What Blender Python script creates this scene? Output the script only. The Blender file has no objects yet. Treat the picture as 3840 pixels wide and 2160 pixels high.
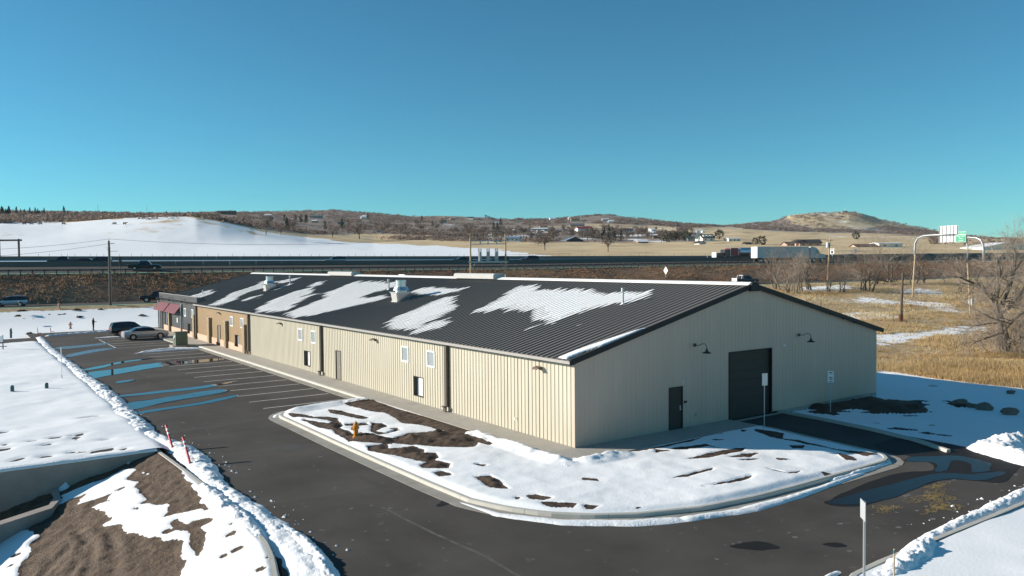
import bpy, math, random
import numpy as np
from mathutils import Matrix, Vector, noise as mnoise

random.seed(7); RNG = np.random.default_rng(11)
scene = bpy.context.scene
COL = scene.collection
R = math.radians

# ------------------------------------------------------------------ camera
CAM = np.array([-23.7917, -28.4395, 8.769]); YAW, PITCH, ROLL, FPX = 0.9524, 0.0332, -0.0086, 2972.2
_cy, _sy, _cp, _sp = math.cos(YAW), math.sin(YAW), math.cos(PITCH), math.sin(PITCH)
FWD = np.array([_cy*_cp, _sy*_cp, -_sp]); _rt = np.array([_sy, -_cy, 0.0]); _up = np.cross(_rt, FWD)
RGT = math.cos(ROLL)*_rt + math.sin(ROLL)*_up; UPV = -math.sin(ROLL)*_rt + math.cos(ROLL)*_up
FH = np.array([_cy, _sy, 0.0]); RH = np.array([_sy, -_cy, 0.0])
cd = bpy.data.cameras.new('camera'); cam = bpy.data.objects.new('camera', cd); COL.objects.link(cam)
cd.sensor_width = 36.0; cd.lens = FPX/3840*36.0; cd.clip_start = 0.1; cd.clip_end = 12000
cam.matrix_world = Matrix(((RGT[0], UPV[0], -FWD[0], CAM[0]), (RGT[1], UPV[1], -FWD[1], CAM[1]),
                           (RGT[2], UPV[2], -FWD[2], CAM[2]), (0, 0, 0, 1)))
scene.camera = cam

# ------------------------------------------------------------------ light
SUN_AZ, SUN_EL = 138.0, 18.4            # degrees: from +X counter-clockwise, above horizon
w = bpy.data.worlds.new('World'); scene.world = w; w.use_nodes = True
nt = w.node_tree; bg = nt.nodes['Background']
sky = nt.nodes.new('ShaderNodeTexSky'); sky.sky_type = 'NISHITA'; sky.sun_disc = False
sky.sun_elevation = R(SUN_EL); sky.sun_rotation = R(90-SUN_AZ); sky.altitude = 1900; sky.air_density = 1.0
sky.dust_density = 0.3; sky.ozone_density = 3.0
tint = nt.nodes.new('ShaderNodeMix'); tint.data_type = 'RGBA'; tint.blend_type = 'MULTIPLY'; tint.inputs[0].default_value = 1.0
tint.inputs[7].default_value = (0.44, 1.06, 1.05, 1)
nt.links.new(sky.outputs[0], tint.inputs[6]); nt.links.new(tint.outputs[2], bg.inputs[0]); bg.inputs[1].default_value = 0.070
sd_ = bpy.data.lights.new('sun', 'SUN'); sd_.energy = 5.0; sd_.angle = R(0.53); sd_.color = (1.0, 0.93, 0.83)
sun = bpy.data.objects.new('sun', sd_); COL.objects.link(sun); sun.location = (-60, 60, 60)
SDIR = Vector((math.cos(R(SUN_AZ))*math.cos(R(SUN_EL)), math.sin(R(SUN_AZ))*math.cos(R(SUN_EL)), math.sin(R(SUN_EL))))
sun.rotation_euler = SDIR.to_track_quat('Z', 'Y').to_euler()
scene.view_settings.view_transform = 'Standard'; scene.view_settings.look = 'None'
scene.view_settings.gamma = 1.0; scene.view_settings.exposure = 0.69; scene.view_settings.use_curve_mapping = False
scene.render.engine = 'CYCLES'; scene.cycles.max_bounces = 6; scene.cycles.use_denoising = True

# ------------------------------------------------------------------ pixel / plane helpers (survey of the photograph)
def ray(x, y): return FWD + ((x-1920)/FPX)*RGT + ((1080-y)/FPX)*UPV
def G(x, y, z=0.0):
    d = ray(x, y); t = (z-CAM[2])/d[2]; return CAM + t*d
def GV(x, y, v):                       # point on the pixel's ray at forward distance v
    d = ray(x, y); t = v/(d@FH); return CAM + t*d
def UVW(u, v, z=0.0):
    q = CAM + u*RH + v*FH; return np.array([q[0], q[1], z])
def toUV(X, Y): dx, dy = X-CAM[0], Y-CAM[1]; return dx*RH[0]+dy*RH[1], dx*FH[0]+dy*FH[1]
def hor(x): return 981.35 - (x-1920)*0.0086
def zf_(ox, oy, s): return lambda pts: [(ox+a/s, oy+b/s) for a, b in pts]
ZI = zf_(900, 1400, 1.9069); ZR = zf_(2200, 1500, 1.5707); ZB = zf_(0, 1600, 2.1467); ZL = zf_(0, 1200, 2.576)
ZN = zf_(900, 740, 2.576); ZM = zf_(1800, 740, 2.576); ZW = zf_(0, 740, 2.683); ZG = zf_(3280, 1020, 4.53)
def plan(pts, z=0.0): return np.array([G(a, b, z)[:2] for a, b in pts])

# ------------------------------------------------------------------ numeric helpers
def vnoise(x, y, seed=0):
    x = np.asarray(x, float); y = np.asarray(y, float)
    ix = np.floor(x).astype(np.int64); iy = np.floor(y).astype(np.int64); fx = x-ix; fy = y-iy
    def h(a, b):
        n = (a*374761393 + b*668265263 + seed*974711) & 0xffffffff
        n = ((n ^ (n >> 13))*1274126177) & 0xffffffff; n = n ^ (n >> 16)
        return (n & 0xffff)/65535.0
    sx = fx*fx*(3-2*fx); sy = fy*fy*(3-2*fy)
    return (h(ix, iy)*(1-sx)+h(ix+1, iy)*sx)*(1-sy) + (h(ix, iy+1)*(1-sx)+h(ix+1, iy+1)*sx)*sy
def fbm(x, y, seed=0, o=4):
    s = 0; a = .5; t = 0
    for i in range(o):
        s = s + a*vnoise(np.asarray(x)*2**i, np.asarray(y)*2**i, seed+i*17); t += a; a *= .5
    return s/t - .5
def sstep(a, b, x): t = np.clip((np.asarray(x, float)-a)/(b-a), 0, 1); return t*t*(3-2*t)
def pip(X, Y, poly):
    ins = np.zeros(X.shape, bool); n = len(poly)
    for i in range(n):
        x0, y0 = poly[i]; x1, y1 = poly[(i+1) % n]
        c = ((y0 > Y) != (y1 > Y)) & (X < (x1-x0)*(Y-y0)/((y1-y0) if y1 != y0 else 1e-9)+x0); ins ^= c
    return ins
def segdist(X, Y, pts, closed=True):
    d = np.full(X.shape, 1e9); n = len(pts)
    for i in range(n if closed else n-1):
        x0, y0 = pts[i]; x1, y1 = pts[(i+1) % n]; dx, dy = x1-x0, y1-y0; L = dx*dx+dy*dy+1e-12
        t = np.clip(((X-x0)*dx+(Y-y0)*dy)/L, 0, 1); d = np.minimum(d, np.hypot(X-x0-t*dx, Y-y0-t*dy))
    return d
def sdist(X, Y, poly): return np.where(pip(X, Y, poly), 1, -1)*segdist(X, Y, poly)

# ------------------------------------------------------------------ materials
MATS = {}
def mat(name, col, rough=.7, metal=0.0, var=.12, scale=4.0, bump=0.0, bscale=None, spec=.5, col2=None, stretch=None):
    if name in MATS: return MATS[name]
    m = bpy.data.materials.new(name); m.use_nodes = True; t = m.node_tree; b = t.nodes['Principled BSDF']
    b.inputs['Roughness'].default_value = rough; b.inputs['Metallic'].default_value = metal
    b.inputs['Specular IOR Level'].default_value = spec
    tc = t.nodes.new('ShaderNodeTexCoord'); n = t.nodes.new('ShaderNodeTexNoise'); n.inputs['Scale'].default_value = scale
    n.inputs['Detail'].default_value = 6; n.inputs['Roughness'].default_value = .65; 
    if stretch:
        mp = t.nodes.new('ShaderNodeMapping'); mp.inputs['Scale'].default_value = stretch; t.links.new(tc.outputs['Object'], mp.inputs[0]); t.links.new(mp.outputs[0], n.inputs['Vector'])
    else: t.links.new(tc.outputs['Object'], n.inputs['Vector'])
    r = t.nodes.new('ShaderNodeMix'); r.data_type = 'RGBA'
    c2 = col2 if col2 else tuple(c*(1+var) for c in col); c1 = col if col2 else tuple(c*(1-var) for c in col)
    mr = t.nodes.new('ShaderNodeMapRange'); mr.inputs[1].default_value = .3; mr.inputs[2].default_value = .7
    t.links.new(n.outputs['Fac'], mr.inputs[0]); t.links.new(mr.outputs[0], r.inputs[0])
    r.inputs[6].default_value = (*c1, 1); r.inputs[7].default_value = (*c2, 1); t.links.new(r.outputs[2], b.inputs['Base Color'])
    if bump:
        n2 = t.nodes.new('ShaderNodeTexNoise'); n2.inputs['Scale'].default_value = bscale or scale*6; n2.inputs['Detail'].default_value = 5
        t.links.new(tc.outputs['Object'], n2.inputs['Vector'])
        bp = t.nodes.new('ShaderNodeBump'); bp.inputs['Strength'].default_value = bump; bp.inputs['Distance'].default_value = .05
        t.links.new(n2.outputs['Fac'], bp.inputs['Height']); t.links.new(bp.outputs[0], b.inputs['Normal'])
    MATS[name] = m; return m

def ground_mat(name, dirt1, dirt2, dscale, snowcol=(.88, .88, .88), nscale=6.0, namp=.35, dbump=.6, sbump=.25, third=None, stretch=None, scrub=None):
    """bare ground / snow split by the 'snow' attribute (amount of cover) broken up by noise"""
    m = bpy.data.materials.new(name); m.use_nodes = True; t = m.node_tree; b = t.nodes['Principled BSDF']; L = t.links.new
    tc = t.nodes.new('ShaderNodeTexCoord'); at = t.nodes.new('ShaderNodeAttribute'); at.attribute_name = 'snow'
    src = tc.outputs['Object']
    if stretch:
        mp = t.nodes.new('ShaderNodeMapping'); mp.inputs['Rotation'].default_value = (0, 0, stretch[0]); mp.inputs['Scale'].default_value = stretch[1]
        L(src, mp.inputs[0]); src = mp.outputs[0]
    def noise(sc, det=6, s=src):
        n = t.nodes.new('ShaderNodeTexNoise'); n.inputs['Scale'].default_value = sc; n.inputs['Detail'].default_value = det; n.inputs['Roughness'].default_value = .62
        L(s, n.inputs['Vector']); return n
    def mth(op, a, bb):
        q = t.nodes.new('ShaderNodeMath'); q.operation = op
        for i, v in enumerate((a, bb)):
            if isinstance(v, (int, float)): q.inputs[i].default_value = v
            else: L(v, q.inputs[i])
        return q.outputs[0]
    n1 = noise(nscale); s = mth('ADD', at.outputs['Fac'], mth('MULTIPLY', mth('SUBTRACT', n1.outputs['Fac'], .5), namp))
    mr = t.nodes.new('ShaderNodeMapRange'); mr.inputs[1].default_value = .46; mr.inputs[2].default_value = .54; L(s, mr.inputs[0])
    n2 = noise(dscale, 8); md = t.nodes.new('ShaderNodeMix'); md.data_type = 'RGBA'; md.inputs[6].default_value = (*dirt1, 1); md.inputs[7].default_value = (*dirt2, 1)
    m2 = t.nodes.new('ShaderNodeMapRange'); m2.inputs[1].default_value = .35; m2.inputs[2].default_value = .65; L(n2.outputs['Fac'], m2.inputs[0]); L(m2.outputs[0], md.inputs[0])
    dc = md.outputs[2]
    if third:
        n4 = noise(third[1], 4); m4 = t.nodes.new('ShaderNodeMapRange'); m4.inputs[1].default_value = third[2]; m4.inputs[2].default_value = third[2]+.12; L(n4.outputs['Fac'], m4.inputs[0])
        x = t.nodes.new('ShaderNodeMix'); x.data_type = 'RGBA'; L(m4.outputs[0], x.inputs[0]); L(dc, x.inputs[6]); x.inputs[7].default_value = (*third[0], 1); dc = x.outputs[2]
    if scrub:
        a2 = t.nodes.new('ShaderNodeAttribute'); a2.attribute_name = 'scrub'; n5 = noise(scrub[1], 5)
        s2 = mth('ADD', a2.outputs['Fac'], mth('MULTIPLY', mth('SUBTRACT', n5.outputs['Fac'], .5), .9)); m5 = t.nodes.new('ShaderNodeMapRange'); m5.inputs[1].default_value = .4; m5.inputs[2].default_value = .6; L(s2, m5.inputs[0])
        x = t.nodes.new('ShaderNodeMix'); x.data_type = 'RGBA'; L(m5.outputs[0], x.inputs[0]); L(dc, x.inputs[6]); x.inputs[7].default_value = (*scrub[0], 1); dc = x.outputs[2]
    mx = t.nodes.new('ShaderNodeMix'); mx.data_type = 'RGBA'; L(mr.outputs[0], mx.inputs[0]); L(dc, mx.inputs[6]); mx.inputs[7].default_value = (*snowcol, 1)
    L(mx.outputs[2], b.inputs['Base Color'])
    b.inputs['Roughness'].default_value = .75; b.inputs['Specular IOR Level'].default_value = .25
    n3 = noise(9, 8, tc.outputs['Object']); bp = t.nodes.new('ShaderNodeBump'); bp.inputs['Distance'].default_value = .06
    st = t.nodes.new('ShaderNodeMix'); L(mr.outputs[0], st.inputs[0]); st.inputs[2].default_value = dbump; st.inputs[3].default_value = sbump
    L(st.outputs[0], bp.inputs['Strength']); L(n3.outputs['Fac'], bp.inputs['Height']); L(bp.outputs[0], b.inputs['Normal'])
    MATS[name] = m; return m

def vcol_mat(name, rough=.85, spec=.2, trans=0.4):
    m = bpy.data.materials.new(name); m.use_nodes = True; t = m.node_tree; t.nodes.remove(t.nodes['Principled BSDF'])
    a = t.nodes.new('ShaderNodeAttribute'); a.attribute_name = 'tone'; d = t.nodes.new('ShaderNodeBsdfDiffuse'); tr = t.nodes.new('ShaderNodeBsdfTranslucent'); x = t.nodes.new('ShaderNodeMixShader'); x.inputs[0].default_value = trans
    for n_ in (d, tr): t.links.new(a.outputs['Color'], n_.inputs['Color'])
    t.links.new(d.outputs[0], x.inputs[1]); t.links.new(tr.outputs[0], x.inputs[2]); t.links.new(x.outputs[0], t.nodes['Material Output'].inputs[0]); MATS[name] = m; return m

# ------------------------------------------------------------------ mesh helpers
def link(o, parent=None):
    COL.objects.link(o)
    if parent: o.parent = parent
    return o
def mesh_np(name, V, F, m, parent=None, attr=None, tone=None, smooth=False):
    V = np.asarray(V, np.float32); F = np.asarray(F, np.int32)
    me = bpy.data.meshes.new(name); k = F.shape[1]
    me.vertices.add(len(V)); me.vertices.foreach_set('co', V.ravel())
    me.loops.add(F.size); me.loops.foreach_set('vertex_index', F.ravel())
    me.polygons.add(len(F)); me.polygons.foreach_set('loop_start', np.arange(0, F.size, k, dtype=np.int32))
    me.polygons.foreach_set('loop_total', np.full(len(F), k, np.int32))
    if smooth: me.polygons.foreach_set('use_smooth', np.ones(len(F), bool))
    me.update(calc_edges=True)
    if attr is not None:
        a = me.attributes.new('snow', 'FLOAT', 'POINT'); a.data.foreach_set('value', np.asarray(attr, np.float32))
    if tone is not None:
        a = me.attributes.new('tone', 'FLOAT_COLOR', 'POINT'); a.data.foreach_set('color', np.concatenate([tone, np.ones((len(tone), 1))], 1).astype(np.float32).ravel())
    me.materials.append(m); return link(bpy.data.objects.new(name, me), parent)
def grid(name, X, Y, Z, m, attr=None, keep=None, parent=None, smooth=True):
    n, k = X.shape; idx = np.arange(n*k).reshape(n, k)
    F = np.stack([idx[:-1, :-1], idx[1:, :-1], idx[1:, 1:], idx[:-1, 1:]], -1).reshape(-1, 4)
    if keep is not None: F = F[keep.reshape(-1)]
    V = np.stack([X.ravel(), Y.ravel(), Z.ravel()], 1)
    # wind upwards
    a, b, c = V[F[0, 0]], V[F[0, 1]], V[F[0, 2]]
    if np.cross(b-a, c-a)[2] < 0: F = F[:, ::-1]
    used = np.unique(F); mp = -np.ones(len(V), int); mp[used] = np.arange(len(used))
    return mesh_np(name, V[used], mp[F], m, parent, None if attr is None else attr.ravel()[used], smooth=smooth)

class MB:
    def __init__(s): s.v = []; s.f = []
    def add(s, V, F):
        b = len(s.v); s.v += [tuple(map(float, p)) for p in V]; s.f += [tuple(b+i for i in f) for f in F]; return s
    def quad(s, a, b, c, d): return s.add([a, b, c, d], [(0, 1, 2, 3)])
    def poly(s, pts): return s.add(pts, [tuple(range(len(pts)))])
    def box(s, x0, x1, y0, y1, z0, z1):
        V = [(x0, y0, z0), (x1, y0, z0), (x1, y1, z0), (x0, y1, z0), (x0, y0, z1), (x1, y0, z1), (x1, y1, z1), (x0, y1, z1)]
        return s.add(V, [(0, 3, 2, 1), (4, 5, 6, 7), (0, 1, 5, 4), (1, 2, 6, 5), (2, 3, 7, 6), (3, 0, 4, 7)])
    def prism(s, pts, z0, z1):         # pts counter-clockwise plan
        n = len(pts); V = [(p[0], p[1], z0) for p in pts]+[(p[0], p[1], z1) for p in pts]
        return s.add(V, [tuple(range(n-1, -1, -1)), tuple(range(n, 2*n))]+[(i, (i+1) % n, n+(i+1) % n, n+i) for i in range(n)])
    def extr(s, prof, axis, a0, a1):   # closed profile extruded along 'x' or 'y'; prof in the two other axes
        n = len(prof)
        f = (lambda p, a: (a, p[0], p[1])) if axis == 'x' else (lambda p, a: (p[0], a, p[1]))
        V = [f(p, a0) for p in prof]+[f(p, a1) for p in prof]
        return s.add(V, [tuple(range(n-1, -1, -1)), tuple(range(n, 2*n))]+[(i, (i+1) % n, n+(i+1) % n, n+i) for i in range(n)])
    def tube(s, pts, rad, n=6, cap=True):
        pts = [Vector(p) for p in pts]; rad = rad if hasattr(rad, '__len__') else [rad]*len(pts); b = len(s.v); up = None
        for i, p in enumerate(pts):
            d = (pts[min(i+1, len(pts)-1)]-pts[max(i-1, 0)]).normalized()
            if up is None:
                up = Vector((0, 0, 1)) if abs(d.z) < .9 else Vector((1, 0, 0))
            a = d.cross(up)
            if a.length < 1e-4: a = d.orthogonal()
            a.normalize(); c = a.cross(d).normalized(); up = c
            for k in range(n):
                t = 2*math.pi*k/n; s.v.append(tuple(p+rad[i]*(math.cos(t)*a+math.sin(t)*c)))
        for i in range(len(pts)-1):
            for k in range(n):
                s.f.append((b+i*n+k, b+i*n+(k+1) % n, b+(i+1)*n+(k+1) % n, b+(i+1)*n+k))
        if cap: s.f.append(tuple(b+k for k in range(n-1, -1, -1))); s.f.append(tuple(b+(len(pts)-1)*n+k for k in range(n)))
        return s
    def lathe(s, prof, n=16, c=(0, 0, 0)):  # prof (r,z)
        b = len(s.v)
        for r, z in prof:
            for k in range(n): t = 2*math.pi*k/n; s.v.append((c[0]+r*math.cos(t), c[1]+r*math.sin(t), c[2]+z))
        for i in range(len(prof)-1):
            for k in range(n): s.f.append((b+i*n+k, b+i*n+(k+1) % n, b+(i+1)*n+(k+1) % n, b+(i+1)*n+k))
        s.f.append(tuple(b+k for k in range(n-1, -1, -1))); s.f.append(tuple(b+(len(prof)-1)*n+k for k in range(n))); return s
    def xf(s, M):
        s.v = [tuple(M @ Vector(p)) for p in s.v]; return s
    def build(s, name, m, parent=None, smooth=False, loc=None, rz=None):
        me = bpy.data.meshes.new(name); me.from_pydata(s.v, [], s.f); me.materials.append(m if not isinstance(m, str) else MATS[m])
        if smooth: me.polygons.foreach_set('use_smooth', [True]*len(me.polygons))
        me.update(); o = link(bpy.data.objects.new(name, me), parent)
        if loc is not None: o.location = loc
        if rz is not None: o.rotation_euler.z = rz
        return o
def box(name, m, parent, *a): return MB().box(*a).build(name, m, parent)
def tag(o, label=None, cat=None, group=None, kind=None):
    if label: o['label'] = label
    if cat: o['category'] = cat
    if group: o['group'] = group
    if kind: o['kind'] = kind
    return o
def thing(name, label, cat, loc=(0, 0, 0), rz=0.0, group=None, scale=None):
    o = bpy.data.objects.new(name, None); o.empty_display_size = .2; o.location = tuple(loc); o.rotation_euler.z = rz
    if scale: o.scale = (scale,)*3
    COL.objects.link(o); return tag(o, label, cat, group)
def dup(root, loc, rz=None, label=None, group=None, scale=None):
    r = root.copy(); COL.objects.link(r); r.location = tuple(loc)
    if rz is not None: r.rotation_euler.z = rz
    if scale: r.scale = (scale,)*3 if not hasattr(scale, '__len__') else scale
    if label: r['label'] = label
    if group: r['group'] = group
    for ch in list(root.children):
        c = ch.copy(); COL.objects.link(c); c.parent = r
        for g in ch.children: d = g.copy(); COL.objects.link(d); d.parent = c
    return r
def struct(o): o['kind'] = 'structure'; return o
def stuff(o, label=None, cat=None): o['kind'] = 'stuff'; return tag(o, label, cat)
# ------------------------------------------------------------------ material palette
mat('concrete', (.36, .335, .29), .85, var=.10, scale=1.3, bump=.15, bscale=30)
mat('kerb_concrete', (.47, .445, .39), .85, var=.09, scale=1.1, bump=.15, bscale=30)
mat('gutter_concrete', (.30, .275, .235), .85, var=.22, scale=.8, bump=.15, bscale=30)
mat('dark_concrete', (.33, .28, .24), .85, var=.18, scale=.7, bump=.2, bscale=14)
mat('barrier_concrete', (.17, .15, .13), .95, var=.12, scale=.2, spec=.05)
mat('cream_metal', (.475, .43, .335), .45, var=.07, scale=1.0, stretch=(1.2, 1.2, .18))
mat('cream_metal_shade_tint', (.50, .37, .295), .5, var=.05, scale=1.0, stretch=(1.2, 1.2, .18))  # same cream paint as the long wall; shaded gable's tone put into colour
mat('tan_metal', (.44, .30, .165), .45, var=.06, scale=.5)
mat('charcoal_metal', (.115, .115, .118), .45, var=.06, scale=.5)
mat('roof_metal', (.165, .15, .136), .6, var=.05, scale=.4, spec=.15)
mat('trim_dark', (.022, .021, .021), .6, var=.1, spec=.25)
mat('gutter_metal', (.36, .335, .31), .4, var=.05)
mat('brown_metal', (.075, .062, .05), .45, var=.1)
mat('door_brown', (.16, .14, .115), .5, var=.05)
mat('door_dark', (.048, .040, .034), .6, var=.06, spec=.25)
mat('white_vinyl', (.78, .78, .76), .4, var=.03)
mat('pane', (.30, .33, .34), .06, var=.1, scale=1.2, spec=.8)
mat('dark_glass', (.015, .018, .022), .04, var=.1, spec=.9)
mat('louver_white', (.75, .75, .74), .45, var=.03)
mat('reveal_dark', (.05, .045, .04), .8, var=.1)
mat('galvanized', (.62, .63, .64), .3, metal=.85, var=.08, scale=3)
mat('ridge_white', (.80, .79, .77), .4, var=.04)
mat('vent_grey', (.44, .43, .41), .5, var=.06)
mat('stone', (.30, .235, .155), .9, var=.3, scale=6, bump=.4)
mat('pink_block', (.58, .37, .26), .85, var=.06, scale=1.5, bump=.1)
mat('awning_red', (.16, .007, .022), .55, var=.08)
mat('black_metal', (.02, .02, .021), .4, var=.1)
mat('lamp_brown', (.13, .085, .055), .5, var=.1)
mat('line_paint', (.62, .61, .58), .8, var=.25, scale=3)
mat('wood_pole', (.105, .08, .06), .9, var=.3, scale=3, bump=.3)
mat('wood_light', (.42, .31, .19), .9, var=.25, scale=2, bump=.2)
mat('steel_grey', (.40, .41, .42), .4, metal=.5, var=.06)
mat('sign_white', (.80, .80, .80), .5, var=.03)
mat('sign_back', (.55, .56, .57), .4, metal=.4, var=.05)
mat('sign_green', (.005, .27, .135), .45, var=.05)
mat('safety_red', (.55, .03, .035), .5, var=.06)
mat('hydrant_yellow', (.58, .22, .015), .45, var=.08)
mat('hydrant_tan', (.50, .27, .19), .5, var=.08)
mat('utility_green', (.10, .135, .085), .5, var=.06)
mat('teal_pipe', (.02, .10, .11), .5, var=.1)
mat('rubber', (.012, .012, .012), .85, var=.1)
mat('rim', (.45, .46, .47), .3, metal=.8, var=.05)
mat('bark', (.15, .125, .10), .95, var=.3, scale=2.5, bump=.4)
mat('twig', (.30, .245, .195), .95, var=.22, scale=1)
mat('twig_red', (.20, .13, .095), .95, var=.25, scale=1)
mat('dirt_clod', (.075, .05, .035), .95, var=.3, scale=2, bump=.6)
mat('rock', (.17, .14, .11), .9, var=.25, scale=2, bump=.5)
mat('straw', (.40, .27, .09), .9, var=.3)
SNOW = mat('snow', (.87, .87, .87), .65, var=.04, scale=1.2, bump=.55, bscale=14, spec=.3)

def asphalt_mat(name, c1, c2, streak=.0):
    m = bpy.data.materials.new(name); m.use_nodes = True; t = m.node_tree; b = t.nodes['Principled BSDF']; L = t.links.new
    tc = t.nodes.new('ShaderNodeTexCoord')
    def noise(s, d, sc=None, rz=0):
        v = tc.outputs['Object']
        if sc:
            mp = t.nodes.new('ShaderNodeMapping'); mp.inputs['Scale'].default_value = sc; mp.inputs['Rotation'].default_value = (0, 0, rz); L(v, mp.inputs[0]); v = mp.outputs[0]
        n = t.nodes.new('ShaderNodeTexNoise'); n.inputs['Scale'].default_value = s; n.inputs['Detail'].default_value = d; n.inputs['Roughness'].default_value = .6; L(v, n.inputs['Vector']); return n
    def rng(src, a, bb, lo=0., hi=1.):
        q = t.nodes.new('ShaderNodeMapRange'); q.inputs[1].default_value = a; q.inputs[2].default_value = bb; q.inputs[3].default_value = lo; q.inputs[4].default_value = hi; L(src, q.inputs[0]); return q.outputs[0]
    mx = t.nodes.new('ShaderNodeMix'); mx.data_type = 'RGBA'; L(rng(noise(.22, 5).outputs['Fac'], .35, .65), mx.inputs[0])
    mx.inputs[6].default_value = (*c1, 1); mx.inputs[7].default_value = (*c2, 1); col = mx.outputs[2]
    for (s, d, sc, a, bb, amt, cc, rz) in ((1.0, 3, (.05, .6, 1), .60, .72, .35, (.13, .12, .11), 0.1), (60, 2, None, .66, .74, .35, (.16, .15, .14), 0),
                                       (2.2, 5, None, .66, .70, .5, (.15, .14, .125), 0), (.5, 4, (1, .12, 1), .62, .75, .35, (.03, .028, .027), .3)):
        x = t.nodes.new('ShaderNodeMix'); x.data_type = 'RGBA'; L(rng(noise(s, d, sc, rz).outputs['Fac'], a, bb, 0, amt), x.inputs[0]); L(col, x.inputs[6]); x.inputs[7].default_value = (*cc, 1); col = x.outputs[2]
    L(col, b.inputs['Base Color']); b.inputs['Roughness'].default_value = .9; b.inputs['Specular IOR Level'].default_value = .12
    bp = t.nodes.new('ShaderNodeBump'); bp.inputs['Strength'].default_value = .25; bp.inputs['Distance'].default_value = .01; L(noise(45, 3).outputs['Fac'], bp.inputs['Height']); L(bp.outputs[0], b.inputs['Normal'])
    MATS[name] = m; return m
ASPH = asphalt_mat('asphalt', (.062, .055, .049), (.092, .082, .074))
HWY = asphalt_mat('highway_asphalt', (.075, .067, .06), (.095, .085, .076))
mat('wet_asphalt', (.018, .016, .015), .7, var=.15, scale=2, spec=.2)
mat('patch_asphalt', (.05, .046, .043), .9, var=.1, scale=3)
def water_mat():
    m = bpy.data.materials.new('puddle_water'); m.use_nodes = True; t = m.node_tree; b = t.nodes['Principled BSDF']
    b.inputs['Base Color'].default_value = (.012, .012, .012, 1); b.inputs['Roughness'].default_value = .03; b.inputs['IOR'].default_value = 1.33; b.inputs['Specular IOR Level'].default_value = .9
    tc = t.nodes.new('ShaderNodeTexCoord'); n = t.nodes.new('ShaderNodeTexNoise'); n.inputs['Scale'].default_value = 3; t.links.new(tc.outputs['Object'], n.inputs['Vector'])
    bp = t.nodes.new('ShaderNodeBump'); bp.inputs['Strength'].default_value = .02; bp.inputs['Distance'].default_value = .02; t.links.new(n.outputs['Fac'], bp.inputs['Height']); t.links.new(bp.outputs[0], b.inputs['Normal'])
    MATS['puddle_water'] = m; return m
WATER = water_mat(); SHALLOW = WATER.copy(); SHALLOW.name = 'shallow_water'; b_ = SHALLOW.node_tree.nodes['Principled BSDF']; b_.inputs['Roughness'].default_value = .1; b_.inputs['Specular IOR Level'].default_value = .13
SKY_TINT_WATER = mat('sky_tinted_water', (.13, .17, .20), .22, var=.15, scale=2, spec=.8)  # two farthest puddles: blue sky reflection painted into the base colour
G_FIELD = ground_mat('field_ground', (.46, .33, .18), (.33, .22, .115), .5, nscale=1.3, namp=1.0, third=((.48, .37, .22), .9, .5))
G_EMB = ground_mat('embankment_ground', (.30, .185, .11), (.19, .115, .075), .4, nscale=.7, namp=.4)
G_ISL = ground_mat('planter_ground', (.095, .062, .042), (.058, .038, .027), 1.6, nscale=9, namp=.5)
G_SLOPE = ground_mat('slope_ground', (.145, .096, .061), (.075, .049, .032), 2.4, nscale=8, namp=.6, dbump=1.0)
G_SNOW = ground_mat('snowfield_ground', (.10, .075, .055), (.07, .052, .04), 1.5, nscale=3, namp=.25, sbump=.16)
G_FAR = ground_mat('hill_ground', (.70, .53, .31), (.56, .40, .22), .03, nscale=.09, namp=.55, third=((.33, .24, .14), .035, .56), dbump=.1, sbump=.1, scrub=((.26, .195, .15), .02))

# ------------------------------------------------------------------ levels of the place
def vf(u): return 158+.34*np.asarray(u, float)            # frontage road centre line
def zf(u): return 2.2+(np.asarray(u, float)+80)*.0094
def vg(u): return 175+.36*np.asarray(u, float)            # near guardrail of the highway
def zg(u): return np.interp(u, [-160, -91, 0, 50, 114, 200], [7.5, 7.36, 7.2, 7.55, 7.8, 8.1])
def rise(u): return np.interp(u, [-120, 0, 130], [1.35, 1.1, .75])
def zfb(u): return np.interp(u, [-160, -111, -1.4, 70, 118, 220], [11.1, 10.85, 10.23, 9.95, 10.2, 10.4])
def gnear(u, v):
    u = np.asarray(u, float); v = np.asarray(v, float); v0 = np.interp(u, [-30, 8], [109, 58]); ve = vf(u)-7.5
    t = np.clip((v-v0)/(ve-v0), 0, 1); t = t*t*(1.6-.6*t)
    X = CAM[0]+u*RH[0]+v*FH[0]; Y = CAM[1]+u*RH[1]+v*FH[1]
    low = np.where((X > 14.8), -.34, -.5)
    low = np.where((X < -15.9) & (Y < 11.2), -4.2, low)
    n = fbm(u*.12, v*.12, 5)*.9*sstep(2, 14, v-v0)*(1-sstep(-10, 0, v-ve)) + fbm(u*.6, v*.6, 6)*.12*sstep(-4, 4, X-15)
    return low*(1-t)+(zf(u)-.04)*t + n
def gz_xy(X, Y):
    u, v = toUV(X, Y); return float(gnear(u, v))

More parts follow.
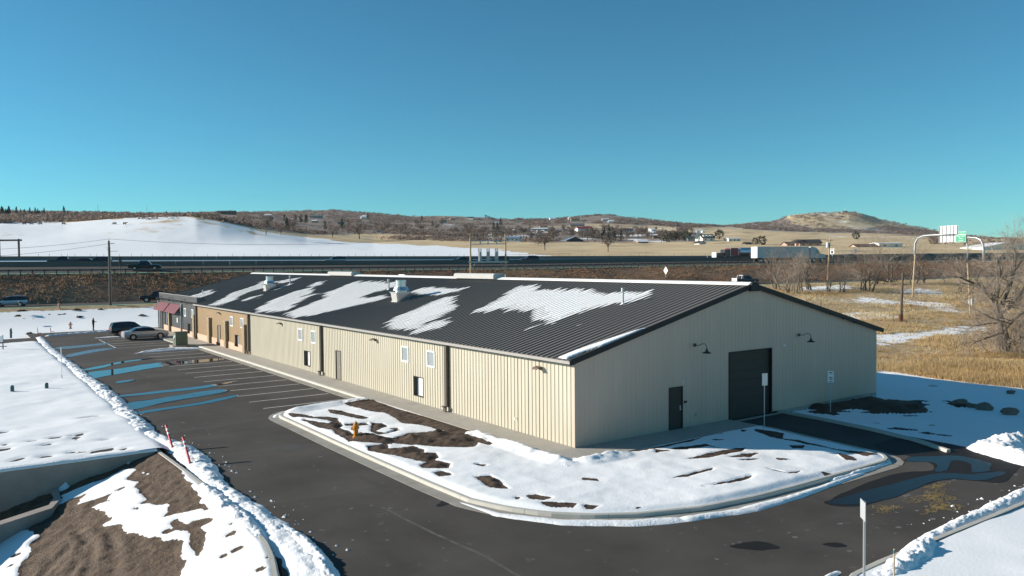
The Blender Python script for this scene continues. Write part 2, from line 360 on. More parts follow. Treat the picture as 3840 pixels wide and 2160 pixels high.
US = np.arange(-170, 215, 2.0)
rows = [np.full_like(US, a) for a in np.arange(-70, 100.1, 2.5)] + [100+(vf(US)-7.5-100)*t for t in np.linspace(0, 1, 16)[1:]]
Vn = np.stack(rows); Un = np.broadcast_to(US, Vn.shape); Zn = gnear(Un, Vn)
Xn = CAM[0]+Un*RH[0]+Vn*FH[0]; Yn = CAM[1]+Un*RH[1]+Vn*FH[1]
fieldsnow = [plan(ZG(q), .6) for q in (
    [(0, 1020), (500, 960), (1000, 940), (1500, 870), (2060, 850), (2040, 880), (1500, 960), (1000, 1010), (700, 1045), (100, 1115), (-200, 1150), (-200, 1040)],
    [(450, 570), (800, 590), (1200, 610), (1450, 680), (1650, 720), (1200, 720), (900, 655), (500, 630)],
    [(-300, 560), (440, 570), (430, 610), (-300, 610)], [(500, 470), (900, 450), (1150, 470), (1100, 520), (600, 520)],
    [(-800, 730), (200, 730), (380, 790), (200, 805), (-800, 790)], [(880, 120), (1350, 120), (1350, 220), (950, 215)],
    [(-700, 270), (320, 270), (300, 310), (-700, 320)], [(-1300, 200), (-300, 150), (-300, 230), (-1300, 290)], [(-1300, 450), (-400, 420), (-300, 470), (-1300, 490)], [(500, 130), (660, 140), (650, 200), (500, 180)])]
At = np.where(Un < -12, 1.0, .28+fbm(Un*.05, Vn*.11, 31, 4)*.6)
for q in fieldsnow: At = np.where(Un > -12, np.maximum(At, np.clip(.42+sdist(Xn, Yn, q)*.4, 0, .95 if q is fieldsnow[0] else .66)), At)
At = np.where((Un < -12) & (Vn > vf(Un)-10.5), .3, At)
struct(grid('ground', Xn, Yn, Zn, G_FIELD, At))
def strip(name, w0, w1, zfun, m, base=vg, n=2, us=US, attr=None):
    W = np.linspace(w0, w1, n)[:, None]; U = np.broadcast_to(us, (n, len(us))); V = base(us)[None, :]+W; Z = zfun(U, W)
    return grid(name, CAM[0]+U*RH[0]+V*FH[0], CAM[1]+U*RH[1]+V*FH[1], Z+0*W, m, attr if attr is None else np.full(U.shape, attr))
struct(strip('frontage_road', -7.5, 4.6, lambda U, W: zf(U), ASPH, vf, 3))
# embankment between frontage road and highway
n = 9; T = np.linspace(0, 1, n)[:, None]; U = np.broadcast_to(US, (n, len(US))); V = (vf(US)+4.6)*(1-T)+(vg(US)-.3)*T
Z = (zf(US)-.03)*(1-T**.85)+(zg(US)-.04)*T**.85 + fbm(U*.15, V*.3, 9)*.6*np.sin(np.pi*T)
struct(grid('embankment', CAM[0]+U*RH[0]+V*FH[0], CAM[1]+U*RH[1]+V*FH[1], Z, G_EMB, np.full(U.shape, .12)))
struct(strip('highway', -.3, 15.2, lambda U, W: zg(U)+rise(U)*np.clip(W, 0, 15)/15, HWY, n=4))
struct(strip('highway_far_lanes', 15.2, 31, lambda U, W: zg(U)+rise(U)+.15+0*W, HWY, n=2))
struct(strip('snowy_verge', 31, 40.5, lambda U, W: (zg(U)+rise(U)+.15)*(1-(W-31)/9.5)+(zfb(U)-.35)*(W-31)/9.5, G_FIELD, n=5, attr=1.1))

# ------------------------------------------------------------------ far terrain
rings = [ (None, None),
 (380, [(-600, 915), (0, 913), (600, 915), (960, 925), (1400, 938), (1900, 937), (2400, 936), (2800, 931), (3300, 926), (3840, 925), (4440, 925)]),
 (480, [(-600, 850), (0, 838), (250, 836), (480, 822), (640, 816), (740, 814), (830, 830), (960, 864), (1150, 898), (1400, 915), (1900, 915), (2400, 915), (2800, 909), (3300, 906), (3840, 911), (4440, 912)]),
 (620, [(-600, 838), (0, 826), (300, 824), (640, 813), (740, 812), (960, 842), (1150, 873), (1400, 893), (1900, 900), (2400, 897), (2800, 891), (3300, 894), (3840, 904), (4440, 905)]),
 (850, [(-600, 802), (0, 806), (300, 806), (600, 807), (740, 808), (960, 824), (1150, 841), (1400, 856), (1900, 869), (2400, 869), (2800, 873), (3300, 881), (3840, 901), (4440, 903)]),
 (1150, [(-600, 792), (0, 794), (300, 801), (600, 804), (850, 801), (960, 805), (1100, 814), (1400, 830), (1900, 844), (2200, 838), (2400, 844), (2700, 860), (2850, 869), (3300, 877), (3840, 898), (4440, 900)]),
 (1500, [(-600, 800), (0, 806), (600, 810), (900, 800), (1000, 799), (1250, 791), (1400, 802), (1550, 814), (1700, 812), (1830, 816), (1900, 824), (2050, 825), (2160, 817), (2260, 809), (2330, 812), (2400, 822), (2560, 840), (2700, 851), (2780, 854), (3000, 860), (3300, 870), (3500, 882), (3840, 899), (4440, 900)]),
 (1900, [(-600, 830), (0, 835), (2400, 840), (2600, 856), (2720, 849), (2800, 838), (2900, 831), (2965, 806), (3050, 799), (3180, 795), (3230, 801), (3300, 823), (3400, 843), (3500, 863), (3560, 874), (3650, 887), (3840, 897), (4440, 898)]),
 (2600, [(-600, 870), (2600, 880), (3000, 860), (3300, 875), (3560, 890), (3840, 896), (4440, 896)]),
 (4200, [(-600, 900), (2600, 900), (3560, 896), (3840, 893), (4440, 892)]), (7000, [(-600, 925), (4440, 925)])]
PXS = np.arange(-560, 4400, 8.0)
k = (PXS-1920)/FPX
v0 = (175+40.5)/(1-.36*k)
ctrlV = [v0]; ctrlZ = [zfb(k*v0)-.35]
for v, c in rings[1:]:
    xs, ys = zip(*c); Yp = np.interp(PXS, xs, ys)
    ctrlV.append(np.full_like(PXS, v)); ctrlZ.append(np.array([GV(a, b, v)[2] for a, b in zip(PXS, Yp)]))
ctrlV = np.stack(ctrlV); ctrlZ = np.stack(ctrlZ)
tt = np.concatenate([np.linspace(i, i+1, nn, endpoint=False) for i, nn in enumerate((14, 16, 16, 18, 16, 16, 14, 10, 6, 4))]+[[10.0]])
i0 = np.minimum(tt.astype(int), 9); fr = (tt-i0)[:, None]
VF = ctrlV[i0]*(1-fr)+ctrlV[i0+1]*fr
def hermite():
    P0 = ctrlZ[np.maximum(i0-1, 0)]; P1 = ctrlZ[i0]; P2 = ctrlZ[i0+1]; P3 = ctrlZ[np.minimum(i0+2, 10)]
    dv1 = ctrlV[i0+1]-ctrlV[i0]
    m1 = (P2-P0)/np.maximum(ctrlV[i0+1]-ctrlV[np.maximum(i0-1, 0)], 1)*dv1; m2 = (P3-P1)/np.maximum(ctrlV[np.minimum(i0+2, 10)]-ctrlV[i0], 1)*dv1
    f = fr; return (2*f**3-3*f**2+1)*P1+(f**3-2*f**2+f)*m1*.7+(-2*f**3+3*f**2)*P2+(f**3-f**2)*m2*.7
ZF = hermite(); UF = k[None, :]*VF
ZF = ZF + fbm(UF*.02, VF*.02, 21, 5)*np.clip((VF-230)/500, 0, 1)*5.0
# project back to know what covers what
XF = CAM[0]+UF*RH[0]+VF*FH[0]; YF = CAM[1]+UF*RH[1]+VF*FH[1]
def project(X, Y, Z):
    d = np.stack([X-CAM[0], Y-CAM[1], Z-CAM[2]], -1); zz = d@FWD
    return 1920+FPX*(d@RGT)/zz, 1080-FPX*(d@UPV)/zz
PX_, PY_ = project(XF, YF, ZF)
jx = PX_+fbm(UF*.03, VF*.03, 51)*70; jy = PY_+fbm(UF*.025, VF*.025, 52)*16
snowL = [(-900, 1005), (-900, 846), (0, 834), (250, 832), (480, 817), (700, 810), (830, 832), (960, 866), (1150, 893), (1290, 908), (1480, 913), (1560, 925), (1850, 934), (2000, 950), (2100, 965), (2100, 1005)]
AF = np.where(pip(jx, jy, snowL), .67+fbm(UF*.03, VF*.07, 53, 5)*.6, .16)
AF = np.where((PX_ > 2350) & (PY_ > 938) & (PX_ < 3350), np.maximum(AF, .40), AF)
AF = np.where((PX_ < 2600) & (PY_ < 895) & (VF > 560), np.maximum(AF, .30+fbm(UF*.012, VF*.02, 77)*.45), AF)
AF = np.where((PX_ > 1750) & (PX_ < 2640) & (PY_ > 855) & (PY_ < 908), np.maximum(AF, .40+fbm(UF*.03, VF*.05, 79)*.6), AF)
AF = np.where((PX_ > 2700) & (PY_ < 905) & (VF > 500), np.maximum(AF, .36+fbm(UF*.01, VF*.03, 78)*.5), AF)
AF = np.where((VF < 560) & pip(jx, jy, [(-900, 1005), (-900, 880), (960, 900), (1300, 930), (1700, 948), (1800, 1005)]), np.maximum(AF, .70+fbm(UF*.05, VF*.10, 54, 5)*.55), AF)
hills = struct(grid('hills', XF, YF, ZF, G_FAR, AF))
SB = np.zeros_like(PX_)
for q in ([(-900, 770), (900, 785), (1250, 780), (1560, 805), (1900, 815), (2260, 798), (2500, 822), (2760, 848), (2600, 853), (2400, 846), (2180, 842), (2000, 856), (1950, 880), (1500, 878), (1150, 878), (960, 860), (830, 828), (700, 806), (480, 812), (200, 830), (-900, 845)], [(2720, 840), (2900, 826), (2950, 812), (2975, 842), (3060, 858), (3200, 860), (3330, 848), (3560, 870), (3700, 892), (3480, 884), (3100, 872), (2800, 860)], [(1750, 862), (2000, 850), (2400, 858), (2620, 872), (2630, 905), (2300, 910), (1900, 905), (1600, 895)]):
    SB = np.maximum(SB, np.where(VF > 430, np.clip(.5+sdist(jx, jy, q)*.05, 0, .85), 0))
a_ = hills.data.attributes.new('scrub', 'FLOAT', 'POINT'); a_.data.foreach_set('value', SB.ravel().astype(np.float32))
def hill_at(px, py, vmin=200):
    """nearest terrain point seen at a photograph pixel"""
    j = int(np.clip(np.argmin(abs(PXS-px)), 1, len(PXS)-2)); col = PY_[:, j]; ok = np.where((VF[:, j] > vmin) & (col <= py))[0]
    i = ok[0] if len(ok) else int(np.argmin(np.where(VF[:, j] > vmin, col, 1e9)))
    if i > 0 and col[i-1] > py and VF[i-1, j] > vmin*.9:
        f = (col[i-1]-py)/max(col[i-1]-col[i], 1e-6); f = min(max(f, 0), 1)
        vv = VF[i-1, j]*(1-f)+VF[i, j]*f; zz = ZF[i-1, j]*(1-f)+ZF[i, j]*f
    else: vv, zz = VF[i, j], ZF[i, j]
    u = (px-1920)/FPX*vv; return CAM[0]+u*RH[0]+vv*FH[0], CAM[1]+u*RH[1]+vv*FH[1], zz, vv
# ------------------------------------------------------------------ lot, street, kerbs, pavements
ZA = -.15
lot = [(-15.65, 93), (-15.65, -3), (-15.9, -5), (-16.6, -8), (-18.5, -13), (-22, -19), (-30, -28), (-40, -60), (-8, -60), (-7.2, -19.5), (-6.2, -17.3), (-4.6, -16.2), (-2, -16), (14.4, -16), (15.2, -9.9), (15.5, 3), (28, 3), (28, 93)]
struct(MB().poly([(a, b, ZA) for a, b in lot][::-1] if False else [(a, b, ZA) for a, b in lot]).build('asphalt_lot', ASPH))
struct(MB().poly([(-80, 78.5, ZA+.006), (-15, 78.5, ZA+.006), (-12, 77, ZA+.006), (-12, 87, ZA+.006), (-15, 85.8, ZA+.006), (-80, 85.8, ZA+.006)]).build('side_street', ASPH))

def arc(cx, cy, r, a0, a1, n=8): return [(cx+r*math.cos(R(a0+(a1-a0)*i/n)), cy+r*math.sin(R(a0+(a1-a0)*i/n))) for i in range(n+1)]
def offset(path, d):
    P = np.array(path, float); out = []
    for i in range(len(P)):
        a = P[max(i-1, 0)]; b = P[min(i+1, len(P)-1)]; t = b-a; t = t/np.hypot(*t); out.append(P[i]+d*np.array([-t[1], t[0]]))
    return np.array(out)
def resample(path, step):
    P = np.array(path, float); s = np.concatenate([[0], np.cumsum(np.hypot(*np.diff(P, axis=0).T))]); n = max(2, int(round(s[-1]/step))+1)
    q = np.linspace(0, s[-1], n); return np.stack([np.interp(q, s, P[:, 0]), np.interp(q, s, P[:, 1])], 1)
def sweep(path, prof):               # prof: (offset to the left of travel, z) list, open; returns MB
    mb = MB(); cols = [offset(path, o) for o, z in prof]; b = 0
    for j, (o, z) in enumerate(prof):
        for p in cols[j]: mb.v.append((p[0], p[1], z))
    n = len(path)
    for j in range(len(prof)-1):
        for i in range(n-1): mb.f.append((j*n+i, j*n+i+1, (j+1)*n+i+1, (j+1)*n+i))
    for e in (0, n-1): mb.f.append(tuple(j*n+e for j in (range(len(prof)) if e else range(len(prof)-1, -1, -1))))
    return mb
def kerb(name, path, joint=3.0, gut=True, side=1):
    """kerb pieces along a path that runs along the top of its road face; planted side to the left when side=1"""
    root = bpy.data.objects.new(name, None); COL.objects.link(root); struct(root)
    fine = resample(path, .5); per = max(1, int(joint/.5)); i = 0
    while i < len(fine)-1:
        seg = fine[i:i+per+1].copy(); i += per
        if len(seg) < 2: break
        L = np.hypot(*(seg[-1]-seg[-2])); seg[-1] = seg[-1]-(seg[-1]-seg[-2])/L*.014
        s = side
        sweep(seg, [(.16*s, ZA-.05), (.16*s, .0), (.02*s, .0), (-.02*s, -.02), (-.05*s, ZA+.03), (-.05*s, ZA-.05)]).build('kerb_stone', 'kerb_concrete', root)
        if gut: sweep(seg, [(-.052*s, ZA-.05), (-.052*s, ZA+.022), (-.62*s, ZA+.012), (-.62*s, ZA-.05)]).build('gutter_pan', 'gutter_concrete', root)
    return root
ISL = [(-2.0, 18.55), (-6.3, 18.1)] + arc(-6.55, 16.2, 1.85, 85, 178, 6) + [(-8.4, 14), (-8.45, 8), (-8.42, 3), (-8.38, -1)] + arc(-2.9, -2.6, 5.5, 192, 200, 1) + [(-7.74, -5.43), (-7.0, -6.75), (-5.9, -7.85), (-4.5, -8.75), (-2.1, -9.6), (.5, -9.92), (3, -10.0), (8.6, -10.0)] + arc(9.0, -8.55, 1.45, -85, 0, 6) + [(10.75, -5), (11.1, -2.1)]
kerb('planter_kerb', ISL)
kerb('pavement_kerb', [(-1.98, 62), (-1.98, 18.7)], joint=6.0)
kerb('driveway_kerb', [(13.3, -10.6), (14.3, -8.6), (14.95, -6), (15.3, -3), (15.45, -.2)], gut=False, side=-1)
kerb('street_kerb', [(-15.62, 15.6), (-15.85, 11.5), (-15.72, 8), (-15.62, 4.4), (-15.58, 1.8), (-15.6, -1), (-15.75, -3.6), (-16.0, -5.0), (-16.5, -6.9), (-17.6, -10)], gut=False, side=-1)
kerb('lower_kerb', [(14, -16.05), (5, -16.05), (-2, -16.0), (-3.6, -16.1), (-4.7, -16.6), (-5.8, -17.6), (-6.6, -19.2), (-7, -22)], gut=False, side=-1 if False else 1)

# pavement slabs (children of the pavement)
pv = struct(bpy.data.objects.new('pavement', None)); COL.objects.link(pv)
def slab(x0, x1, y0, y1, zt=0.0): MB().box(x0+.006, x1-.006, y0+.006, y1-.006, ZA-.1, zt).build('pavement_slab', 'concrete', pv)
ys = np.arange(0, 62.1, 3.05)
for a, b in zip(ys[:-1], ys[1:]): slab(-1.8, -.0, a, b)
for a, b in ((62, 66), (66, 70), (70, 74), (74, 78), (78, 82), (82, 86), (86, 90)): slab(-3.2, 0, a, b)
slab(-1.8, 0, -1.95, 0)
for a, b in ((0, 1.85), (1.85, 3.7), (3.7, 5.55), (5.55, 7.4), (7.4, 9.25), (9.25, 11.0)): slab(a, b, -1.95, 0)
MB().box(11.0, 15.45, -.25, -.005, ZA-.1, ZA+.03).build('door_sill_slab', 'concrete', pv)

# parking lines
pk = struct(bpy.data.objects.new('parking_lines', None)); COL.objects.link(pk)
for y in [57.2, 54.2, 51.2, 48.35, 45.5, 42.6, 39.8, 36.95, 34.0, 31.1, 28.4, 25.65, 22.9, 20.1]:
    MB().box(-8.15, -2.75 if y < 50 else -3.0, y-.05, y+.05, ZA-.003, ZA+.004).build('parking_line', 'line_paint', pk)
for y in (65.4, 68.3, 71.2, 74.6, 77.5):
    MB().box(-9.3, -3.6, y-.05, y+.05, ZA-.003, ZA+.004).build('parking_line', 'line_paint', pk)
MB().box(-9.3, -9.2, 65.4, 77.5, ZA-.002, ZA+.005).build('parking_line', 'line_paint', pk)

# puddles, stains
def smooth_poly(P, it=2):
    P = np.array(P, float)
    for _ in range(it):
        Q = np.roll(P, -1, 0); P = np.stack([.75*P+.25*Q, .25*P+.75*Q], 1).reshape(-1, 2)
    return P
def tri_fan_sheet(name, P, z, m):
    bm_me = bpy.data.meshes.new(name); import bmesh
    bm = bmesh.new(); vs = [bm.verts.new((a, b, z)) for a, b in P]; f = bm.faces.new(vs); bmesh.ops.triangulate(bm, faces=[f]); bm.normal_update()
    for g in bm.faces:
        if g.normal.z < 0: g.normal_flip()
    bm.to_mesh(bm_me); bm.free(); bm_me.materials.append(m if not isinstance(m, str) else MATS[m]); return link(bpy.data.objects.new(name, bm_me))
def wob(P, a, s, seed):
    P = smooth_poly(P, 2); P = P+np.stack([fbm(P[:, 0]*s*5, P[:, 1]*s*5, seed+7), fbm(P[:, 0]*s*5+9, P[:, 1]*s*5, seed+8)], 1)*a*.45; d = np.stack([fbm(P[:, 0]*s, P[:, 1]*s, seed), fbm(P[:, 0]*s+50, P[:, 1]*s, seed+3)], 1); return P+d*a
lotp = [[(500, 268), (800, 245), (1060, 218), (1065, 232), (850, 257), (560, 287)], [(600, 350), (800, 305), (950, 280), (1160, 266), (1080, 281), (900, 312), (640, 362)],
 [(770, 485), (960, 447), (1100, 415), (1400, 375), (1530, 363), (1300, 397), (1080, 432), (980, 464), (790, 492)],
 [(800, 515), (1080, 485), (1300, 453), (1560, 413), (1740, 402), (1900, 388), (2120, 369), (2200, 374), (1900, 412), (1740, 424), (1500, 457), (1200, 507), (940, 548), (860, 566)],
 [(1110, 600), (1300, 573), (1310, 584), (1110, 614)], [(1090, 742), (1400, 705), (1700, 670), (2050, 628), (2380, 575), (2060, 647), (1700, 687), (1400, 722), (1100, 753)],
 [(1160, 817), (1500, 770), (1850, 713), (2130, 668), (2230, 675), (2150, 702), (1700, 772), (1400, 832), (1240, 870)], [(1280, 897), (1700, 835), (2100, 764), (2320, 718), (2310, 737), (2000, 802), (1600, 867), (1300, 913)]]
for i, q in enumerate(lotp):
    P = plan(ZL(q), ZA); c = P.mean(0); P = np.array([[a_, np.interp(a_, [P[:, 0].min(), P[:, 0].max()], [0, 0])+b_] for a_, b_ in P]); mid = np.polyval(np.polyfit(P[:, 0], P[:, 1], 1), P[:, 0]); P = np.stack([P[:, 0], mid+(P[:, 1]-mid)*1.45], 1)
    struct(tri_fan_sheet('wet_margin', wob(P, .35, .5, i), ZA+.0075, 'wet_asphalt')); P2 = np.stack([c[0]+(P[:, 0]-c[0])*.985, mid+(P[:, 1]-mid)*.88], 1); struct(tri_fan_sheet('puddle', wob(P2, .4, .5, i+40), ZA+.012, SKY_TINT_WATER if i < 2 else WATER))
rp = [[(1380, 605), (1480, 580), (1620, 535), (1750, 505), (1900, 465), (2040, 432), (2150, 427), (2260, 442), (2390, 427), (2490, 420), (2480, 440), (2390, 470), (2300, 480), (2220, 465), (2100, 462), (2000, 490), (1880, 545), (1760, 590), (1620, 620), (1480, 622)],
 [(1860, 368), (1890, 333), (2050, 328), (2150, 322), (2300, 348), (2400, 378), (2375, 400), (2400, 425), (2270, 436), (2290, 400), (2240, 362), (2140, 352), (2140, 392), (2120, 424), (2040, 428), (2075, 392), (2030, 362)]]
for i, q in enumerate(rp):
    P = plan(ZR(q), ZA); struct(tri_fan_sheet('wet_margin', wob(P, .35, .8, i+9), ZA+.0075+.001*i, 'wet_asphalt'))
    c = P.mean(0); struct(tri_fan_sheet('puddle', wob(c+(P-c)*np.array([.985, .93]), .25, .8, i+70), ZA+.0125+.001*i, SHALLOW))
WETR = [(780, 268), (900, 232), (1060, 258), (1130, 268), (1290, 310), (1420, 345), (1400, 380), (1340, 432), (1240, 417), (1100, 408), (960, 455), (850, 485), (780, 522), (650, 528), (580, 512), (700, 452), (900, 380), (1055, 378), (1060, 348), (950, 312), (880, 302)]
struct(tri_fan_sheet('wet_margin', wob(plan(zf_(2565, 1432, 1.125)(WETR), ZA), .25, .9, 88), ZA+.0068, 'wet_asphalt'))
for i, q in enumerate(([(830, 862), (900, 845), (980, 830), (1060, 838), (1120, 858), (1145, 875), (1080, 885), (960, 880), (880, 872)], [(1385, 850), (1440, 836), (1510, 845), (1552, 858), (1500, 868), (1430, 866)])):
    struct(tri_fan_sheet('oil_stain', wob(plan(ZR(q), ZA), .25, 1.5, i+20), ZA+.006, 'wet_asphalt'))
struct(tri_fan_sheet('oil_stain', wob(plan(ZI([(1425, 868), (1480, 862), (1560, 905), (1440, 958), (1385, 950), (1450, 920)]), ZA), .1, 1.5, 33), ZA+.006, 'wet_asphalt'))
P = plan(zf_(1000, 1480, 5.152)([(145, 1000), (520, 930), (700, 1030), (330, 1110)]), ZA); struct(tri_fan_sheet('trench_patch', P, ZA+.005, 'patch_asphalt'))

# pale scuffs and a dusty drag line on the street
dl = resample(plan(ZI([(1010, 955), (1250, 1080), (1500, 1195), (1750, 1310), (2010, 1455)]), ZA), .4); jj_ = fbm(dl[:, 0]*.6, dl[:, 1]*.6, 64)*.25; a_ = offset(dl, .06)+jj_[:, None]*.5; b_ = offset(dl, -.06)+jj_[:, None]*.5
MB().add([(*p, ZA+.0045) for p in a_]+[(*p, ZA+.0045) for p in b_], [(i+len(dl), i+1+len(dl), i+1, i) for i in range(len(dl)-1)]).build('dust_line', mat('dusty_asphalt', (.115, .105, .095), .95, var=.35, scale=3, spec=.1))['kind'] = 'structure'
mb = MB(); rs = random.Random(41)
for i in range(120):
    x, y = (rs.uniform(-14, -9.6), rs.uniform(-8, 50)) if i < 70 else (rs.uniform(-6, 12), rs.uniform(-15, -11.5)); s_ = rs.uniform(.02, .12); n_ = 7; a0 = rs.uniform(0, 6)
    mb.poly([(x+s_*(1.6 if i % 2 else .9)*rs.uniform(.5, 1)*math.cos(6.283*k/n_+a0), y+s_*rs.uniform(.5, 1)*math.sin(6.283*k/n_+a0), ZA+.0045) for k in range(n_)])
stuff(mb.build('pale_scuffs', mat('pale_scuff', (.17, .16, .145), .95, var=.3, spec=.1)))
SLX = [36.6, 36.2, 35.8, 36.8, 37.2]                 # where the snowy yard gives way to grass
# ------------------------------------------------------------------ planter island: earth and snow
xs = np.arange(-8.4, 11.3, .1); ys = np.arange(-10.0, 18.6, .1); X, Y = np.meshgrid(xs, ys, indexing='ij')
inner = offset(resample(ISL, .4), .10)
ring = np.concatenate([inner, [(11.0, -1.95), (-1.82, -1.95), (-1.82, 18.5)]])
dI = [[(790, 185), (900, 178), (1100, 252), (1320, 312), (1620, 402), (1580, 417), (1490, 402), (1350, 372), (1200, 352), (1150, 322), (1090, 284), (960, 267), (870, 242), (760, 215)],
 [(635, 258), (720, 268), (915, 320), (880, 332), (740, 298), (660, 282)], [(350, 288), (440, 292), (520, 313), (620, 312), (695, 325), (680, 348), (600, 333), (440, 312), (380, 312)],
 [(455, 333), (560, 353), (640, 362), (690, 343), (725, 380), (705, 395), (780, 418), (800, 448), (850, 428), (1000, 453), (1108, 475), (1080, 503), (900, 494), (790, 484), (730, 454), (660, 404), (560, 384)],
 [(760, 370), (900, 362), (920, 372), (850, 380), (770, 378)], [(950, 360), (1010, 362), (1050, 380), (1000, 400), (960, 418), (1040, 432), (1140, 408), (1080, 400), (1120, 395), (1100, 420), (1000, 440), (940, 420)],
 [(1130, 470), (1230, 437), (1480, 417), (1600, 418), (1685, 460), (1640, 523), (1460, 523), (1270, 503), (1130, 492)], [(1650, 480), (1740, 462), (1820, 500), (1780, 512)],
 [(915, 528), (1040, 508), (1055, 540), (1110, 543), (1230, 522), (1315, 550), (1300, 575), (1392, 573), (1415, 610), (1340, 638), (1250, 618), (1100, 588), (1060, 584), (935, 547)],
 [(1295, 660), (1390, 628), (1496, 655), (1480, 683), (1310, 677)], [(1398, 715), (1440, 706), (1503, 730), (1430, 738)], [(1685, 745), (1780, 737), (1855, 768), (1862, 800), (1920, 827), (1800, 818), (1750, 788)],
 [(2050, 880), (2110, 872), (2212, 895), (2170, 908), (2070, 897)], [(2160, 925), (2250, 926), (2395, 935), (2370, 958), (2230, 953)], [(1970, 890), (2000, 890), (1985, 902)], [(1700, 657), (1750, 660), (1730, 668)]]
dR = [[(585, 347), (800, 300), (935, 283), (900, 307), (700, 344)], [(840, 338), (930, 319), (1008, 313), (960, 338)], [(895, 357), (1022, 342), (1000, 352)], [(495, 460), (640, 430), (745, 403), (732, 420), (600, 453)],
 [(680, 515), (840, 485), (975, 450), (950, 467), (850, 492)], [(1070, 409), (1180, 431), (1262, 417), (1240, 430), (1185, 439)], [(1380, 419), (1472, 429), (1460, 442), (1400, 437)],
 [(985, 173), (1160, 198), (1150, 228), (1250, 238), (1450, 288), (1710, 315), (1650, 328), (1300, 262), (1080, 217), (1000, 192)], [(1195, 270), (1282, 268), (1272, 288), (1210, 288)], [(1475, 308), (1560, 333), (1594, 355), (1530, 352)],
 [(490, 287), (700, 263), (785, 285), (720, 277), (560, 292)], [(735, 235), (835, 233), (760, 242)], [(455, 630), (705, 624), (600, 640), (520, 648)], [(-10, 618), (75, 623), (45, 642), (-10, 642)], [(925, 586), (992, 579), (960, 594)],
 [(1120, 341), (1212, 350), (1130, 352)], [(398, 290), (482, 298), (410, 310)], [(-20, 458), (60, 463), (72, 477), (-20, 472)], [(180, 303), (450, 263), (725, 213), (600, 250), (300, 304)], [(905, 179), (946, 181), (920, 194)], [(280, 630), (320, 628), (300, 638)], [(1265, 528), (1310, 524), (1285, 534)], [(1345, 484), (1425, 480), (1390, 490)], [(700, 205), (800, 195), (790, 205)]]
polys = [plan(ZI(q), .05) for q in dI]+[plan(ZR(q), .05) for q in dR]
D = np.full(X.shape, -9.0)
for i_, q in enumerate(polys): D = np.maximum(D, sdist(X, Y, q)+(.28 if i_ in (0, 6) else .05 if i_ < 16 else 0))
D = D + .035 + fbm(X*1.6, Y*1.6, 3, 4)*(.16+.5*sstep(.1, .4, D)) + fbm(X*5, Y*5, 4, 3)*(.07+.25*sstep(.1, .35, D))
mound = np.full(X.shape, -9.0)
for i in (3, 8, 9, 11, 6): mound = np.maximum(mound, sdist(X, Y, polys[i]))
edge = segdist(X, Y, ring, True)
dirt = sstep(-.06, .08, D)
cover = sstep(0, .5, edge)
Zi = -.03 + .05*cover + (.06+fbm(X*.35, Y*.35, 8)*.22)*(1-dirt)*cover + dirt*cover*(.02+np.clip(fbm(X*1.3, Y*1.3, 12, 4)+.25, 0, 1)*.18*sstep(-.1, .5, D)) + dirt*cover*fbm(X*4.5, Y*4.5, 16, 3)*.10 + sstep(0, .6, mound)*(.06+.42*np.clip(fbm(X*1.3, Y*1.3, 14, 4)+.08, 0, 1))*cover
# thrown snow along the corner of the pavement
ridge = segdist(X, Y, [(-2.1, 5.2), (-2.15, 1), (-2.2, -1.6), (-1.2, -2.3), (.4, -2.35)], False)
lump = np.clip(1-ridge/.85, 0, 1); Zi += lump*(.15+.5*np.clip(fbm(X*2.2, Y*2.2, 19, 4)+.3, 0, 1))*.6; dirt = np.where(lump > .25, dirt*.25, dirt)
# snow blown against the north end kerb
ridge = segdist(X, Y, [(-2.4, 18.2), (-7, 17.4)], False); dirt = np.where(ridge < .6, 0, dirt); Zi += np.clip(1-ridge/.9, 0, 1)*.18
cx = .25*(X[:-1, :-1]+X[1:, :-1]+X[1:, 1:]+X[:-1, 1:]); cyy = .25*(Y[:-1, :-1]+Y[1:, :-1]+Y[1:, 1:]+Y[:-1, 1:])
struct(grid('planter_ground', X, Y, Zi, G_ISL, np.clip(1-dirt, 0, 1), pip(cx, cyy, ring)))

# ------------------------------------------------------------------ ground right of the driveway (snow, earth mounds)
xs = np.arange(14.9, 40, .15); ys = np.arange(-20, 7.0, .15); X, Y = np.meshgrid(xs, ys, indexing='ij')
dS = [[(1190, 60), (1260, 40), (1480, -5), (1700, -8), (1990, 15), (2105, 75), (1900, 90), (1700, 80), (1600, 60), (1400, 74), (1300, 58)], [(1330, 70), (1500, 84), (1480, 97), (1340, 82)], [(1640, 118), (1820, 150), (2115, 207), (2000, 197), (1700, 143)], [(2100, 0), (2200, 15), (2270, 25), (2250, 60), (2160, 50)], [(2000, 30), (2090, 50), (2010, 60)]]
D = np.full(X.shape, -9.0)
for q in dS: D = np.maximum(D, sdist(X, Y, plan(ZR(q), -.25)))
uu_, vv_ = toUV(X, Y); D += fbm(uu_*.35, vv_*1.9, 33, 4)*2.2-.1
side = X-np.interp(Y, [-20, -5.4, -1.5, 4.6, 8], SLX)
u, v = toUV(X, Y); dirt = np.maximum(sstep(-.1, .15, D), sstep(.2, 1.6, side+fbm(X*.6, Y*.6, 35)*1.5))
Zr = -.27+fbm(X*.3, Y*.3, 36)*.25+sstep(0, 1.2, D)*(.12+.5*np.clip(fbm(X*.9, Y*.9, 37)+.2, 0, 1)) - .12*sstep(0, 3, side)
keep = ~((cx0 := .25*(X[:-1, :-1]+X[1:, :-1]+X[1:, 1:]+X[:-1, 1:])) < 15.2) | (.25*(Y[:-1, :-1]+Y[1:, :-1]+Y[1:, 1:]+Y[:-1, 1:]) < -99)
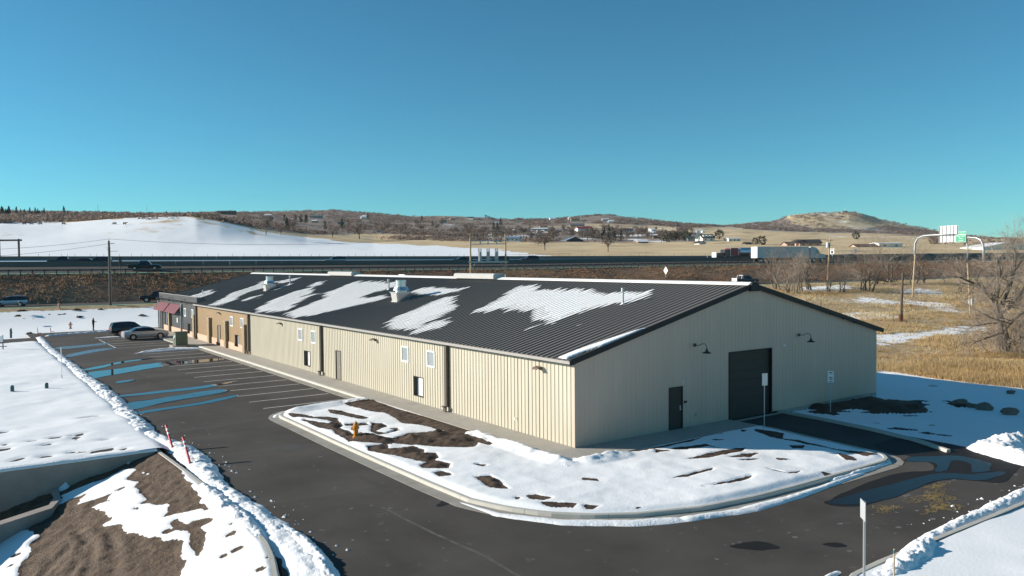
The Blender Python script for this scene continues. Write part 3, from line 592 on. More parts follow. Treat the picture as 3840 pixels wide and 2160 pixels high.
keep &= ~((cx0 < 25.75) & (.25*(Y[:-1, :-1]+Y[1:, :-1]+Y[1:, 1:]+Y[:-1, 1:]) > .1)); yy0 = .25*(Y[:-1, :-1]+Y[1:, :-1]+Y[1:, 1:]+Y[:-1, 1:])
keep &= ~((cx0 < 15.6) & (yy0 > -3)) & ~((cx0 < 15.4) & (yy0 > -6.4))
struct(grid('snowy_side_yard', X, Y, Zr, G_ISL, np.clip(1-dirt, 0, 1), keep))
for i, (px, py, s, lab) in enumerate(((3603, 1519, .55, 'dark boulder beside the low earth bank in the snow right of the building'), (3690, 1533, .52, 'snow-capped boulder, second of the row lying on the shaded snow'), (3788, 1552, .55, 'boulder nearest the snow pile at the end of the row on shaded snow'), (3640, 1527, .28, 'small stone between two boulders on the shaded snow'), (3790, 1475, .3, 'small dark stone on shaded snow near the tall dry grass'))):
    c = G(px, py, -.25); mb = MB(); nr = 14; pr = []
    for a in range(9):
        for b in range(nr):
            th = math.pi*a/8; ph = 2*math.pi*b/nr; d = Vector((math.sin(th)*math.cos(ph), math.sin(th)*math.sin(ph), math.cos(th)))
            rr = 1+.35*mnoise.noise(d*1.6+Vector((i*7, 0, 0))); mb.v.append((d.x*.95*rr*s, d.y*.55*rr*s, (d.z*.5*rr+.15)*s))
    for a in range(8):
        for b in range(nr): mb.f.append((a*nr+b, (a+1)*nr+b, (a+1)*nr+(b+1) % nr, a*nr+(b+1) % nr))
    tag(mb.build('boulder', 'rock', loc=(c[0], c[1], -.22), rz=-.6), lab, 'rock')

# ------------------------------------------------------------------ slope below the retaining wall (lower left)
ss = np.concatenate([np.arange(-.14, 9, .1), np.arange(9, 15, .25)]); ys = np.arange(-30, 11.42, .12); S_, Y = np.meshgrid(ss, ys, indexing='ij')
kx = np.interp(Y, [-10, -6.9, -5, -3.6, 1.8, 8, 11.5], [-17.76, -16.66, -16.16, -15.91, -15.74, -15.88, -16.0]); X = kx-S_; dk = np.clip(S_, 0, 99)
base = -.02-.265*np.minimum(dk, 11)
B1 = [(440, 645), (490, 550), (700, 470), (860, 415), (1000, 345), (1080, 350), (1020, 425), (1125, 440), (1105, 500), (1190, 590), (1140, 620), (1345, 640), (1360, 690), (1310, 740), (1500, 690), (1640, 650), (1720, 715), (1560, 770), (1490, 800), (1420, 755), (1375, 790), (1470, 850), (1525, 870), (1590, 1030), (1650, 870), (1620, 820), (1725, 755), (1640, 650), (1600, 560), (1530, 460), (1465, 365), (1500, 340), (1660, 440), (1900, 560), (2230, 800), (2500, 1400), (1300, 1400), (1430, 1202), (1485, 1060), (1430, 990), (1465, 930), (1330, 935), (1190, 900), (1055, 870), (960, 800), (790, 800), (900, 760), (850, 700), (720, 655), (880, 600), (900, 545), (820, 570), (610, 640), (690, 545)]
B2 = [(-300, 860), (60, 835), (170, 810), (190, 830), (240, 830), (260, 870), (330, 870), (250, 960), (230, 1050), (170, 1150), (100, 1400), (-300, 1400)]
B3 = [(985, 297), (1062, 268), (1035, 297)]; B4 = [(1125, 370), (1240, 372), (1180, 397)]; B5 = [(280, 770), (350, 715), (310, 770)]
def slope_plan(pts):
    out = []
    for a, b in ZB(pts):
        z = 0.0
        for _ in range(12):
            q = G(a, b, z); kk = np.interp(q[1], [-10, -6.9, -5, -3.6, 1.8, 8, 11.5], [-17.76, -16.66, -16.16, -15.91, -15.74, -15.88, -16.0]); z = .5*z+.5*(-.02-.265*min(max(kk-q[0], 0), 11))
        out.append(q[:2])
    return np.array(out)
D = np.full(X.shape, -9.0)
for q in (B1, B2, B3, B4, B5): D = np.maximum(D, sdist(X, Y, slope_plan(q)))
for a, b, s_ in ((1870, 785, .2), (1870, 860, .22), (1885, 935, .12), (1915, 985, .16), (1350, 855, .22), (970, 512, .14), (1110, 660, .3), (2110, 1155, .25), (2170, 1050, .12), (1790, 1048, .08), (1990, 925, .07), (140, 1045, .2), (85, 1135, .15)):
    q = slope_plan([(a, b)])[0]; D = np.minimum(D, (np.hypot(X-q[0], Y-q[1])-s_*.55)*1.2+fbm(X*3, Y*3, 48)*.3)
D += fbm(X*1.4, Y*2.2, 44, 4)*.42
sn = sstep(-.06, .10, D)
# tyre ruts across the bare earth
ruts = np.zeros(X.shape)
for pth in ([(560, 965), (330, 1202), (200, 1330)], [(600, 850), (690, 930), (650, 1060), (560, 1202)], [(640, 830), (760, 940), (720, 1100), (690, 1202)], [(850, 880), (900, 1000), (880, 1202)], [(900, 870), (960, 1000), (940, 1202)]):
    d = segdist(X, Y, slope_plan(pth), False); ruts -= np.exp(-(d/.13)**2)*.09-np.exp(-((d-.3)/.12)**2)*.05
Zs = base+sn*.05+fbm(X*.5, Y*.5, 45)*.18*np.clip(dk, 0, 1)+(1-sn)*(fbm(X*2.5, Y*2.5, 46, 5)*.12+fbm(X*7, Y*7, 47, 3)*.06+ruts*.45)*np.clip(dk*2, 0, 1)
Zs = np.where(S_ < .02, np.minimum(Zs, -.05), Zs)
struct(grid('earth_slope', X, Y, Zs, G_SLOPE, sn))
def slope_z(x, y):
    kk = np.interp(y, [-10, -6.9, -5, -3.6, 1.8, 8, 11.5], [-17.76, -16.66, -16.16, -15.91, -15.74, -15.88, -16.0]); return -.02-.265*min(max(kk-x, 0), 11)

# retaining wall and outlet headwall
rw = thing('retaining_wall', 'long grey concrete retaining wall capped with snow below the left snowfield', 'wall')
MB().prism([(-34, 11.45), (-16.1, 11.40), (-16.1, 11.65), (-34, 11.70)], -4.0, .02).build('wall_face', 'dark_concrete', rw)
mb = MB(); N = 130; xs1 = np.linspace(-34, -16.0, N)
for i, x in enumerate(xs1):
    h = .10+.05*fbm(x*1.3, 3, 61); o = .05*fbm(x*1.7, 9, 62)
    for yy, zz in ((11.36+o, .02), (11.36+o, .02+h*.7), (11.48, .03+h), (11.75, .05+h)): mb.v.append((x, yy, zz))
for i in range(N-1):
    for j in range(3): mb.f.append((4*i+j, 4*(i+1)+j, 4*(i+1)+j+1, 4*i+j+1))
mb.build('snow_cap', 'snow', rw, smooth=True)
hw = thing('outlet_headwall', 'low angled concrete headwall in the shade at the foot of the retaining wall', 'wall')
hz = -1.0
pa = [G(a, b, hz)[:2] for a, b in ((228, 1868), (195, 1905), (0, 1968), (-300, 2065))]; pb = [G(a, b, hz)[:2] for a, b in ((207, 1857), (183, 1893), (0, 1953), (-300, 2050))]
MB().prism([tuple(q) for q in pa]+[tuple(q) for q in pb[::-1]], -3.6, hz).build('headwall', 'dark_concrete', hw)
q = [G(a, b, hz)[:2] for a, b in ((228, 1868), (207, 1857))]; MB().prism([tuple(q[0]), tuple(q[0]+np.array([.1, 2.0])), tuple(q[1]+np.array([-.1, 2.0])), tuple(q[1])], -3.6, hz-.02).build('wing_wall', 'dark_concrete', hw)

# ------------------------------------------------------------------ left snowfield
xs = np.concatenate([np.arange(-95, -34, 1.5), np.arange(-34, -15.2, .25)]); ys = np.concatenate([np.arange(11.5, 40, .25), np.arange(40, 78.8, .6)]); X, Y = np.meshgrid(xs, ys, indexing='ij')
snw = np.full(X.shape, 1.0)
fl = fbm(X*.9, Y*2.6, 71, 5)+.10*sstep(24, 12, Y)
fle = [(30, 10), (430, 1205), (150, 1345), (455, 1305), (665, 1115), (770, 1105), (730, 1130), (680, 1265), (815, 1308), (1070, 1240), (1040, 1255), (490, 1195), (40, 1200), (310, 1163), (540, 1130), (840, 1088), (720, 1148), (20, 1078), (900, 915), (800, 937), (1020, 1145), (20, 1250), (200, 1325), (940, 1262), (1185, 1248), (780, 1265)]
D = np.full(X.shape, 9.0)
for a, b in fle[1:]:
    q = G(*ZL([(a, b)])[0], .1); s = random.uniform(.16, .34); D = np.minimum(D, np.hypot((X-q[0])/1.5, (Y-q[1]))-s*.75)
snw = sstep(-.10, .12, D+fbm(X*3, Y*3, 72)*.12)
Zl = .08+fbm(X*.25, Y*.25, 73)*.22+fbm(X*1.2, Y*1.2, 74)*.05+.12*sstep(6, 30, Y)*0-.10*(1-snw)
Zl -= .25*sstep(-15.9, -15.2, X); Zl -= .3*sstep(77.6, 78.6, Y)
struct(grid('snowfield', X, Y, Zl, G_SNOW, snw))

# ------------------------------------------------------------------ ploughed snow banks
def bank(name, path, widths, heights, seed, step=.09, rough=1.0, z0=ZA, lean=0.0, label=None):
    P = resample(path, step); s = np.linspace(0, 1, len(P)); W = .85*np.interp(s, np.linspace(0, 1, len(widths)), widths); H = .8*np.interp(s, np.linspace(0, 1, len(heights)), heights)
    T = np.linspace(-1, 1, 27); nrm = (offset(P, 1.0)-P); S = s*np.hypot(*np.diff(P, axis=0).T).sum()
    Wn = W[:, None]*(1+.30*fbm(S*.9, 0*S, seed)[:, None]+.25*fbm(S*3, 0*S+4, seed+1)[:, None])
    Xb = P[:, 0][:, None]+nrm[:, 0][:, None]*Wn*T[None]; Yb = P[:, 1][:, None]+nrm[:, 1][:, None]*Wn*T[None]
    prof = np.clip(1-np.abs(T-lean)**2.2, 0, 1)[None]; end = np.clip(np.minimum(S, S[-1]-S)/.5, 0, 1)[:, None]
    Zb = z0-.03+(H[:, None]*prof*(.78+.75*rough*fbm(Xb*1.3, Yb*1.3, seed+2)+.5*rough*fbm(Xb*4.5, Yb*4.5, seed+3, 3)+.3*rough*fbm(Xb*11, Yb*11, seed+4, 2)))*end + .02
    return stuff(grid(name, Xb, Yb, Zb, SNOW))
bank('snow_bank', [(-14.7, 86), (-15.2, 70), (-15.2, 52), (-15.2, 32), (-15.5, 21), (-15.55, 16.5)], [.5, .6, .7, .75, .85, .8], [.2, .25, .3, .36, .42, .4], 101)
bank('snow_bank', [(-15.5, 16.8), (-15.1, 13.5), (-14.8, 11), (-14.9, 8), (-15.2, 5), (-15.1, 1), (-15.1, -3)], [.55, .65, .8, .75, .5, .5, .55], [.3, .34, .38, .36, .28, .25, .22], 102)
bank('snow_bank', [(-15.1, 1.5), (-15.15, -1.5), (-15.1, -4), (-15.4, -6.5), (-16.3, -10)], [.6, .7, .8, .85, .85], [.18, .18, .2, .22, .24], 103)
bank('snow_bank', [(-14.75, -1.6), (-14.75, -3.6), (-15.0, -6.2), (-15.7, -9)], [.12, .38, .42, .4], [.12, .3, .3, .3], 104)
bank('snow_bank', [(-15.8, 4.6), (-15.72, 1.5), (-15.72, -1.2), (-15.85, -3.6)], [.4, .5, .5, .35], [.36, .42, .42, .3], 117)
bank('snow_bank', [(14, -15.55), (9, -15.55), (4, -15.7), (1, -15.8)], [.55, .5, .42, .35], [.42, .36, .30, .22], 105)
bank('snow_bank', [(1.3, -15.9), (-.6, -16.4), (-2.2, -16.6), (-3.6, -16.5)], [.35, .6, .6, .35], [.3, .5, .42, .2], 106)
bank('snow_bank', [(-3.2, -15.6), (-4.5, -15.75), (-5.5, -15.9), (-6.9, -16.6)], [.12, .18, .3, .5], [.10, .15, .25, .4], 107)
bank('snow_bank', [(26, -16.2), (20.2, -13.2), (17.0, -11.7), (15.3, -11.5), (14.4, -13.4), (13.8, -16.9)], [2.2, 2.0, 1.6, 1.2, 1.0, 1.0], [.8, .9, .95, .8, .6, .6], 108, rough=.8)
bank('snow_bank', [(-8.6, -3.2), (-8.2, -5.6), (-6.9, -7.6), (-5.0, -9.1), (-3.2, -9.9)], [.08, .25, .35, .4, .4], [.05, .10, .13, .14, .12], 109, rough=.5)
bank('snow_bank', [(-3.7, -9.75), (-1.0, -10.45), (2, -10.55), (4.8, -10.4), (7.2, -10.25)], [.3, .36, .3, .22, .12], [.15, .14, .16, .16, .12], 110, rough=.5)
bank('snow_bank', [(4.6, -10.15), (7.5, -10.12), (9.4, -9.95), (10.6, -9.0), (10.95, -7.6)], [.14, .2, .22, .22, .15], [.14, .2, .2, .18, .1], 111, rough=.7)
bank('snow_bank', [(-2.2, 18.95), (-4.5, 18.9), (-6.6, 18.3), (-8.3, 17.2), (-8.7, 16.5)], [.3, .5, .6, .45, .2], [.2, .28, .3, .24, .1], 112, rough=.35)
bank('snow_bank', [(-8.2, 59.0), (-6.5, 60.0), (-4.5, 60.6), (-2.2, 59.2)], [.3, .5, .55, .3], [.16, .26, .3, .2], 113, rough=.6)
bank('snow_bank', [(-8.8, 58.6), (-6.8, 58.8), (-4.2, 59.0), (-1.9, 58.3)], [.15, .28, .3, .3], [.08, .18, .25, .25], 114, rough=.5)
bank('snow_bank', [(-14.0, 87.2), (-11.5, 88.6), (-9, 89.6), (-6, 90.5)], [.4, .5, .6, .6], [.2, .25, .25, .22], 115)
bank('snow_bank', [(-9.5, 80.3), (-8, 80.4), (-6, 80.2)], [.2, .5, .5], [.05, .14, .14], 116, rough=.3)
# snowfield bottom right
xs = np.arange(-7, 30, .35); ys = np.arange(-60, -16.1, .35); X, Y = np.meshgrid(xs, ys, indexing='ij'); lim = np.interp(Y, [-24, -19.2, -17.4, -16.4], [-6.7, -6.4, -5.4, -3.9])
Zq = -.02+fbm(X*.3, Y*.3, 81)*.12+fbm(X*1.4, Y*1.4, 82)*.03
struct(grid('snowfield', X, Y, Zq, G_SNOW, np.clip(1-sstep(.27, .33, fbm(X*1.7, Y*1.7, 83))*.9, 0, 1), (X > lim)[:-1, :-1]))
# loose lumps of snow
lump_me = None
mb = MB()
for i in range(230):
    if i < 110: q = random.choice([(-14.6, random.uniform(16, 60)), (-14.1, random.uniform(5, 16)), (-14.3, random.uniform(-6, 3)), (random.uniform(2, 13), -15.0)]); q = (q[0]+random.gauss(0, .25), q[1]+random.gauss(0, .25)); zz = ZA
    else: q = (random.uniform(-2.6, -1.9), random.uniform(-2.5, 5)); zz = .08
    s = abs(random.gauss(0, .035))+.015; mb.add([(q[0]+s*a*random.uniform(.6, 1.2), q[1]+s*b*random.uniform(.6, 1.2), zz+s*c*random.uniform(.5, 1)) for a, b, c in ((1, 0, 0), (0, 1, 0), (-1, 0, 0), (0, -1, 0), (0, 0, 1))], [(0, 1, 4), (1, 2, 4), (2, 3, 4), (3, 0, 4)])
stuff(mb.build('snow_crumbs', 'snow'))
mb = MB()
for cx, cy, rx, ry, nn in ((6.0, -13.6, 1.1, .55, 260), (4.9, -14.4, .9, .4, 200), (3.2, -13.3, .6, .35, 80), (7.5, -13.0, .7, .3, 80)):
    for i in range(nn):
        a = random.uniform(0, 6.28); rr = random.uniform(0, 1)**.7*(1+.5*math.sin(a*3+cx)); x, y = cx+rx*rr*math.cos(a), cy+ry*rr*math.sin(a); t = random.uniform(0, 3.14); l = random.uniform(.04, .16); ww = .007
        dx, dy = math.cos(t), math.sin(t); mb.quad((x-dx*l-dy*ww, y-dy*l+dx*ww, ZA+.012), (x+dx*l-dy*ww, y+dy*l+dx*ww, ZA+.022), (x+dx*l+dy*ww, y+dy*l-dx*ww, ZA+.02), (x-dx*l+dy*ww, y-dy*l-dx*ww, ZA+.012))
stuff(mb.build('loose_straw', 'straw'))
# ------------------------------------------------------------------ the metal building
BW, BL, ZE, SL = 25.8, 89.3, 4.12, .2455
def zr(x): return ZE+SL*(x+.3) if x <= BW/2 else ZE+SL*(BW-x+.3)
bld = thing('metal_building', 'long cream metal workshop with dark ribbed roof, tan and charcoal storefront end', 'building')
WIN = [(16.42, 17.34, 2.42, 3.37), (13.08, 13.98, 2.42, 3.37), (34.95, 35.86, 2.38, 3.33), (32.06, 32.97, 2.38, 3.33), (54.5, 55.5, 2.38, 3.33), (50.9, 51.88, 2.4, 3.35), (74.2, 75.25, 2.38, 3.33), (70.58, 71.6, 2.39, 3.34)]
LOUV = [(14.56, 15.78, .42, 1.62), (33.35, 34.6, .4, 1.6), (52.7, 53.95, .4, 1.56), (72.36, 73.5, .38, 1.56)]
DOOR = [(27.1, 28.1, -.02, 2.2), (59.25, 60.35, -.02, 2.18)]
STORE = [(83.2, 84.3, .67, 2.62), (84.6, 85.7, .67, 2.62), (86.6, 87.6, -.02, 2.5)]
def panel(name, a0, a1, ztop, zbot, holes, m, parent, plane, pitch=.3048, r0=.2846, h=.026):
    """one ribbed wall sheet; a along the wall, ribs outwards"""
    pr = [(a0, 0), (a1, 0)]; i = math.floor((a0-r0)/pitch)
    while r0+i*pitch < a1+.05:
        c = r0+i*pitch
        for da, hh in ((-.028, 0), (-.010, h), (.010, h), (.028, 0)):
            if a0 < c+da < a1: pr.append((c+da, hh))
        i += 1
    for b0, b1, *_ in holes:
        for b in (b0, b1):
            if a0 < b < a1: pr.append((b, 0))
    pr.sort(); mb = MB()
    P = (lambda a, o, z: (-o, a, z)) if plane == 'x' else (lambda a, o, z: (a, -o, z))
    for (p, hp), (q, hq) in zip(pr[:-1], pr[1:]):
        if q-p < 1e-5: continue
        mid = (p+q)/2; iv = [(zbot, None)]; cuts = sorted((z0, z1) for b0, b1, z0, z1 in holes if b0 <= mid <= b1); lo = zbot; segs = []
        for z0, z1 in cuts:
            if z0 > lo: segs.append((lo, z0))
            lo = z1
        segs.append((lo, None))
        for s0, s1 in segs:
            t0 = ztop(p) if s1 is None else s1; t1 = ztop(q) if s1 is None else s1
            f = [P(p, hp, s0), P(q, hq, s0), P(q, hq, t1), P(p, hp, t0)]
            mb.quad(*(f if plane == 'y' else f[::-1]))
    return mb.build(name, m, parent)
def wall(name, a0, a1, step, ztop, zbot, holes, m, plane):
    w_ = bpy.data.objects.new(name, None); link(w_, bld); n_ = max(1, int(round((a1-a0)/step)))
    for i in range(n_):
        b0 = a0+(a1-a0)*i/n_; b1 = a0+(a1-a0)*(i+1)/n_; hs = [q for q in holes if q[1] > b0 and q[0] < b1]
        panel('wall_panel', b0, b1, ztop, zbot, hs, m, w_, plane, h=.026 if plane == 'x' else .014)
    return w_
OP = WIN+LOUV+DOOR+STORE
wall('long_wall', 0, 49.12, .9144, lambda y: 4.08, 0, OP, 'cream_metal', 'x')
tag(wall('tan_wall', 49.12, 69.0, .9144, lambda y: 4.08, .0, OP, 'tan_metal', 'x'), 'tan ribbed wall section with stone pilasters')
tag(wall('charcoal_wall', 69.0, BL, .9144, lambda y: 4.88, .0, OP, 'charcoal_metal', 'x'), 'charcoal ribbed storefront parapet wall')
GH = [(6.29, 7.31, -.02, 2.21), (10.97, 14.76, -.3, 3.7)]
wall('gable_wall', 0, BW, .9144, lambda x: zr(x)-.10, -.02, GH, 'cream_metal_shade_tint', 'y')
MB().box(15.3, BW, -.0, .02, -.5, -.03).build('foundation', 'dark_concrete', bld)
# inner shell, right side wall, far gable
mb = MB(); mb.quad((BW, 0, -.5), (BW, BL, -.5), (BW, BL, 4.05), (BW, 0, 4.05)); mb.poly([(0, BL, -.5), (0, BL, 4.05), (BW/2, BL, zr(BW/2)-.1), (BW, BL, 4.05), (BW, BL, -.5)]); mb.build('rear_walls', 'cream_metal', bld)
MB().box(.34, .40, .3, BL-.3, -.1, 4.0).build('inner_lining', 'reveal_dark', bld)
MB().box(.2, BW-.2, .40, .46, -.1, 3.95).build('inner_lining', 'reveal_dark', bld)
MB().box(-.02, .0+.03, -.012, .05, 0, 3.9).box(-.035, .045, -.036, -.012, 0, 3.92).build('corner_trim', 'cream_metal_shade_tint', bld)

# roof
roof = bpy.data.objects.new('roof', None); link(roof, bld)
PW = .4064; xa, xb = -.32, BW/2-.02
def roof_sheet(y0=0.0):
    prof = [(0, 0), (.14, 0), (.165, .05), (.215, .05), (.24, 0), (PW, 0)]; mb = MB()
    for (p, h0), (q, h1) in zip(prof[:-1], prof[1:]): mb.quad((xa, y0+p, zr(xa)+h0), (xb, y0+p, zr(xb)+h0), (xb, y0+q, zr(xb)+h1), (xa, y0+q, zr(xa)+h1))
    mb.add([(xa, y0+.14, zr(xa)), (xa, y0+.165, zr(xa)+.05), (xa, y0+.215, zr(xa)+.05), (xa, y0+.24, zr(xa))], [(0, 1, 2, 3)])
    mb.v = [(a, b, c) for a, b, c in mb.v]; mb.f = [f[::-1] for f in mb.f]; return mb
first = roof_sheet().build('roof_panel', 'roof_metal', roof); NP = int((BL+.12)/PW)
first.location.y = -.12
for i in range(1, NP):
    o = first.copy(); COL.objects.link(o); o.parent = roof; o.location.y = -.12+i*PW
mb = MB()
for i in range(NP):
    prof = [(0, 0), (.14, 0), (.165, .05), (.215, .05), (.24, 0), (PW, 0)]; y0 = -.12+i*PW; xc, xd = BW/2+.02, BW+.32
    for (p, h0), (q, h1) in zip(prof[:-1], prof[1:]): mb.quad((xc, y0+p, zr(BW/2)+h0), (xd, y0+p, zr(-.32)+h0), (xd, y0+q, zr(-.32)+h1), (xc, y0+q, zr(BW/2)+h1))
mb.f = [f[::-1] for f in mb.f]; mb.build('rear_roof_slope', 'roof_metal', roof)
mb = MB(); zt = zr(BW/2)
mb.extr([(BW/2-.32, zt-.078+.09), (BW/2, zt+.15), (BW/2+.32, zt-.078+.09), (BW/2+.32, zt-.02), (BW/2-.32, zt-.02)], 'y', -.14, BL); mb.build('ridge_cap', 'ridge_white', roof)
# rake trim, peak box, gutters
for nm, sgn in (('rake_trim', 1), ('rake_trim', -1)):
    x0, x1 = (-.40, BW/2-.25) if sgn > 0 else (BW+.40, BW/2+.25)
    f = lambda x, d: (x, zr(x)+d) if True else None
    z0 = zr(x0) if sgn > 0 else zr(x0)
    prof = [(x0, zr(x0)-.17), (x1, zr(x1)-.17), (x1, zr(x1)+.10), (x0, zr(x0)+.10)]
    MB().extr(prof, 'y', -.22, -.115).build(nm, 'trim_dark', roof)
    MB().extr(prof, 'y', BL-.02, BL+.1).build(nm, 'trim_dark', roof)
    box('rake_end_cap', 'trim_dark', roof, *( (-.47, -.40) if sgn > 0 else (BW+.40, BW+.48)), -.225, -.11, zr(-.4)-.16, zr(-.4)+.07)
MB().extr([(BW/2-.38, zt-.36), (BW/2+.38, zt-.36), (BW/2+.30, zt+.07), (BW/2+.1, zt+.17), (BW/2-.1, zt+.17), (BW/2-.30, zt+.07)], 'y', -.30, -.14).build('peak_cap', 'trim_dark', roof)
MB().extr([(-.47, 3.99), (-.30, 3.99), (-.30, 4.05), (-.32, 4.11), (-.45, 4.135), (-.48, 4.12)], 'y', -.2, 69.0).build('gutter', 'gutter_metal', roof)
MB().extr([(BW+.30, 3.99), (BW+.46, 3.99), (BW+.48, 4.12), (BW+.30, 4.10)], 'y', -.1, BL).build('gutter', 'trim_dark', roof)
MB().box(-.28, -.036, -.1, 69, 3.93, 3.985).build('soffit_trim', 'brown_metal', roof)
box('parapet_return', 'charcoal_metal', bld, .0, .9, 68.99, 69.05, 4.0, 4.86); MB().box(-.03, .12, 68.95, BL+.03, 4.88, 4.93).build('parapet_coping', 'gutter_metal', bld)
box('parapet_return', 'charcoal_metal', bld, .0, 3.5, BL, BL+.06, .0, 4.86)
MB().box(.05, .09, 69.05, BL, 3.9, 4.86).build('parapet_back', 'charcoal_metal', bld)
def ridge_y(px):
    ys_ = np.linspace(-.2, BL, 800); a, _ = project(np.full_like(ys_, BW/2), ys_, np.full_like(ys_, zt+.2)); return float(np.interp(px, a[::-1], ys_[::-1]))
for a, b in ((1246, 1335), (1722, 1871)):
    y1, y0 = ridge_y(a), ridge_y(b)
    MB().extr([(BW/2-.55, zt+.02), (BW/2-.58, zt+.30), (BW/2-.45, zt+.44), (BW/2+.45, zt+.44), (BW/2+.58, zt+.30), (BW/2+.55, zt+.02)], 'y', y0, y1).build('ridge_ventilator', 'vent_grey', roof)
MB().extr([(BW/2+.5, zt-.1), (BW/2+.5, zt+.22), (BW/2+.9, zt+.2), (BW/2+.9, zt-.1)], 'y', ridge_y(1500), ridge_y(1478)).build('ridge_ventilator', 'ridge_white', roof)

# roof snow, lying between and over the ribs
RS = [ZN(q) for q in ([(-230, 1010), (-60, 920), (120, 860), (200, 815), (260, 803), (255, 872), (120, 907), (0, 962), (-150, 1042)], [(340, 815), (480, 793), (595, 776), (560, 797), (420, 832), (345, 840)], [(350, 882), (480, 843), (492, 852), (380, 888)],
 [(0, 1003), (120, 960), (240, 943), (100, 988), (0, 1018)], [(60, 1010), (150, 985), (120, 1000)], [(-330, 1050), (-100, 985), (-90, 1000), (-250, 1060)], [(-560, 985), (-330, 905), (-290, 905), (-250, 930), (-330, 960), (-450, 1000)],
 [(660, 862), (720, 828), (800, 816), (818, 830), (740, 862), (680, 873)], [(110, 1095), (250, 1028), (420, 948), (560, 903), (690, 878), (720, 883), (680, 932), (580, 972), (700, 940), (765, 932), (640, 988), (540, 1032), (500, 1083), (330, 1125), (180, 1110)],
 [(390, 1160), (500, 1100), (640, 1050), (800, 985), (800, 933), (950, 888), (1050, 838), (1150, 812), (1300, 820), (1480, 823), (1560, 828), (1650, 833), (1480, 872), (1430, 892), (1300, 922), (1210, 967), (1470, 958), (1400, 987), (1250, 1022), (1060, 1068), (880, 1113), (700, 1145), (520, 1165)],
 [(1360, 1290), (1450, 1200), (1600, 1120), (1750, 1060), (1900, 1000), (2030, 958), (2115, 952), (2080, 1022), (2060, 1102), (1950, 1152), (1800, 1222), (1700, 1292), (1560, 1313)], [(1590, 945), (1720, 888), (1850, 875), (2020, 882), (2195, 883), (2100, 922), (1950, 948), (1800, 958), (1700, 937)],
 [(1710, 1335), (1800, 1302), (1950, 1272), (2095, 1183), (1990, 1188), (1800, 1230), (1700, 1290)])]
RS += [ZM(q) for q in ([(-30, 1085), (120, 1010), (230, 930), (310, 888), (380, 868), (470, 863), (600, 888), (900, 908), (1200, 908), (1400, 918), (1640, 923), (1705, 945), (1600, 988), (1450, 1032), (1250, 1063), (1000, 1113), (880, 1163), (700, 1238), (600, 1248), (640, 1212), (560, 1152), (400, 1122), (320, 1138), (200, 1093), (60, 1123), (0, 1108)],
 [(430, 1294), (500, 1270), (640, 1222), (510, 1276)], [(960, 1250), (1080, 1198), (1000, 1238)])]
RAKE = [(2086, 1348), (2112, 1337), (2160, 1318), (2220, 1297), (2300, 1270), (2440, 1226), (2400, 1245), (2260, 1302), (2180, 1328), (2140, 1346), (2125, 1354)]
def roof_xy(px, py):
    d = ray(px, py); t = (ZE+SL*(CAM[0]+.3)-CAM[2])/(d[2]-SL*d[0]); q = CAM+t*d; return q[:2]
rxs = np.arange(-.25, 12.6, .1); mb = MB(); yc = -.12+PW*(np.arange(NP)+.70)
XX, YY = np.meshgrid(rxs, yc, indexing='ij'); jit = (vnoise(np.arange(NP)*1.0, np.zeros(NP), 5)-.5)*.75+(vnoise(np.arange(NP)*.23, np.zeros(NP), 6)-.5)*1.1
SD = np.full(XX.shape, -9.0)
for q in RS: SD = np.maximum(SD, sdist(XX+jit[None, :]*.9, YY+fbm(XX*.8, YY*.4, 91)*.35, np.array([roof_xy(a, b) for a, b in q])))
SD = SD+.05+fbm(XX*.8, YY*2.1, 92, 4)*.55
vs, fs = [], []
for j in range(NP):
    y0 = -.12+PW*j
    for i in range(len(rxs)-1):
        s = .5*(SD[i, j]+SD[i+1, j])
        if s < 0: continue
        a, b = rxs[i], rxs[i+1]
        fa, fb_ = [min(1, max(SD[q_, j], 0)*2.2+.12) for q_ in (i, i+1)]; h0 = .042*min(1, max(SD[i, j], 0)*4+.45); m0 = y0+.275+.1355
        mb.quad((a, m0-.135*fa, zr(a)+h0), (b, m0-.135*fb_, zr(b)+h0), (b, m0+.135*fb_, zr(b)+h0), (a, m0+.135*fa, zr(a)+h0))
        if s > .5+1.0*(vnoise(i*.12, j*.3, 95))*(1.35-.1*rxs[i]): mb.quad((a, y0+.10, zr(a)+.06), (b, y0+.10, zr(b)+.06), (b, y0+.30, zr(b)+.06), (a, y0+.30, zr(a)+.06))
mb.f = [f[::-1] for f in mb.f]
stuff(mb.build('roof_snow', 'snow'))
P = np.array([roof_xy(a, b) for a, b in RAKE]); gx, gy = np.meshgrid(np.arange(-.3, 6.5, .06), np.arange(-.1, 1.6, .05), indexing='ij'); sdv = sdist(gx, gy, P)+fbm(gx*2, gy*2, 96)*.08
gzv = np.vectorize(zr)(gx)+.02+.10*sstep(-.02, .12, sdv)
stuff(grid('roof_snow', gx, gy, gzv, SNOW, keep=(sdv > 0)[:-1, :-1]))

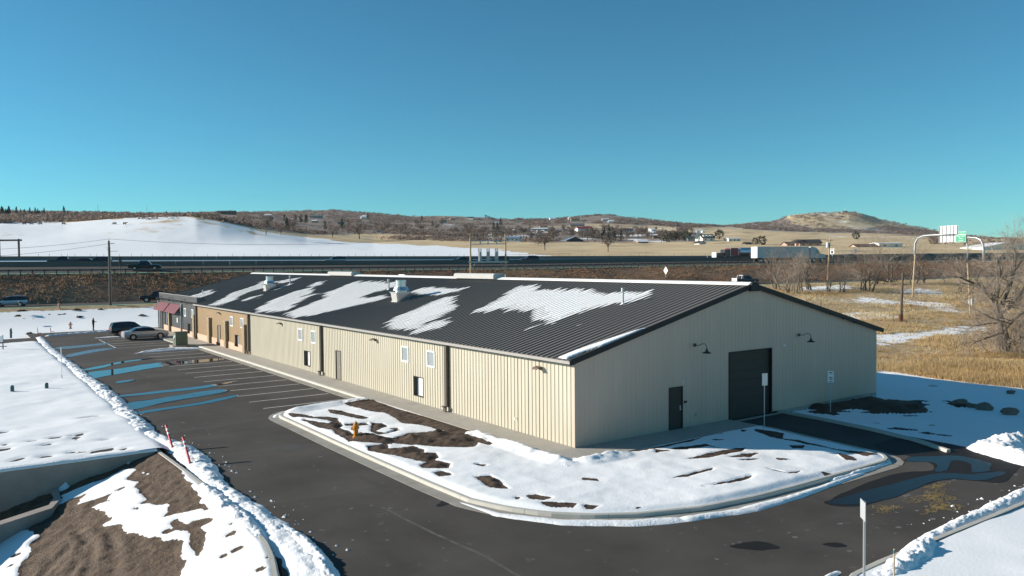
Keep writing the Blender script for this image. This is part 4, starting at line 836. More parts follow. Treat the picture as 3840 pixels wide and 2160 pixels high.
# windows, louvres, doors
for a, b, c, d in WIN:
    wn = bpy.data.objects.new('window', None); link(wn, bld)
    MB().box(-.05, .05, a-.03, a+.05, c-.03, d+.03).box(-.05, .05, b-.05, b+.03, c-.03, d+.03).box(-.048, .05, a+.05, b-.05, d-.05, d+.03).box(-.055, .05, a+.05, b-.05, c-.03, c+.07).build('frame', 'white_vinyl', wn)
    MB().quad((-.01, b, c), (-.01, a, c), (-.01, a, d), (-.01, b, d)).build('glass', 'pane', wn)
for a, b, c, d in LOUV:
    lv = bpy.data.objects.new('louver_vent', None); link(lv, bld)
    MB().box(-.035, .33, a-.02, a, c, d).box(-.035, .33, b, b+.02, c, d).box(-.035, .33, a-.02, b+.02, d, d+.02).box(-.06, .33, a-.02, b+.02, c-.02, c).build('frame', 'brown_metal', lv)
    n_ = 12; hh = (d-c)/n_; bl = MB().add([(.19, a, c+.0), (.19, b, c+.0), (.29, b, c+hh*.95), (.29, a, c+hh*.95), (.21, a, c+.0), (.21, b, c+.0), (.31, b, c+hh*.95), (.31, a, c+hh*.95)], [(0, 3, 2, 1), (4, 5, 6, 7), (0, 1, 5, 4), (2, 3, 7, 6)]).build('slat', 'louver_white', lv)
    for i in range(1, n_): o = bl.copy(); COL.objects.link(o); o.parent = lv; o.location.z = i*hh
def door_long(a, b, d, m):
    dr = bpy.data.objects.new('door', None); link(dr, bld)
    MB().box(-.045, .06, a, a+.06, .0, d).box(-.045, .06, b-.06, b, .0, d).box(-.045, .06, a+.06, b-.06, d-.06, d).build('frame', 'brown_metal', dr)
    MB().box(.02, .05, a+.06, b-.06, .01, d-.06).build('leaf', m, dr)
    MB().tube([(-.01, a+.14, 1.0), (-.06, a+.14, 1.0), (-.06, a+.24, 1.0)], .015, 6).box(.005, .02, a+.11, a+.17, .93, 1.16).build('handle', 'galvanized', dr)
for a, b, c, d in DOOR: door_long(a, b, d, 'door_brown')
for a, b, c, d in STORE[:2]:
    wn = bpy.data.objects.new('window', None); link(wn, bld)
    MB().box(-.05, .05, a, a+.05, c, d).box(-.05, .05, b-.05, b, c, d).box(-.05, .05, a+.05, b-.05, d-.05, d).box(-.05, .05, a+.05, b-.05, c, c+.05).build('frame', 'trim_dark', wn)
    MB().quad((-.01, b, c), (-.01, a, c), (-.01, a, d), (-.01, b, d)).build('glass', 'dark_glass', wn)
door_long(86.6, 87.6, 2.5, 'dark_glass')
dr = bpy.data.objects.new('door', None); link(dr, bld); tag(dr, 'dark steel door in the shaded gable wall')
MB().box(6.29, 6.35, -.045, .06, 0, 2.21).box(7.25, 7.31, -.045, .06, 0, 2.21).box(6.35, 7.25, -.045, .06, 2.15, 2.21).build('frame', 'door_dark', dr)
MB().box(6.35, 7.25, .015, .05, .01, 2.15).build('leaf', 'door_dark', dr)
MB().tube([(7.15, -.0, 1.0), (7.15, -.07, 1.0), (7.04, -.07, 1.0)], .016, 6).box(7.12, 7.19, -.0, .015, .95, 1.2).build('handle', 'galvanized', dr)
dr = bpy.data.objects.new('rollup_door', None); link(dr, bld); tag(dr, 'tall dark sectional overhead door in the shaded gable')
MB().box(10.97, 11.03, -.05, .3, ZA+.03, 3.7).box(14.70, 14.76, -.05, .3, ZA+.03, 3.7).box(11.03, 14.70, -.05, .3, 3.64, 3.7).build('frame', 'trim_dark', dr)
for i in range(7):
    z0 = ZA+.03+i*.54; MB().box(11.03, 14.70, .13, .17, z0+.004, z0+.54-.004).build('door_section', 'door_dark', dr)
# gooseneck lamps
def gooseneck(pt, out, reach=.82, drop=.36, sc=1.0, col='black_metal'):
    lp = bpy.data.objects.new('gooseneck_lamp', None); link(lp, bld); p = Vector(pt); o = Vector(out)
    MB().tube([p, p+o*.05], .09*sc, 12).build('wall_plate', col, lp)
    MB().tube([p+o*.05, p+o*reach*.35, p+o*reach*.6+Vector((0, 0, .10)), p+o*reach*.82+Vector((0, 0, .12)), p+o*reach*.97+Vector((0, 0, .03)), p+o*reach-Vector((0, 0, .12))], .018*sc, 6).build('arm', col, lp)
    c = p+o*reach; MB().lathe([(.03, -.12), (.05, -.13), (.055, -.24), (.10, -.27), (.24*sc, -.34), (.25*sc, -.36), (.22*sc, -.355), (.06, -.29)], 18, c).build('shade', col, lp, smooth=True)
gooseneck((8.22, -.035, 4.29), (0, -1, 0)); gooseneck((17.3, -.035, 4.28), (0, -1, 0))
for y in (87.7, 81.2, 74.5): gooseneck((-.035, y, 4.45), (-1, 0, 0), reach=.5, sc=.9)
for y in (2.6, 21.2, 40.1, 59.4):
    lp = bpy.data.objects.new('wall_light', None); link(lp, bld)
    MB().box(-.10, -.034, y-.1, y+.1, 3.42, 3.56).build('bracket', 'lamp_brown', lp)
    MB().extr([(-.10, 3.60), (-.34, 3.56), (-.42, 3.46), (-.40, 3.45), (-.32, 3.52), (-.10, 3.52)], 'y', y-.19, y+.19).build('hood', 'lamp_brown', lp)
# downspouts
for y, m in ((11.55, 'brown_metal'), (30.75, 'brown_metal'), (49.15, 'brown_metal'), (69.05, 'brown_metal')):
    MB().box(-.21, -.04, y-.13, y+.13, .35, 3.99).box(-.40, -.04, y-.14, y+.14, .28, .35).box(-.30, -.2, y-.15, y+.15, .02, .33).build('downspout', m, bld)
for y in (76.2, 89.2): MB().tube([(-.18, y, .0), (-.18, y, 3.7), (-.08, y, 3.85)], .09, 10).build('downspout', 'steel_grey', bld)
# fittings
MB().box(7.4, 7.58, -.075, -.034, 1.3, 1.42).build('keypad', 'black_metal', bld); MB().box(7.27, 7.37, -.05, -.034, 2.3, 2.47).build('unit_plate', 'sign_white', bld); MB().box(7.285, 7.355, -.056, -.05, 2.33, 2.44).build('unit_plate_panel', 'cream_metal_shade_tint', bld)
MB().box(8.28, 8.42, -.09, -.034, .53, .65).build('outlet_box', 'vent_grey', bld); MB().tube([(15.74, -.03, 3.82), (15.74, -.16, 3.78), (15.80, -.2, 3.74)], .05, 8).build('camera_bracket', 'sign_white', bld)
MB().tube([(-.03, 4.69, .68), (-.1, 4.69, .68), (-.12, 4.69, .6)], .025, 6).build('hose_tap', 'galvanized', bld)
for x in (20.1, 21.5, 22.7): MB().box(x, x+.25, -.34, -.22, zr(x)-.24, zr(x)-.17).build('rake_clip', 'trim_dark', bld)
# wainscot, pilasters, awnings
def seg(a, b): MB().box(-.075, -.035, a, b, 0, .66).box(-.09, -.035, a, b, .66, .69).build('wainscot', 'pink_block', bld)
for a, b in ((49.35, 52.66), (54.0, 59.2), (60.4, 68.9), (69.2, 72.3), (73.6, 86.5)): seg(a, b)
box('wainscot', 'pink_block', bld, -.075, -.035, 52.66, 54.0, 0, .37); box('wainscot', 'pink_block', bld, -.075, -.035, 72.3, 73.6, 0, .35)
for y in (49.9, 56.35, 62.8, 69.4, 82.3):
    pil = bpy.data.objects.new('stone_pilaster', None); link(pil, bld); rs = random.Random(int(y*10)); z = 0
    while z < 2.72:
        h = rs.choice((.14, .18, .23)); h = min(h, 2.75-z); cut = rs.uniform(.25, .5)
        for a, b in ((0, cut), (cut, .68)):
            e = rs.uniform(0, .02); MB().box(-.32-e, -.04, y-.05+a+.006, y-.05+b-.006, z+.006, z+h-.004).build('stone', 'stone', pil)
        z += h
    box('cap', 'concrete', pil, -.36, -.04, y-.09, y+.67, 2.755, 2.83)
for y0, y1 in ((76.5, 82.5), (83.0, 89.2)):
    aw = bpy.data.objects.new('awning', None); link(aw, bld); mb = MB()
    mb.extr([(-.05, 3.68), (-.86, 2.66), (-.86, 2.62), (-.05, 3.62)], 'y', y0, y1).build('awning_sheet', 'awning_red', aw)
    for i in range(15): yy = y0+(y1-y0)*i/14; yy = min(max(yy, y0+.02), y1-.02); MB().extr([(-.05, 3.715), (-.86, 2.695), (-.86, 2.661), (-.05, 3.681)], 'y', yy-.015, yy+.015).build('awning_seam', 'awning_red', aw)
    MB().tube([(-.05, y0+.1, 2.75), (-.84, y0+.1, 2.66)], .02, 6).tube([(-.05, y1-.1, 2.75), (-.84, y1-.1, 2.66)], .02, 6).build('awning_frame', 'black_metal', aw)
tag(box('notice_sign', 'sign_white', None, -.06, -.036, 78.6, 79.0, 1.35, 1.95), 'small white notice on the charcoal wall below the near awning', 'sign')
# roof exhaust fans and pipes
def fan(x, y, s):
    fn = bpy.data.objects.new('exhaust_fan', None); link(fn, bld); z = zr(x); M = Matrix.Translation((x, y, z)) @ Matrix.Scale(s, 4)
    MB().add([(-.5, -.5, -.12), (.5, -.5, .12), (.5, .5, .12), (-.5, .5, -.12), (-.62, -.55, .62), (.55, -.55, .62), (.55, .55, .62), (-.62, .55, .62)], [(0, 1, 5, 4), (1, 2, 6, 5), (2, 3, 7, 6), (3, 0, 4, 7), (4, 5, 6, 7)]).box(-.68, .60, -.6, .6, .60, .65).xf(M).build('intake_box', 'galvanized', fn)
    MB().add([(-.64, -.47, .55), (-.64, .47, .55), (-.53, .42, -.08), (-.53, -.42, -.08)], [(0, 1, 2, 3)]).box(-.62, -.48, -.48, .48, -.14, -.06).xf(M).build('intake_grille', 'vent_grey', fn)
    MB().lathe([(.44, .65), (.44, .74), (.62, .78), (.50, 1.04), (.36, 1.05)], 20).xf(M).build('skirt', 'galvanized', fn, smooth=False)
    MB().lathe([(.40, 1.02), (.40, 1.5), (.42, 1.52), (.42, 1.55), (.37, 1.55), (.36, 1.2)], 20).xf(M).build('stack', 'galvanized', fn, smooth=False)
fan(6.2, 29.3, 1.05); fan(6.4, 62.2, 1.0)
for x, y, h, r_ in ((8.24, 5.43, .95, .055), (8.66, 36.38, .95, .07), (8.8, 62.1, 1.0, .07), (2.9, 77.8, .55, .05)):
    pp = bpy.data.objects.new('vent_pipe', None); link(pp, bld); z = zr(x)
    MB().tube([(x, y, z-.05), (x, y, z+h)], r_, 10).build('pipe', 'steel_grey', pp); MB().tube([(x, y, z+h-.2), (x, y, z+h+.02)], r_*1.9, 10).build('cap', 'steel_grey', pp); MB().lathe([(r_*3, -.02), (r_*1.6, .1), (r_, .13)], 12, (x, y, z)).build('flashing', 'ridge_white', pp)
# ------------------------------------------------------------------ vehicles
def paint(name, c, rough=.25, metal=.3): return mat('paint_'+name, c, rough, metal, var=.05, scale=.5, spec=.6)
KINDS = {
 'sedan': dict(w=.95, wheels=(-1.55, 1.5), r=.345, st=[(-2.5, .42, .72, .74), (-2.45, .28, .98, 1.0), (-2.0, .24, 1.03, 1.06), (-1.65, .22, 1.03, 1.08), (-1.0, .2, 1.02, 1.41), (-.35, .2, 1.0, 1.48), (.35, .2, .99, 1.46), (.62, .2, .98, 1.39), (1.25, .2, .97, 1.01), (2.0, .2, .93, .96), (2.4, .25, .80, .84), (2.5, .38, .62, .66)]),
 'suv': dict(w=.98, wheels=(-1.5, 1.45), r=.37, st=[(-2.45, .45, 1.0, 1.02), (-2.4, .34, 1.08, 1.3), (-2.2, .3, 1.08, 1.70), (-1.2, .28, 1.06, 1.78), (-.2, .28, 1.05, 1.77), (.35, .28, 1.04, 1.68), (1.1, .28, 1.05, 1.09), (1.9, .28, 1.0, 1.03), (2.35, .32, .85, .9), (2.45, .45, .7, .74)]),
 'van': dict(w=1.0, wheels=(-1.55, 1.45), r=.345, st=[(-2.55, .4, 1.0, 1.02), (-2.5, .28, 1.05, 1.35), (-2.3, .24, 1.05, 1.66), (-1.3, .22, 1.03, 1.74), (-.1, .22, 1.0, 1.73), (.6, .22, .98, 1.60), (1.65, .22, .97, 1.01), (2.2, .24, .88, .92), (2.5, .28, .74, .78), (2.56, .4, .6, .64)]),
 'pickup': dict(w=1.0, wheels=(-1.75, 1.75), r=.41, st=[(-2.9, .55, 1.06, 1.08), (-2.86, .5, 1.12, 1.14), (-1.05, .42, 1.14, 1.16), (-1.0, .42, 1.14, 1.55), (-.85, .42, 1.14, 1.88), (.1, .42, 1.13, 1.92), (.65, .42, 1.12, 1.84), (1.2, .42, 1.13, 1.18), (2.3, .42, 1.10, 1.14), (2.75, .46, 1.0, 1.04), (2.88, .52, .75, .8)]),
}
def car(label, kind, loc, heading, pm, wheel_parts=True, cat=None, name=None, plate=True, lights=True):
    K = KINDS[kind]; t = thing(name or {'sedan': 'sedan_car', 'suv': 'suv_car', 'van': 'minivan', 'pickup': 'pickup_truck'}[kind], label, cat or {'sedan': 'car', 'suv': 'suv', 'van': 'minivan', 'pickup': 'pickup'}[kind], loc, heading)
    st = K['st']; w0 = K['w']; L0, L1 = st[0][0], st[-1][0]; rings = []
    for x, zl, zb, zr_ in st:
        e = min(x-L0, L1-x); wv = w0*(1-.16*math.exp(-e/.22)); gh = 1-.30*min(1, max(0, (zr_-zb)/.45))
        rings.append([(x, 0, zl), (x, .8*wv, zl), (x, .97*wv, zl+.10), (x, wv, zl+(zb-zl)*.55), (x, .96*wv, zb), (x, .96*wv*gh, zr_-.07*min(1, (zr_-zb)*2.5)), (x, .78*wv*gh, zr_-.005), (x, 0, zr_+.015)])
    body, glass, wind = MB(), MB(), MB(); nR = len(rings[0])
    for i in range(len(rings)-1):
        g0 = st[i][3]-st[i][2] > .2; g1 = st[i+1][3]-st[i+1][2] > .2
        for s in (1, -1):
            for j in range(nR-1):
                q = [rings[i][j], rings[i+1][j], rings[i+1][j+1], rings[i][j+1]]; q = [(a, b*s, c) for a, b, c in q]; q = q if s < 0 else q[::-1]
                steep = abs(st[i+1][3]-st[i][3]) > .22
                tgt = body
                if j == 4 and g0 and g1: tgt = glass
                elif steep and (g0 or g1) and j in (5, 6): tgt = wind
                elif steep and (g0 or g1) and j == 4: tgt = glass
                tgt.quad(*q)
    for e, rg in ((0, rings[0]), (-1, rings[-1])):
        pts = rg+[(a, -b, c) for a, b, c in rg[1:-1][::-1]]; body.poly(pts if e else pts[::-1])
    body.build('body', pm, t, smooth=False); 
    for s_ in (1, -1):
        g_ = MB()
        for f_ in glass.f:
            P_ = [glass.v[i_] for i_ in f_]
            if P_[0][1]*s_ > 0: g_.quad(*P_)
        g_.build('side_window', 'dark_glass', t)
    wind.build('windscreen', 'dark_glass', t)
    r = K['r']
    for x in K['wheels']:
        for s in (1, -1):
            MB().tube([(x, s*(w0-.10), r), (x, s*(w0+.006), r)], r*1.17, 18).build('wheel_arch', 'rubber', t)
            tw = MB().tube([(x, s*(w0-.2), r), (x, s*(w0+.02), r)], r, 18).build('tyre', 'rubber', t)
            MB().tube([(x, s*(w0-.1), r), (x, s*(w0+.03), r)], r*.62, 14).build('rim', 'rim', tw)
    if lights:
        xr, zb = st[1][0], st[1][2]; xf, zbf = st[-2][0], st[-2][2]
        for s in (1, -1):
            MB().box(xr-.06, xr+.05, s*w0*.62-.13, s*w0*.62+.13, zb-.25, zb-.06).build('taillight', 'safety_red', t)
            MB().box(xf-.02, xf+.10, s*w0*.62-.15, s*w0*.62+.15, zbf-.2, zbf-.04).build('headlight', 'sign_white', t)
            MB().box(.85, 1.0, s*(w0+.02)-.07, s*(w0+.02)+.07, st[-4][2]-.02, st[-4][2]+.12).build('mirror', pm, t)
    if kind == 'pickup': MB().box(-2.78, -1.1, -.8, .8, 1.17, 1.176).build('bed_well', 'rubber', t)
    return t
P_SIL = paint('silver', (.40, .41, .43), .25, .25); P_BLK = paint('black', (.012, .012, .014), .2, .2); P_MAR = paint('maroon', (.06, .015, .02), .25, .3); P_GRN = paint('darkgreen', (.025, .035, .035), .3, .2)
P_WHT = paint('white', (.72, .72, .72), .3, 0); P_BLU = paint('lightblue', (.32, .38, .45), .25, .6); P_CHA = paint('charcoal', (.05, .05, .055), .25, .3); P_RED = paint('red', (.18, .012, .016), .35, .1); P_GRY = paint('greywhite', (.5, .51, .52), .4, 0)
car('silver sedan parked nose-in beside the green transformer box', 'sedan', (-4.6, 75.0, ZA), R(4), P_SIL)
car('black suv parked nose-in behind the silver sedan', 'suv', (-5.0, 81.4, ZA), R(3), P_BLK)
HH = R(-15.63); FHD = R(-16.65)
def on_front(px, off=0): k_ = (px-1920)/FPX; v = (158+off)/(1-.34*k_); u = k_*v; return UVW(u, v, zf(u)+.0)
def on_hwy(px, wv): 
    k_ = (px-1920)/FPX; v = (175+wv)/(1-.36*k_); u = k_*v; z = zg(u)+rise(u)*wv/15 if wv < 15 else zg(u)+rise(u)+.15; return UVW(u, v, z)
car('pale blue minivan driving left on the frontage road', 'van', on_front(38, -1), FHD+math.pi, P_BLU)
car('black pickup on the frontage road partly behind the charcoal storefront', 'pickup', on_front(592, -1), FHD+math.pi, P_BLK)
t = car('dark pickup with a pale tailgate driving right behind the roof peak', 'pickup', on_front(2797, -1), FHD, P_GRN)
MB().box(-2.97, -2.9, -.9, .9, .62, 1.3).box(-2.98, -2.7, -.9, -.86, .62, 1.3).box(-2.98, -2.7, .86, .9, .62, 1.3).build('tailgate', 'sign_white', t); MB().tube([(-1.7, .9, 1.2), (-1.5, .85, 1.85), (-1.2, .8, 1.9), (-1.15, -.8, 1.9), (-1.5, -.85, 1.85), (-1.7, -.9, 1.2)], .06, 8).build('roll_bar', 'sign_white', t)
car('dark pickup driving right on the near highway lanes above the embankment', 'pickup', on_hwy(545, 4), HH, P_BLK)
car('maroon car driving left on the far lanes, leading a black car', 'sedan', on_hwy(317, 20), HH+math.pi, P_MAR)
car('black car close behind the maroon car on the far lanes', 'suv', on_hwy(372, 20), HH+math.pi, P_BLK)
car('dark grey pickup on the far lanes near the ranch gate', 'pickup', on_hwy(238, 24), HH+math.pi, P_CHA)
car('silver hatchback driving left alone on the far lanes above the roof ridge', 'suv', on_hwy(1257, 20), HH+math.pi, P_SIL)
car('black car on the far lanes just left of the regulator platform', 'sedan', on_hwy(1733, 20), HH+math.pi, P_BLK)
car('grey suv on the far lanes seen through the regulator platform', 'suv', on_hwy(1872, 26), HH+math.pi, P_CHA)
car('dark maroon suv on the far lanes right of the regulator platform', 'suv', on_hwy(1985, 20), HH+math.pi, P_MAR)
car('dark low car on the far lanes right of the white semi truck', 'sedan', on_hwy(3188, 20), HH+math.pi, P_GRN)
car('grey car on the far lanes below the overhead signs', 'sedan', on_hwy(3478, 20), HH+math.pi, P_CHA)

# white semi truck
t = thing('semi_truck', 'white semi truck with a long box trailer driving right on the highway', 'truck', on_hwy(2975, 6), HH)
MB().box(-12.2, 3.9, -1.28, 1.28, 1.15, 4.05).build('trailer_box', P_GRY, t); MB().box(-12.23, -12.2, -1.25, -.02, 1.25, 4.0).box(-12.23, -12.2, .02, 1.25, 1.25, 4.0).build('rear_doors', 'sign_white', t)
MB().box(-12.0, 3.6, -.5, .5, .95, 1.148).box(-6, -1, -1.2, -1.16, .45, 1.1).build('trailer_frame', 'rubber', t)
MB().extr([(4.6, 1.0), (9.3, 1.0), (9.4, 1.6), (9.0, 2.0), (7.7, 2.25), (7.2, 3.1), (6.4, 3.75), (5.2, 4.0), (4.6, 4.0)], 'y', -1.2, 1.2).build('cab', P_GRY, t)
MB().extr([(7.82, 2.3), (7.28, 3.1), (7.22, 3.08), (7.74, 2.28)], 'y', -1.05, 1.05).build('windscreen', 'dark_glass', t); MB().box(6.3, 7.25, -1.21, 1.21, 2.2, 2.95).build('side_windows', 'dark_glass', t); MB().box(3.9, 9.0, -.45, .45, .7, 1.0).build('chassis', 'rubber', t); MB().box(9.2, 9.5, -1.15, 1.15, .45, 1.0).build('bumper', 'rubber', t)
for x in (-11, -9.8, 4.4, 5.6, 8.4):
    for s in (1, -1): tw = MB().tube([(x, s*.75, .5), (x, s*1.22, .5)], .5, 16).build('tyre', 'rubber', t); MB().tube([(x, s*1.1, .5), (x, s*1.235, .5)], .28, 12).build('rim', 'rim', tw)
# red tractor with tank trailer, far lanes, going left
t = thing('tanker_truck', 'red conventional truck hauling a polished tank, left of the white trailer', 'truck', on_hwy(2722, 20), HH+math.pi)
MB().box(-3.2, -.6, -1.1, 1.1, 1.2, 3.3).build('sleeper_cab', P_RED, t); MB().extr([(-.6, 1.1), (1.0, 1.1), (1.0, 2.0), (.75, 2.9), (-.6, 3.0)], 'y', -1.05, 1.05).build('cab', P_CHA, t); MB().extr([(1.0, .9), (3.5, .9), (3.6, 1.7), (3.4, 1.9), (1.0, 2.05)], 'y', -.9, .9).build('hood', P_CHA, t)
MB().box(3.58, 3.75, -1.0, 1.0, .5, 2.1).build('grille', 'sign_white', t); MB().box(.8, .98, -1.06, 1.06, 2.05, 2.85).build('windscreen', 'dark_glass', t); MB().box(-7.5, 3.4, -.4, .4, .7, 1.0).build('chassis', 'rubber', t)
for s in (1, -1): MB().tube([(-.7, s*1.15, 1.0), (-.7, s*1.15, 4.1)], .09, 8).build('exhaust_stack', 'rim', t)
MB().tube([(-4.0, 0, 2.2), (-4.4, 0, 2.25), (-15, 0, 2.25), (-15.3, 0, 2.2)], [.8, 1.15, 1.15, .8], 20).build('tank', 'galvanized', t)
for x in (2.6, -2.6, -3.8, -13, -14.2):
    for s in (1, -1): tw = MB().tube([(x, s*.75, .5), (x, s*1.2, .5)], .5, 16).build('tyre', 'rubber', t); MB().tube([(x, s*1.05, .5), (x, s*1.215, .5)], .28, 12).build('rim', 'rim', tw)

# ------------------------------------------------------------------ highway furniture
def along(us, wv, zfun): return [UVW(u, vg(u)+wv, zfun(u)) for u in us]
gr = thing('guardrail', 'steel guardrail on dark posts along the near edge of the highway', 'guardrail')
us = np.arange(-150, 190, 4.0); pts = along(us, .3, lambda u: zg(u)+.58)
mb = MB()
for a, b in zip(pts[:-1], pts[1:]):
    for z0, z1, o in ((-.16, -.05, .0), (-.05, .05, .05), (.05, .16, .0)):
        mb.quad((a[0], a[1], a[2]+z0), (b[0], b[1], b[2]+z0), (b[0], b[1], b[2]+z1), (a[0], a[1], a[2]+z1))
mb.build('rail_beam', mat('weathered_rail', (.11, .105, .10), .8), gr)
post = None
for u in np.arange(-112, 128, 1.905/1.063):
    q = UVW(u, vg(u)+.05, zg(u))
    if post is None: post = MB().box(-.08, .08, -.10, .10, -.4, .78).build('post', 'wood_pole', gr, loc=q, rz=HH)
    else: o = post.copy(); COL.objects.link(o); o.parent = gr; o.location = q
def barrier(name, label, wv, zfun, h, us=np.arange(-165, 205, 5.0), m='barrier_concrete', wid=.32):
    b = thing(name, label, 'barrier'); first = True
    for u0, u1 in zip(us[:-1], us[1:]):
        A = UVW(u0, vg(u0)+wv, zfun(u0)); B = UVW(u1, vg(u1)+wv, zfun(u1)); d = (B-A)/np.linalg.norm(B-A); nx = np.array([-d[1], d[0], 0]); B = B-d*.03; mb = MB()
        pr = [(-wid, -.6), (-wid, .08), (-wid*.55, .3), (-wid*.3, h), (wid*.3, h), (wid*.55, .3), (wid, .08), (wid, -.6)]
        V = [A+nx*a+np.array([0, 0, z]) for a, z in pr]+[B+nx*a+np.array([0, 0, z]) for a, z in pr]; n_ = len(pr)
        mb.add(V, [(i, i+1, n_+i+1, n_+i) for i in range(n_-1)]+[tuple(range(n_)), tuple(range(2*n_-1, n_-1, -1))]); mb.build('barrier_segment', m, b)
barrier('median_barrier', 'dark concrete barrier between the near and far highway lanes', 15.4, lambda u: float(zg(u)+rise(u)), .95)
barrier('shoulder_barrier', 'low dark barrier along the far side of the highway below the snowy hill', 38.2, lambda u: float(zfb(u)-.45), .5)

# overhead signs
def text_mesh(s, size, name, m, parent, M):
    c = bpy.data.curves.new('t', 'FONT'); c.body = s; c.size = size; c.align_x = 'CENTER'; c.align_y = 'CENTER'; c.extrude = .004
    o = bpy.data.objects.new('t', c); COL.objects.link(o); dg = bpy.context.evaluated_depsgraph_get(); dg.update(); me = bpy.data.meshes.new_from_object(o.evaluated_get(dg)); bpy.data.objects.remove(o); me.transform(M); me.materials.clear(); me.materials.append(MATS[m]); me.name = name
    return link(bpy.data.objects.new(name, me), parent)
yawc = YAW-math.pi/2               # local x along the camera's right
RX = Matrix.Rotation(R(90), 4, 'X'); ACR = HH-math.pi/2        # across the highway, towards the lot
def gantry(name, label, px, wv):
    q = on_hwy(px, wv); o = thing(name, label, 'road sign', q, ACR); d = np.array([math.cos(ACR), math.sin(ACR), 0])
    def f(tx, ty, dy=0.0):
        lo, hi = -30.0, 30.0; nn = np.array([-d[1], d[0], 0])
        g = lambda s: project(*(q+d*s+nn*dy))[0]-tx
        for _ in range(60):
            m_ = (lo+hi)/2
            if g(m_) < 0: lo = m_
            else: hi = m_
        P = q+d*lo+nn*dy; return lo, dy, GV(tx, ty, toUV(P[0], P[1])[1])[2]-q[2]
    return o, f
sg, f = gantry('sign_gantry', 'grey cantilever gantry carrying a large white-backed sign', 3430, 34)
MB().tube([(0, 0, -3), f(3430, 935), f(3432, 910), f(3442, 893), f(3462, 884), f(3500, 881), f(3590, 879)], [.34, .33, .32, .3, .28, .26, .22], 12).build('mast', 'steel_grey', sg, smooth=True)
a, b = f(3520.5, 848.5, .45), f(3592, 907, .45); MB().box(a[0], b[0], .42, .48, b[2], a[2]).build('sign_panel', 'sign_white', sg)
for px in (3522.5, 3534, 3547, 3561.5, 3575, 3588.5): q = f(px, 850, .35); MB().box(q[0]-.09, q[0]+.09, .25, .418, b[2]+.05, a[2]-.05).build('stiffener', 'vent_grey' if False else mat('stiffener_grey', (.16, .155, .15), .7), sg)
sg, f = gantry('exit_sign_gantry', 'curved gantry holding the green exit guide sign', 3689, -1.5)
MB().tube([(0, 0, -3), f(3688, 935), f(3685, 915), f(3676, 899), f(3660, 892), f(3630, 890), f(3600, 890)], [.34, .33, .32, .3, .28, .26, .24], 12).build('mast', 'steel_grey', sg, smooth=True)
q0_ = f(3628, 960, .5); MB().tube([(q0_[0], .5, -3), f(3628, 925, .5), f(3624, 905, .5), f(3621, 893, .5)], [.2, .2, .2, .19], 10).build('mast', 'steel_grey', sg, smooth=True)
a, b = f(3583, 880, -.5), f(3621.5, 907.5, -.5); MB().box(a[0], b[0], -.53, -.48, b[2], a[2]).build('sign_border', 'sign_white', sg); MB().box(a[0]+.07, b[0]-.07, -.545, -.53, b[2]+.07, a[2]-.07).build('sign_panel', 'sign_green', sg)
cx_ = (a[0]+b[0])/2; Hh = a[2]-b[2]; ks = (b[0]-a[0])/3.3
for s, size, dz in (('Plum Creek', .54, .80), ('Pkwy', .54, .51), ('1/2 MILE', .44, .20)): text_mesh(s, size, 'lettering', 'sign_white', sg, Matrix.Translation((cx_, -.552, b[2]+Hh*dz)) @ RX @ Matrix.Scale(ks, 4, (1, 0, 0)))
a2, b2 = f(3594, 869, -.5), f(3621.5, 878.5, -.5); MB().box(a2[0], b2[0], -.53, -.48, b2[2], a2[2]).build('tab_border', 'sign_white', sg); MB().box(a2[0]+.05, b2[0]-.05, -.545, -.53, b2[2]+.05, a2[2]-.05).build('tab_panel', 'sign_green', sg)
text_mesh('EXIT 181', .38, 'lettering', 'sign_white', sg, Matrix.Translation(((a2[0]+b2[0])/2, -.552, (a2[2]+b2[2])/2)) @ RX @ Matrix.Scale(ks, 4, (1, 0, 0)))
# highway shield assembly near the guardrail, small markers
q = on_hwy(3121, 1.0); sh, = [thing('route_marker', 'white route marker sign on a post behind the bare trees', 'road sign', q, ACR+.35)]
MB().box(-.05, .05, -.03, .03, -.5, 3.6).build('post', 'steel_grey', sh); MB().box(-.55, .55, -.06, -.03, 2.3, 3.25).build('sign_panel', 'sign_white', sh); MB().box(-.55, .55, -.06, -.03, 3.4, 3.75).build('sign_panel', 'sign_white', sh); MB().box(-.3, .3, -.07, -.06, 2.45, 3.1).build('shield', 'black_metal', sh); MB().box(-.3, .3, -.07, -.06, 3.5, 3.65).build('banner_text', 'black_metal', sh)
q = on_hwy(2975, .6); mk = thing('green_marker', 'narrow green mile marker in front of the white trailer', 'road sign', q, yawc); MB().box(-.04, .04, -.03, .03, -.6, 1.4).build('post', 'steel_grey', mk); MB().box(-.15, .15, -.05, -.03, 1.2, 2.6).build('sign_panel', 'sign_green', mk)
q = on_hwy(2653, 33); mk = thing('white_delineator', 'thin white post on the far verge left of the red truck', 'post', q, yawc); MB().box(-.09, .09, -.04, .04, -.3, 1.9).build('panel', 'sign_white', mk)
q = on_hwy(3207, 33); mk = thing('speed_sign', 'small white sign on a thin post beyond the far lanes', 'road sign', q, yawc); MB().box(-.04, .04, -.03, .03, -.6, 3.2).build('post', 'steel_grey', mk); MB().box(-.35, .35, -.06, -.03, 1.9, 3.0).build('sign_panel', 'sign_white', mk)
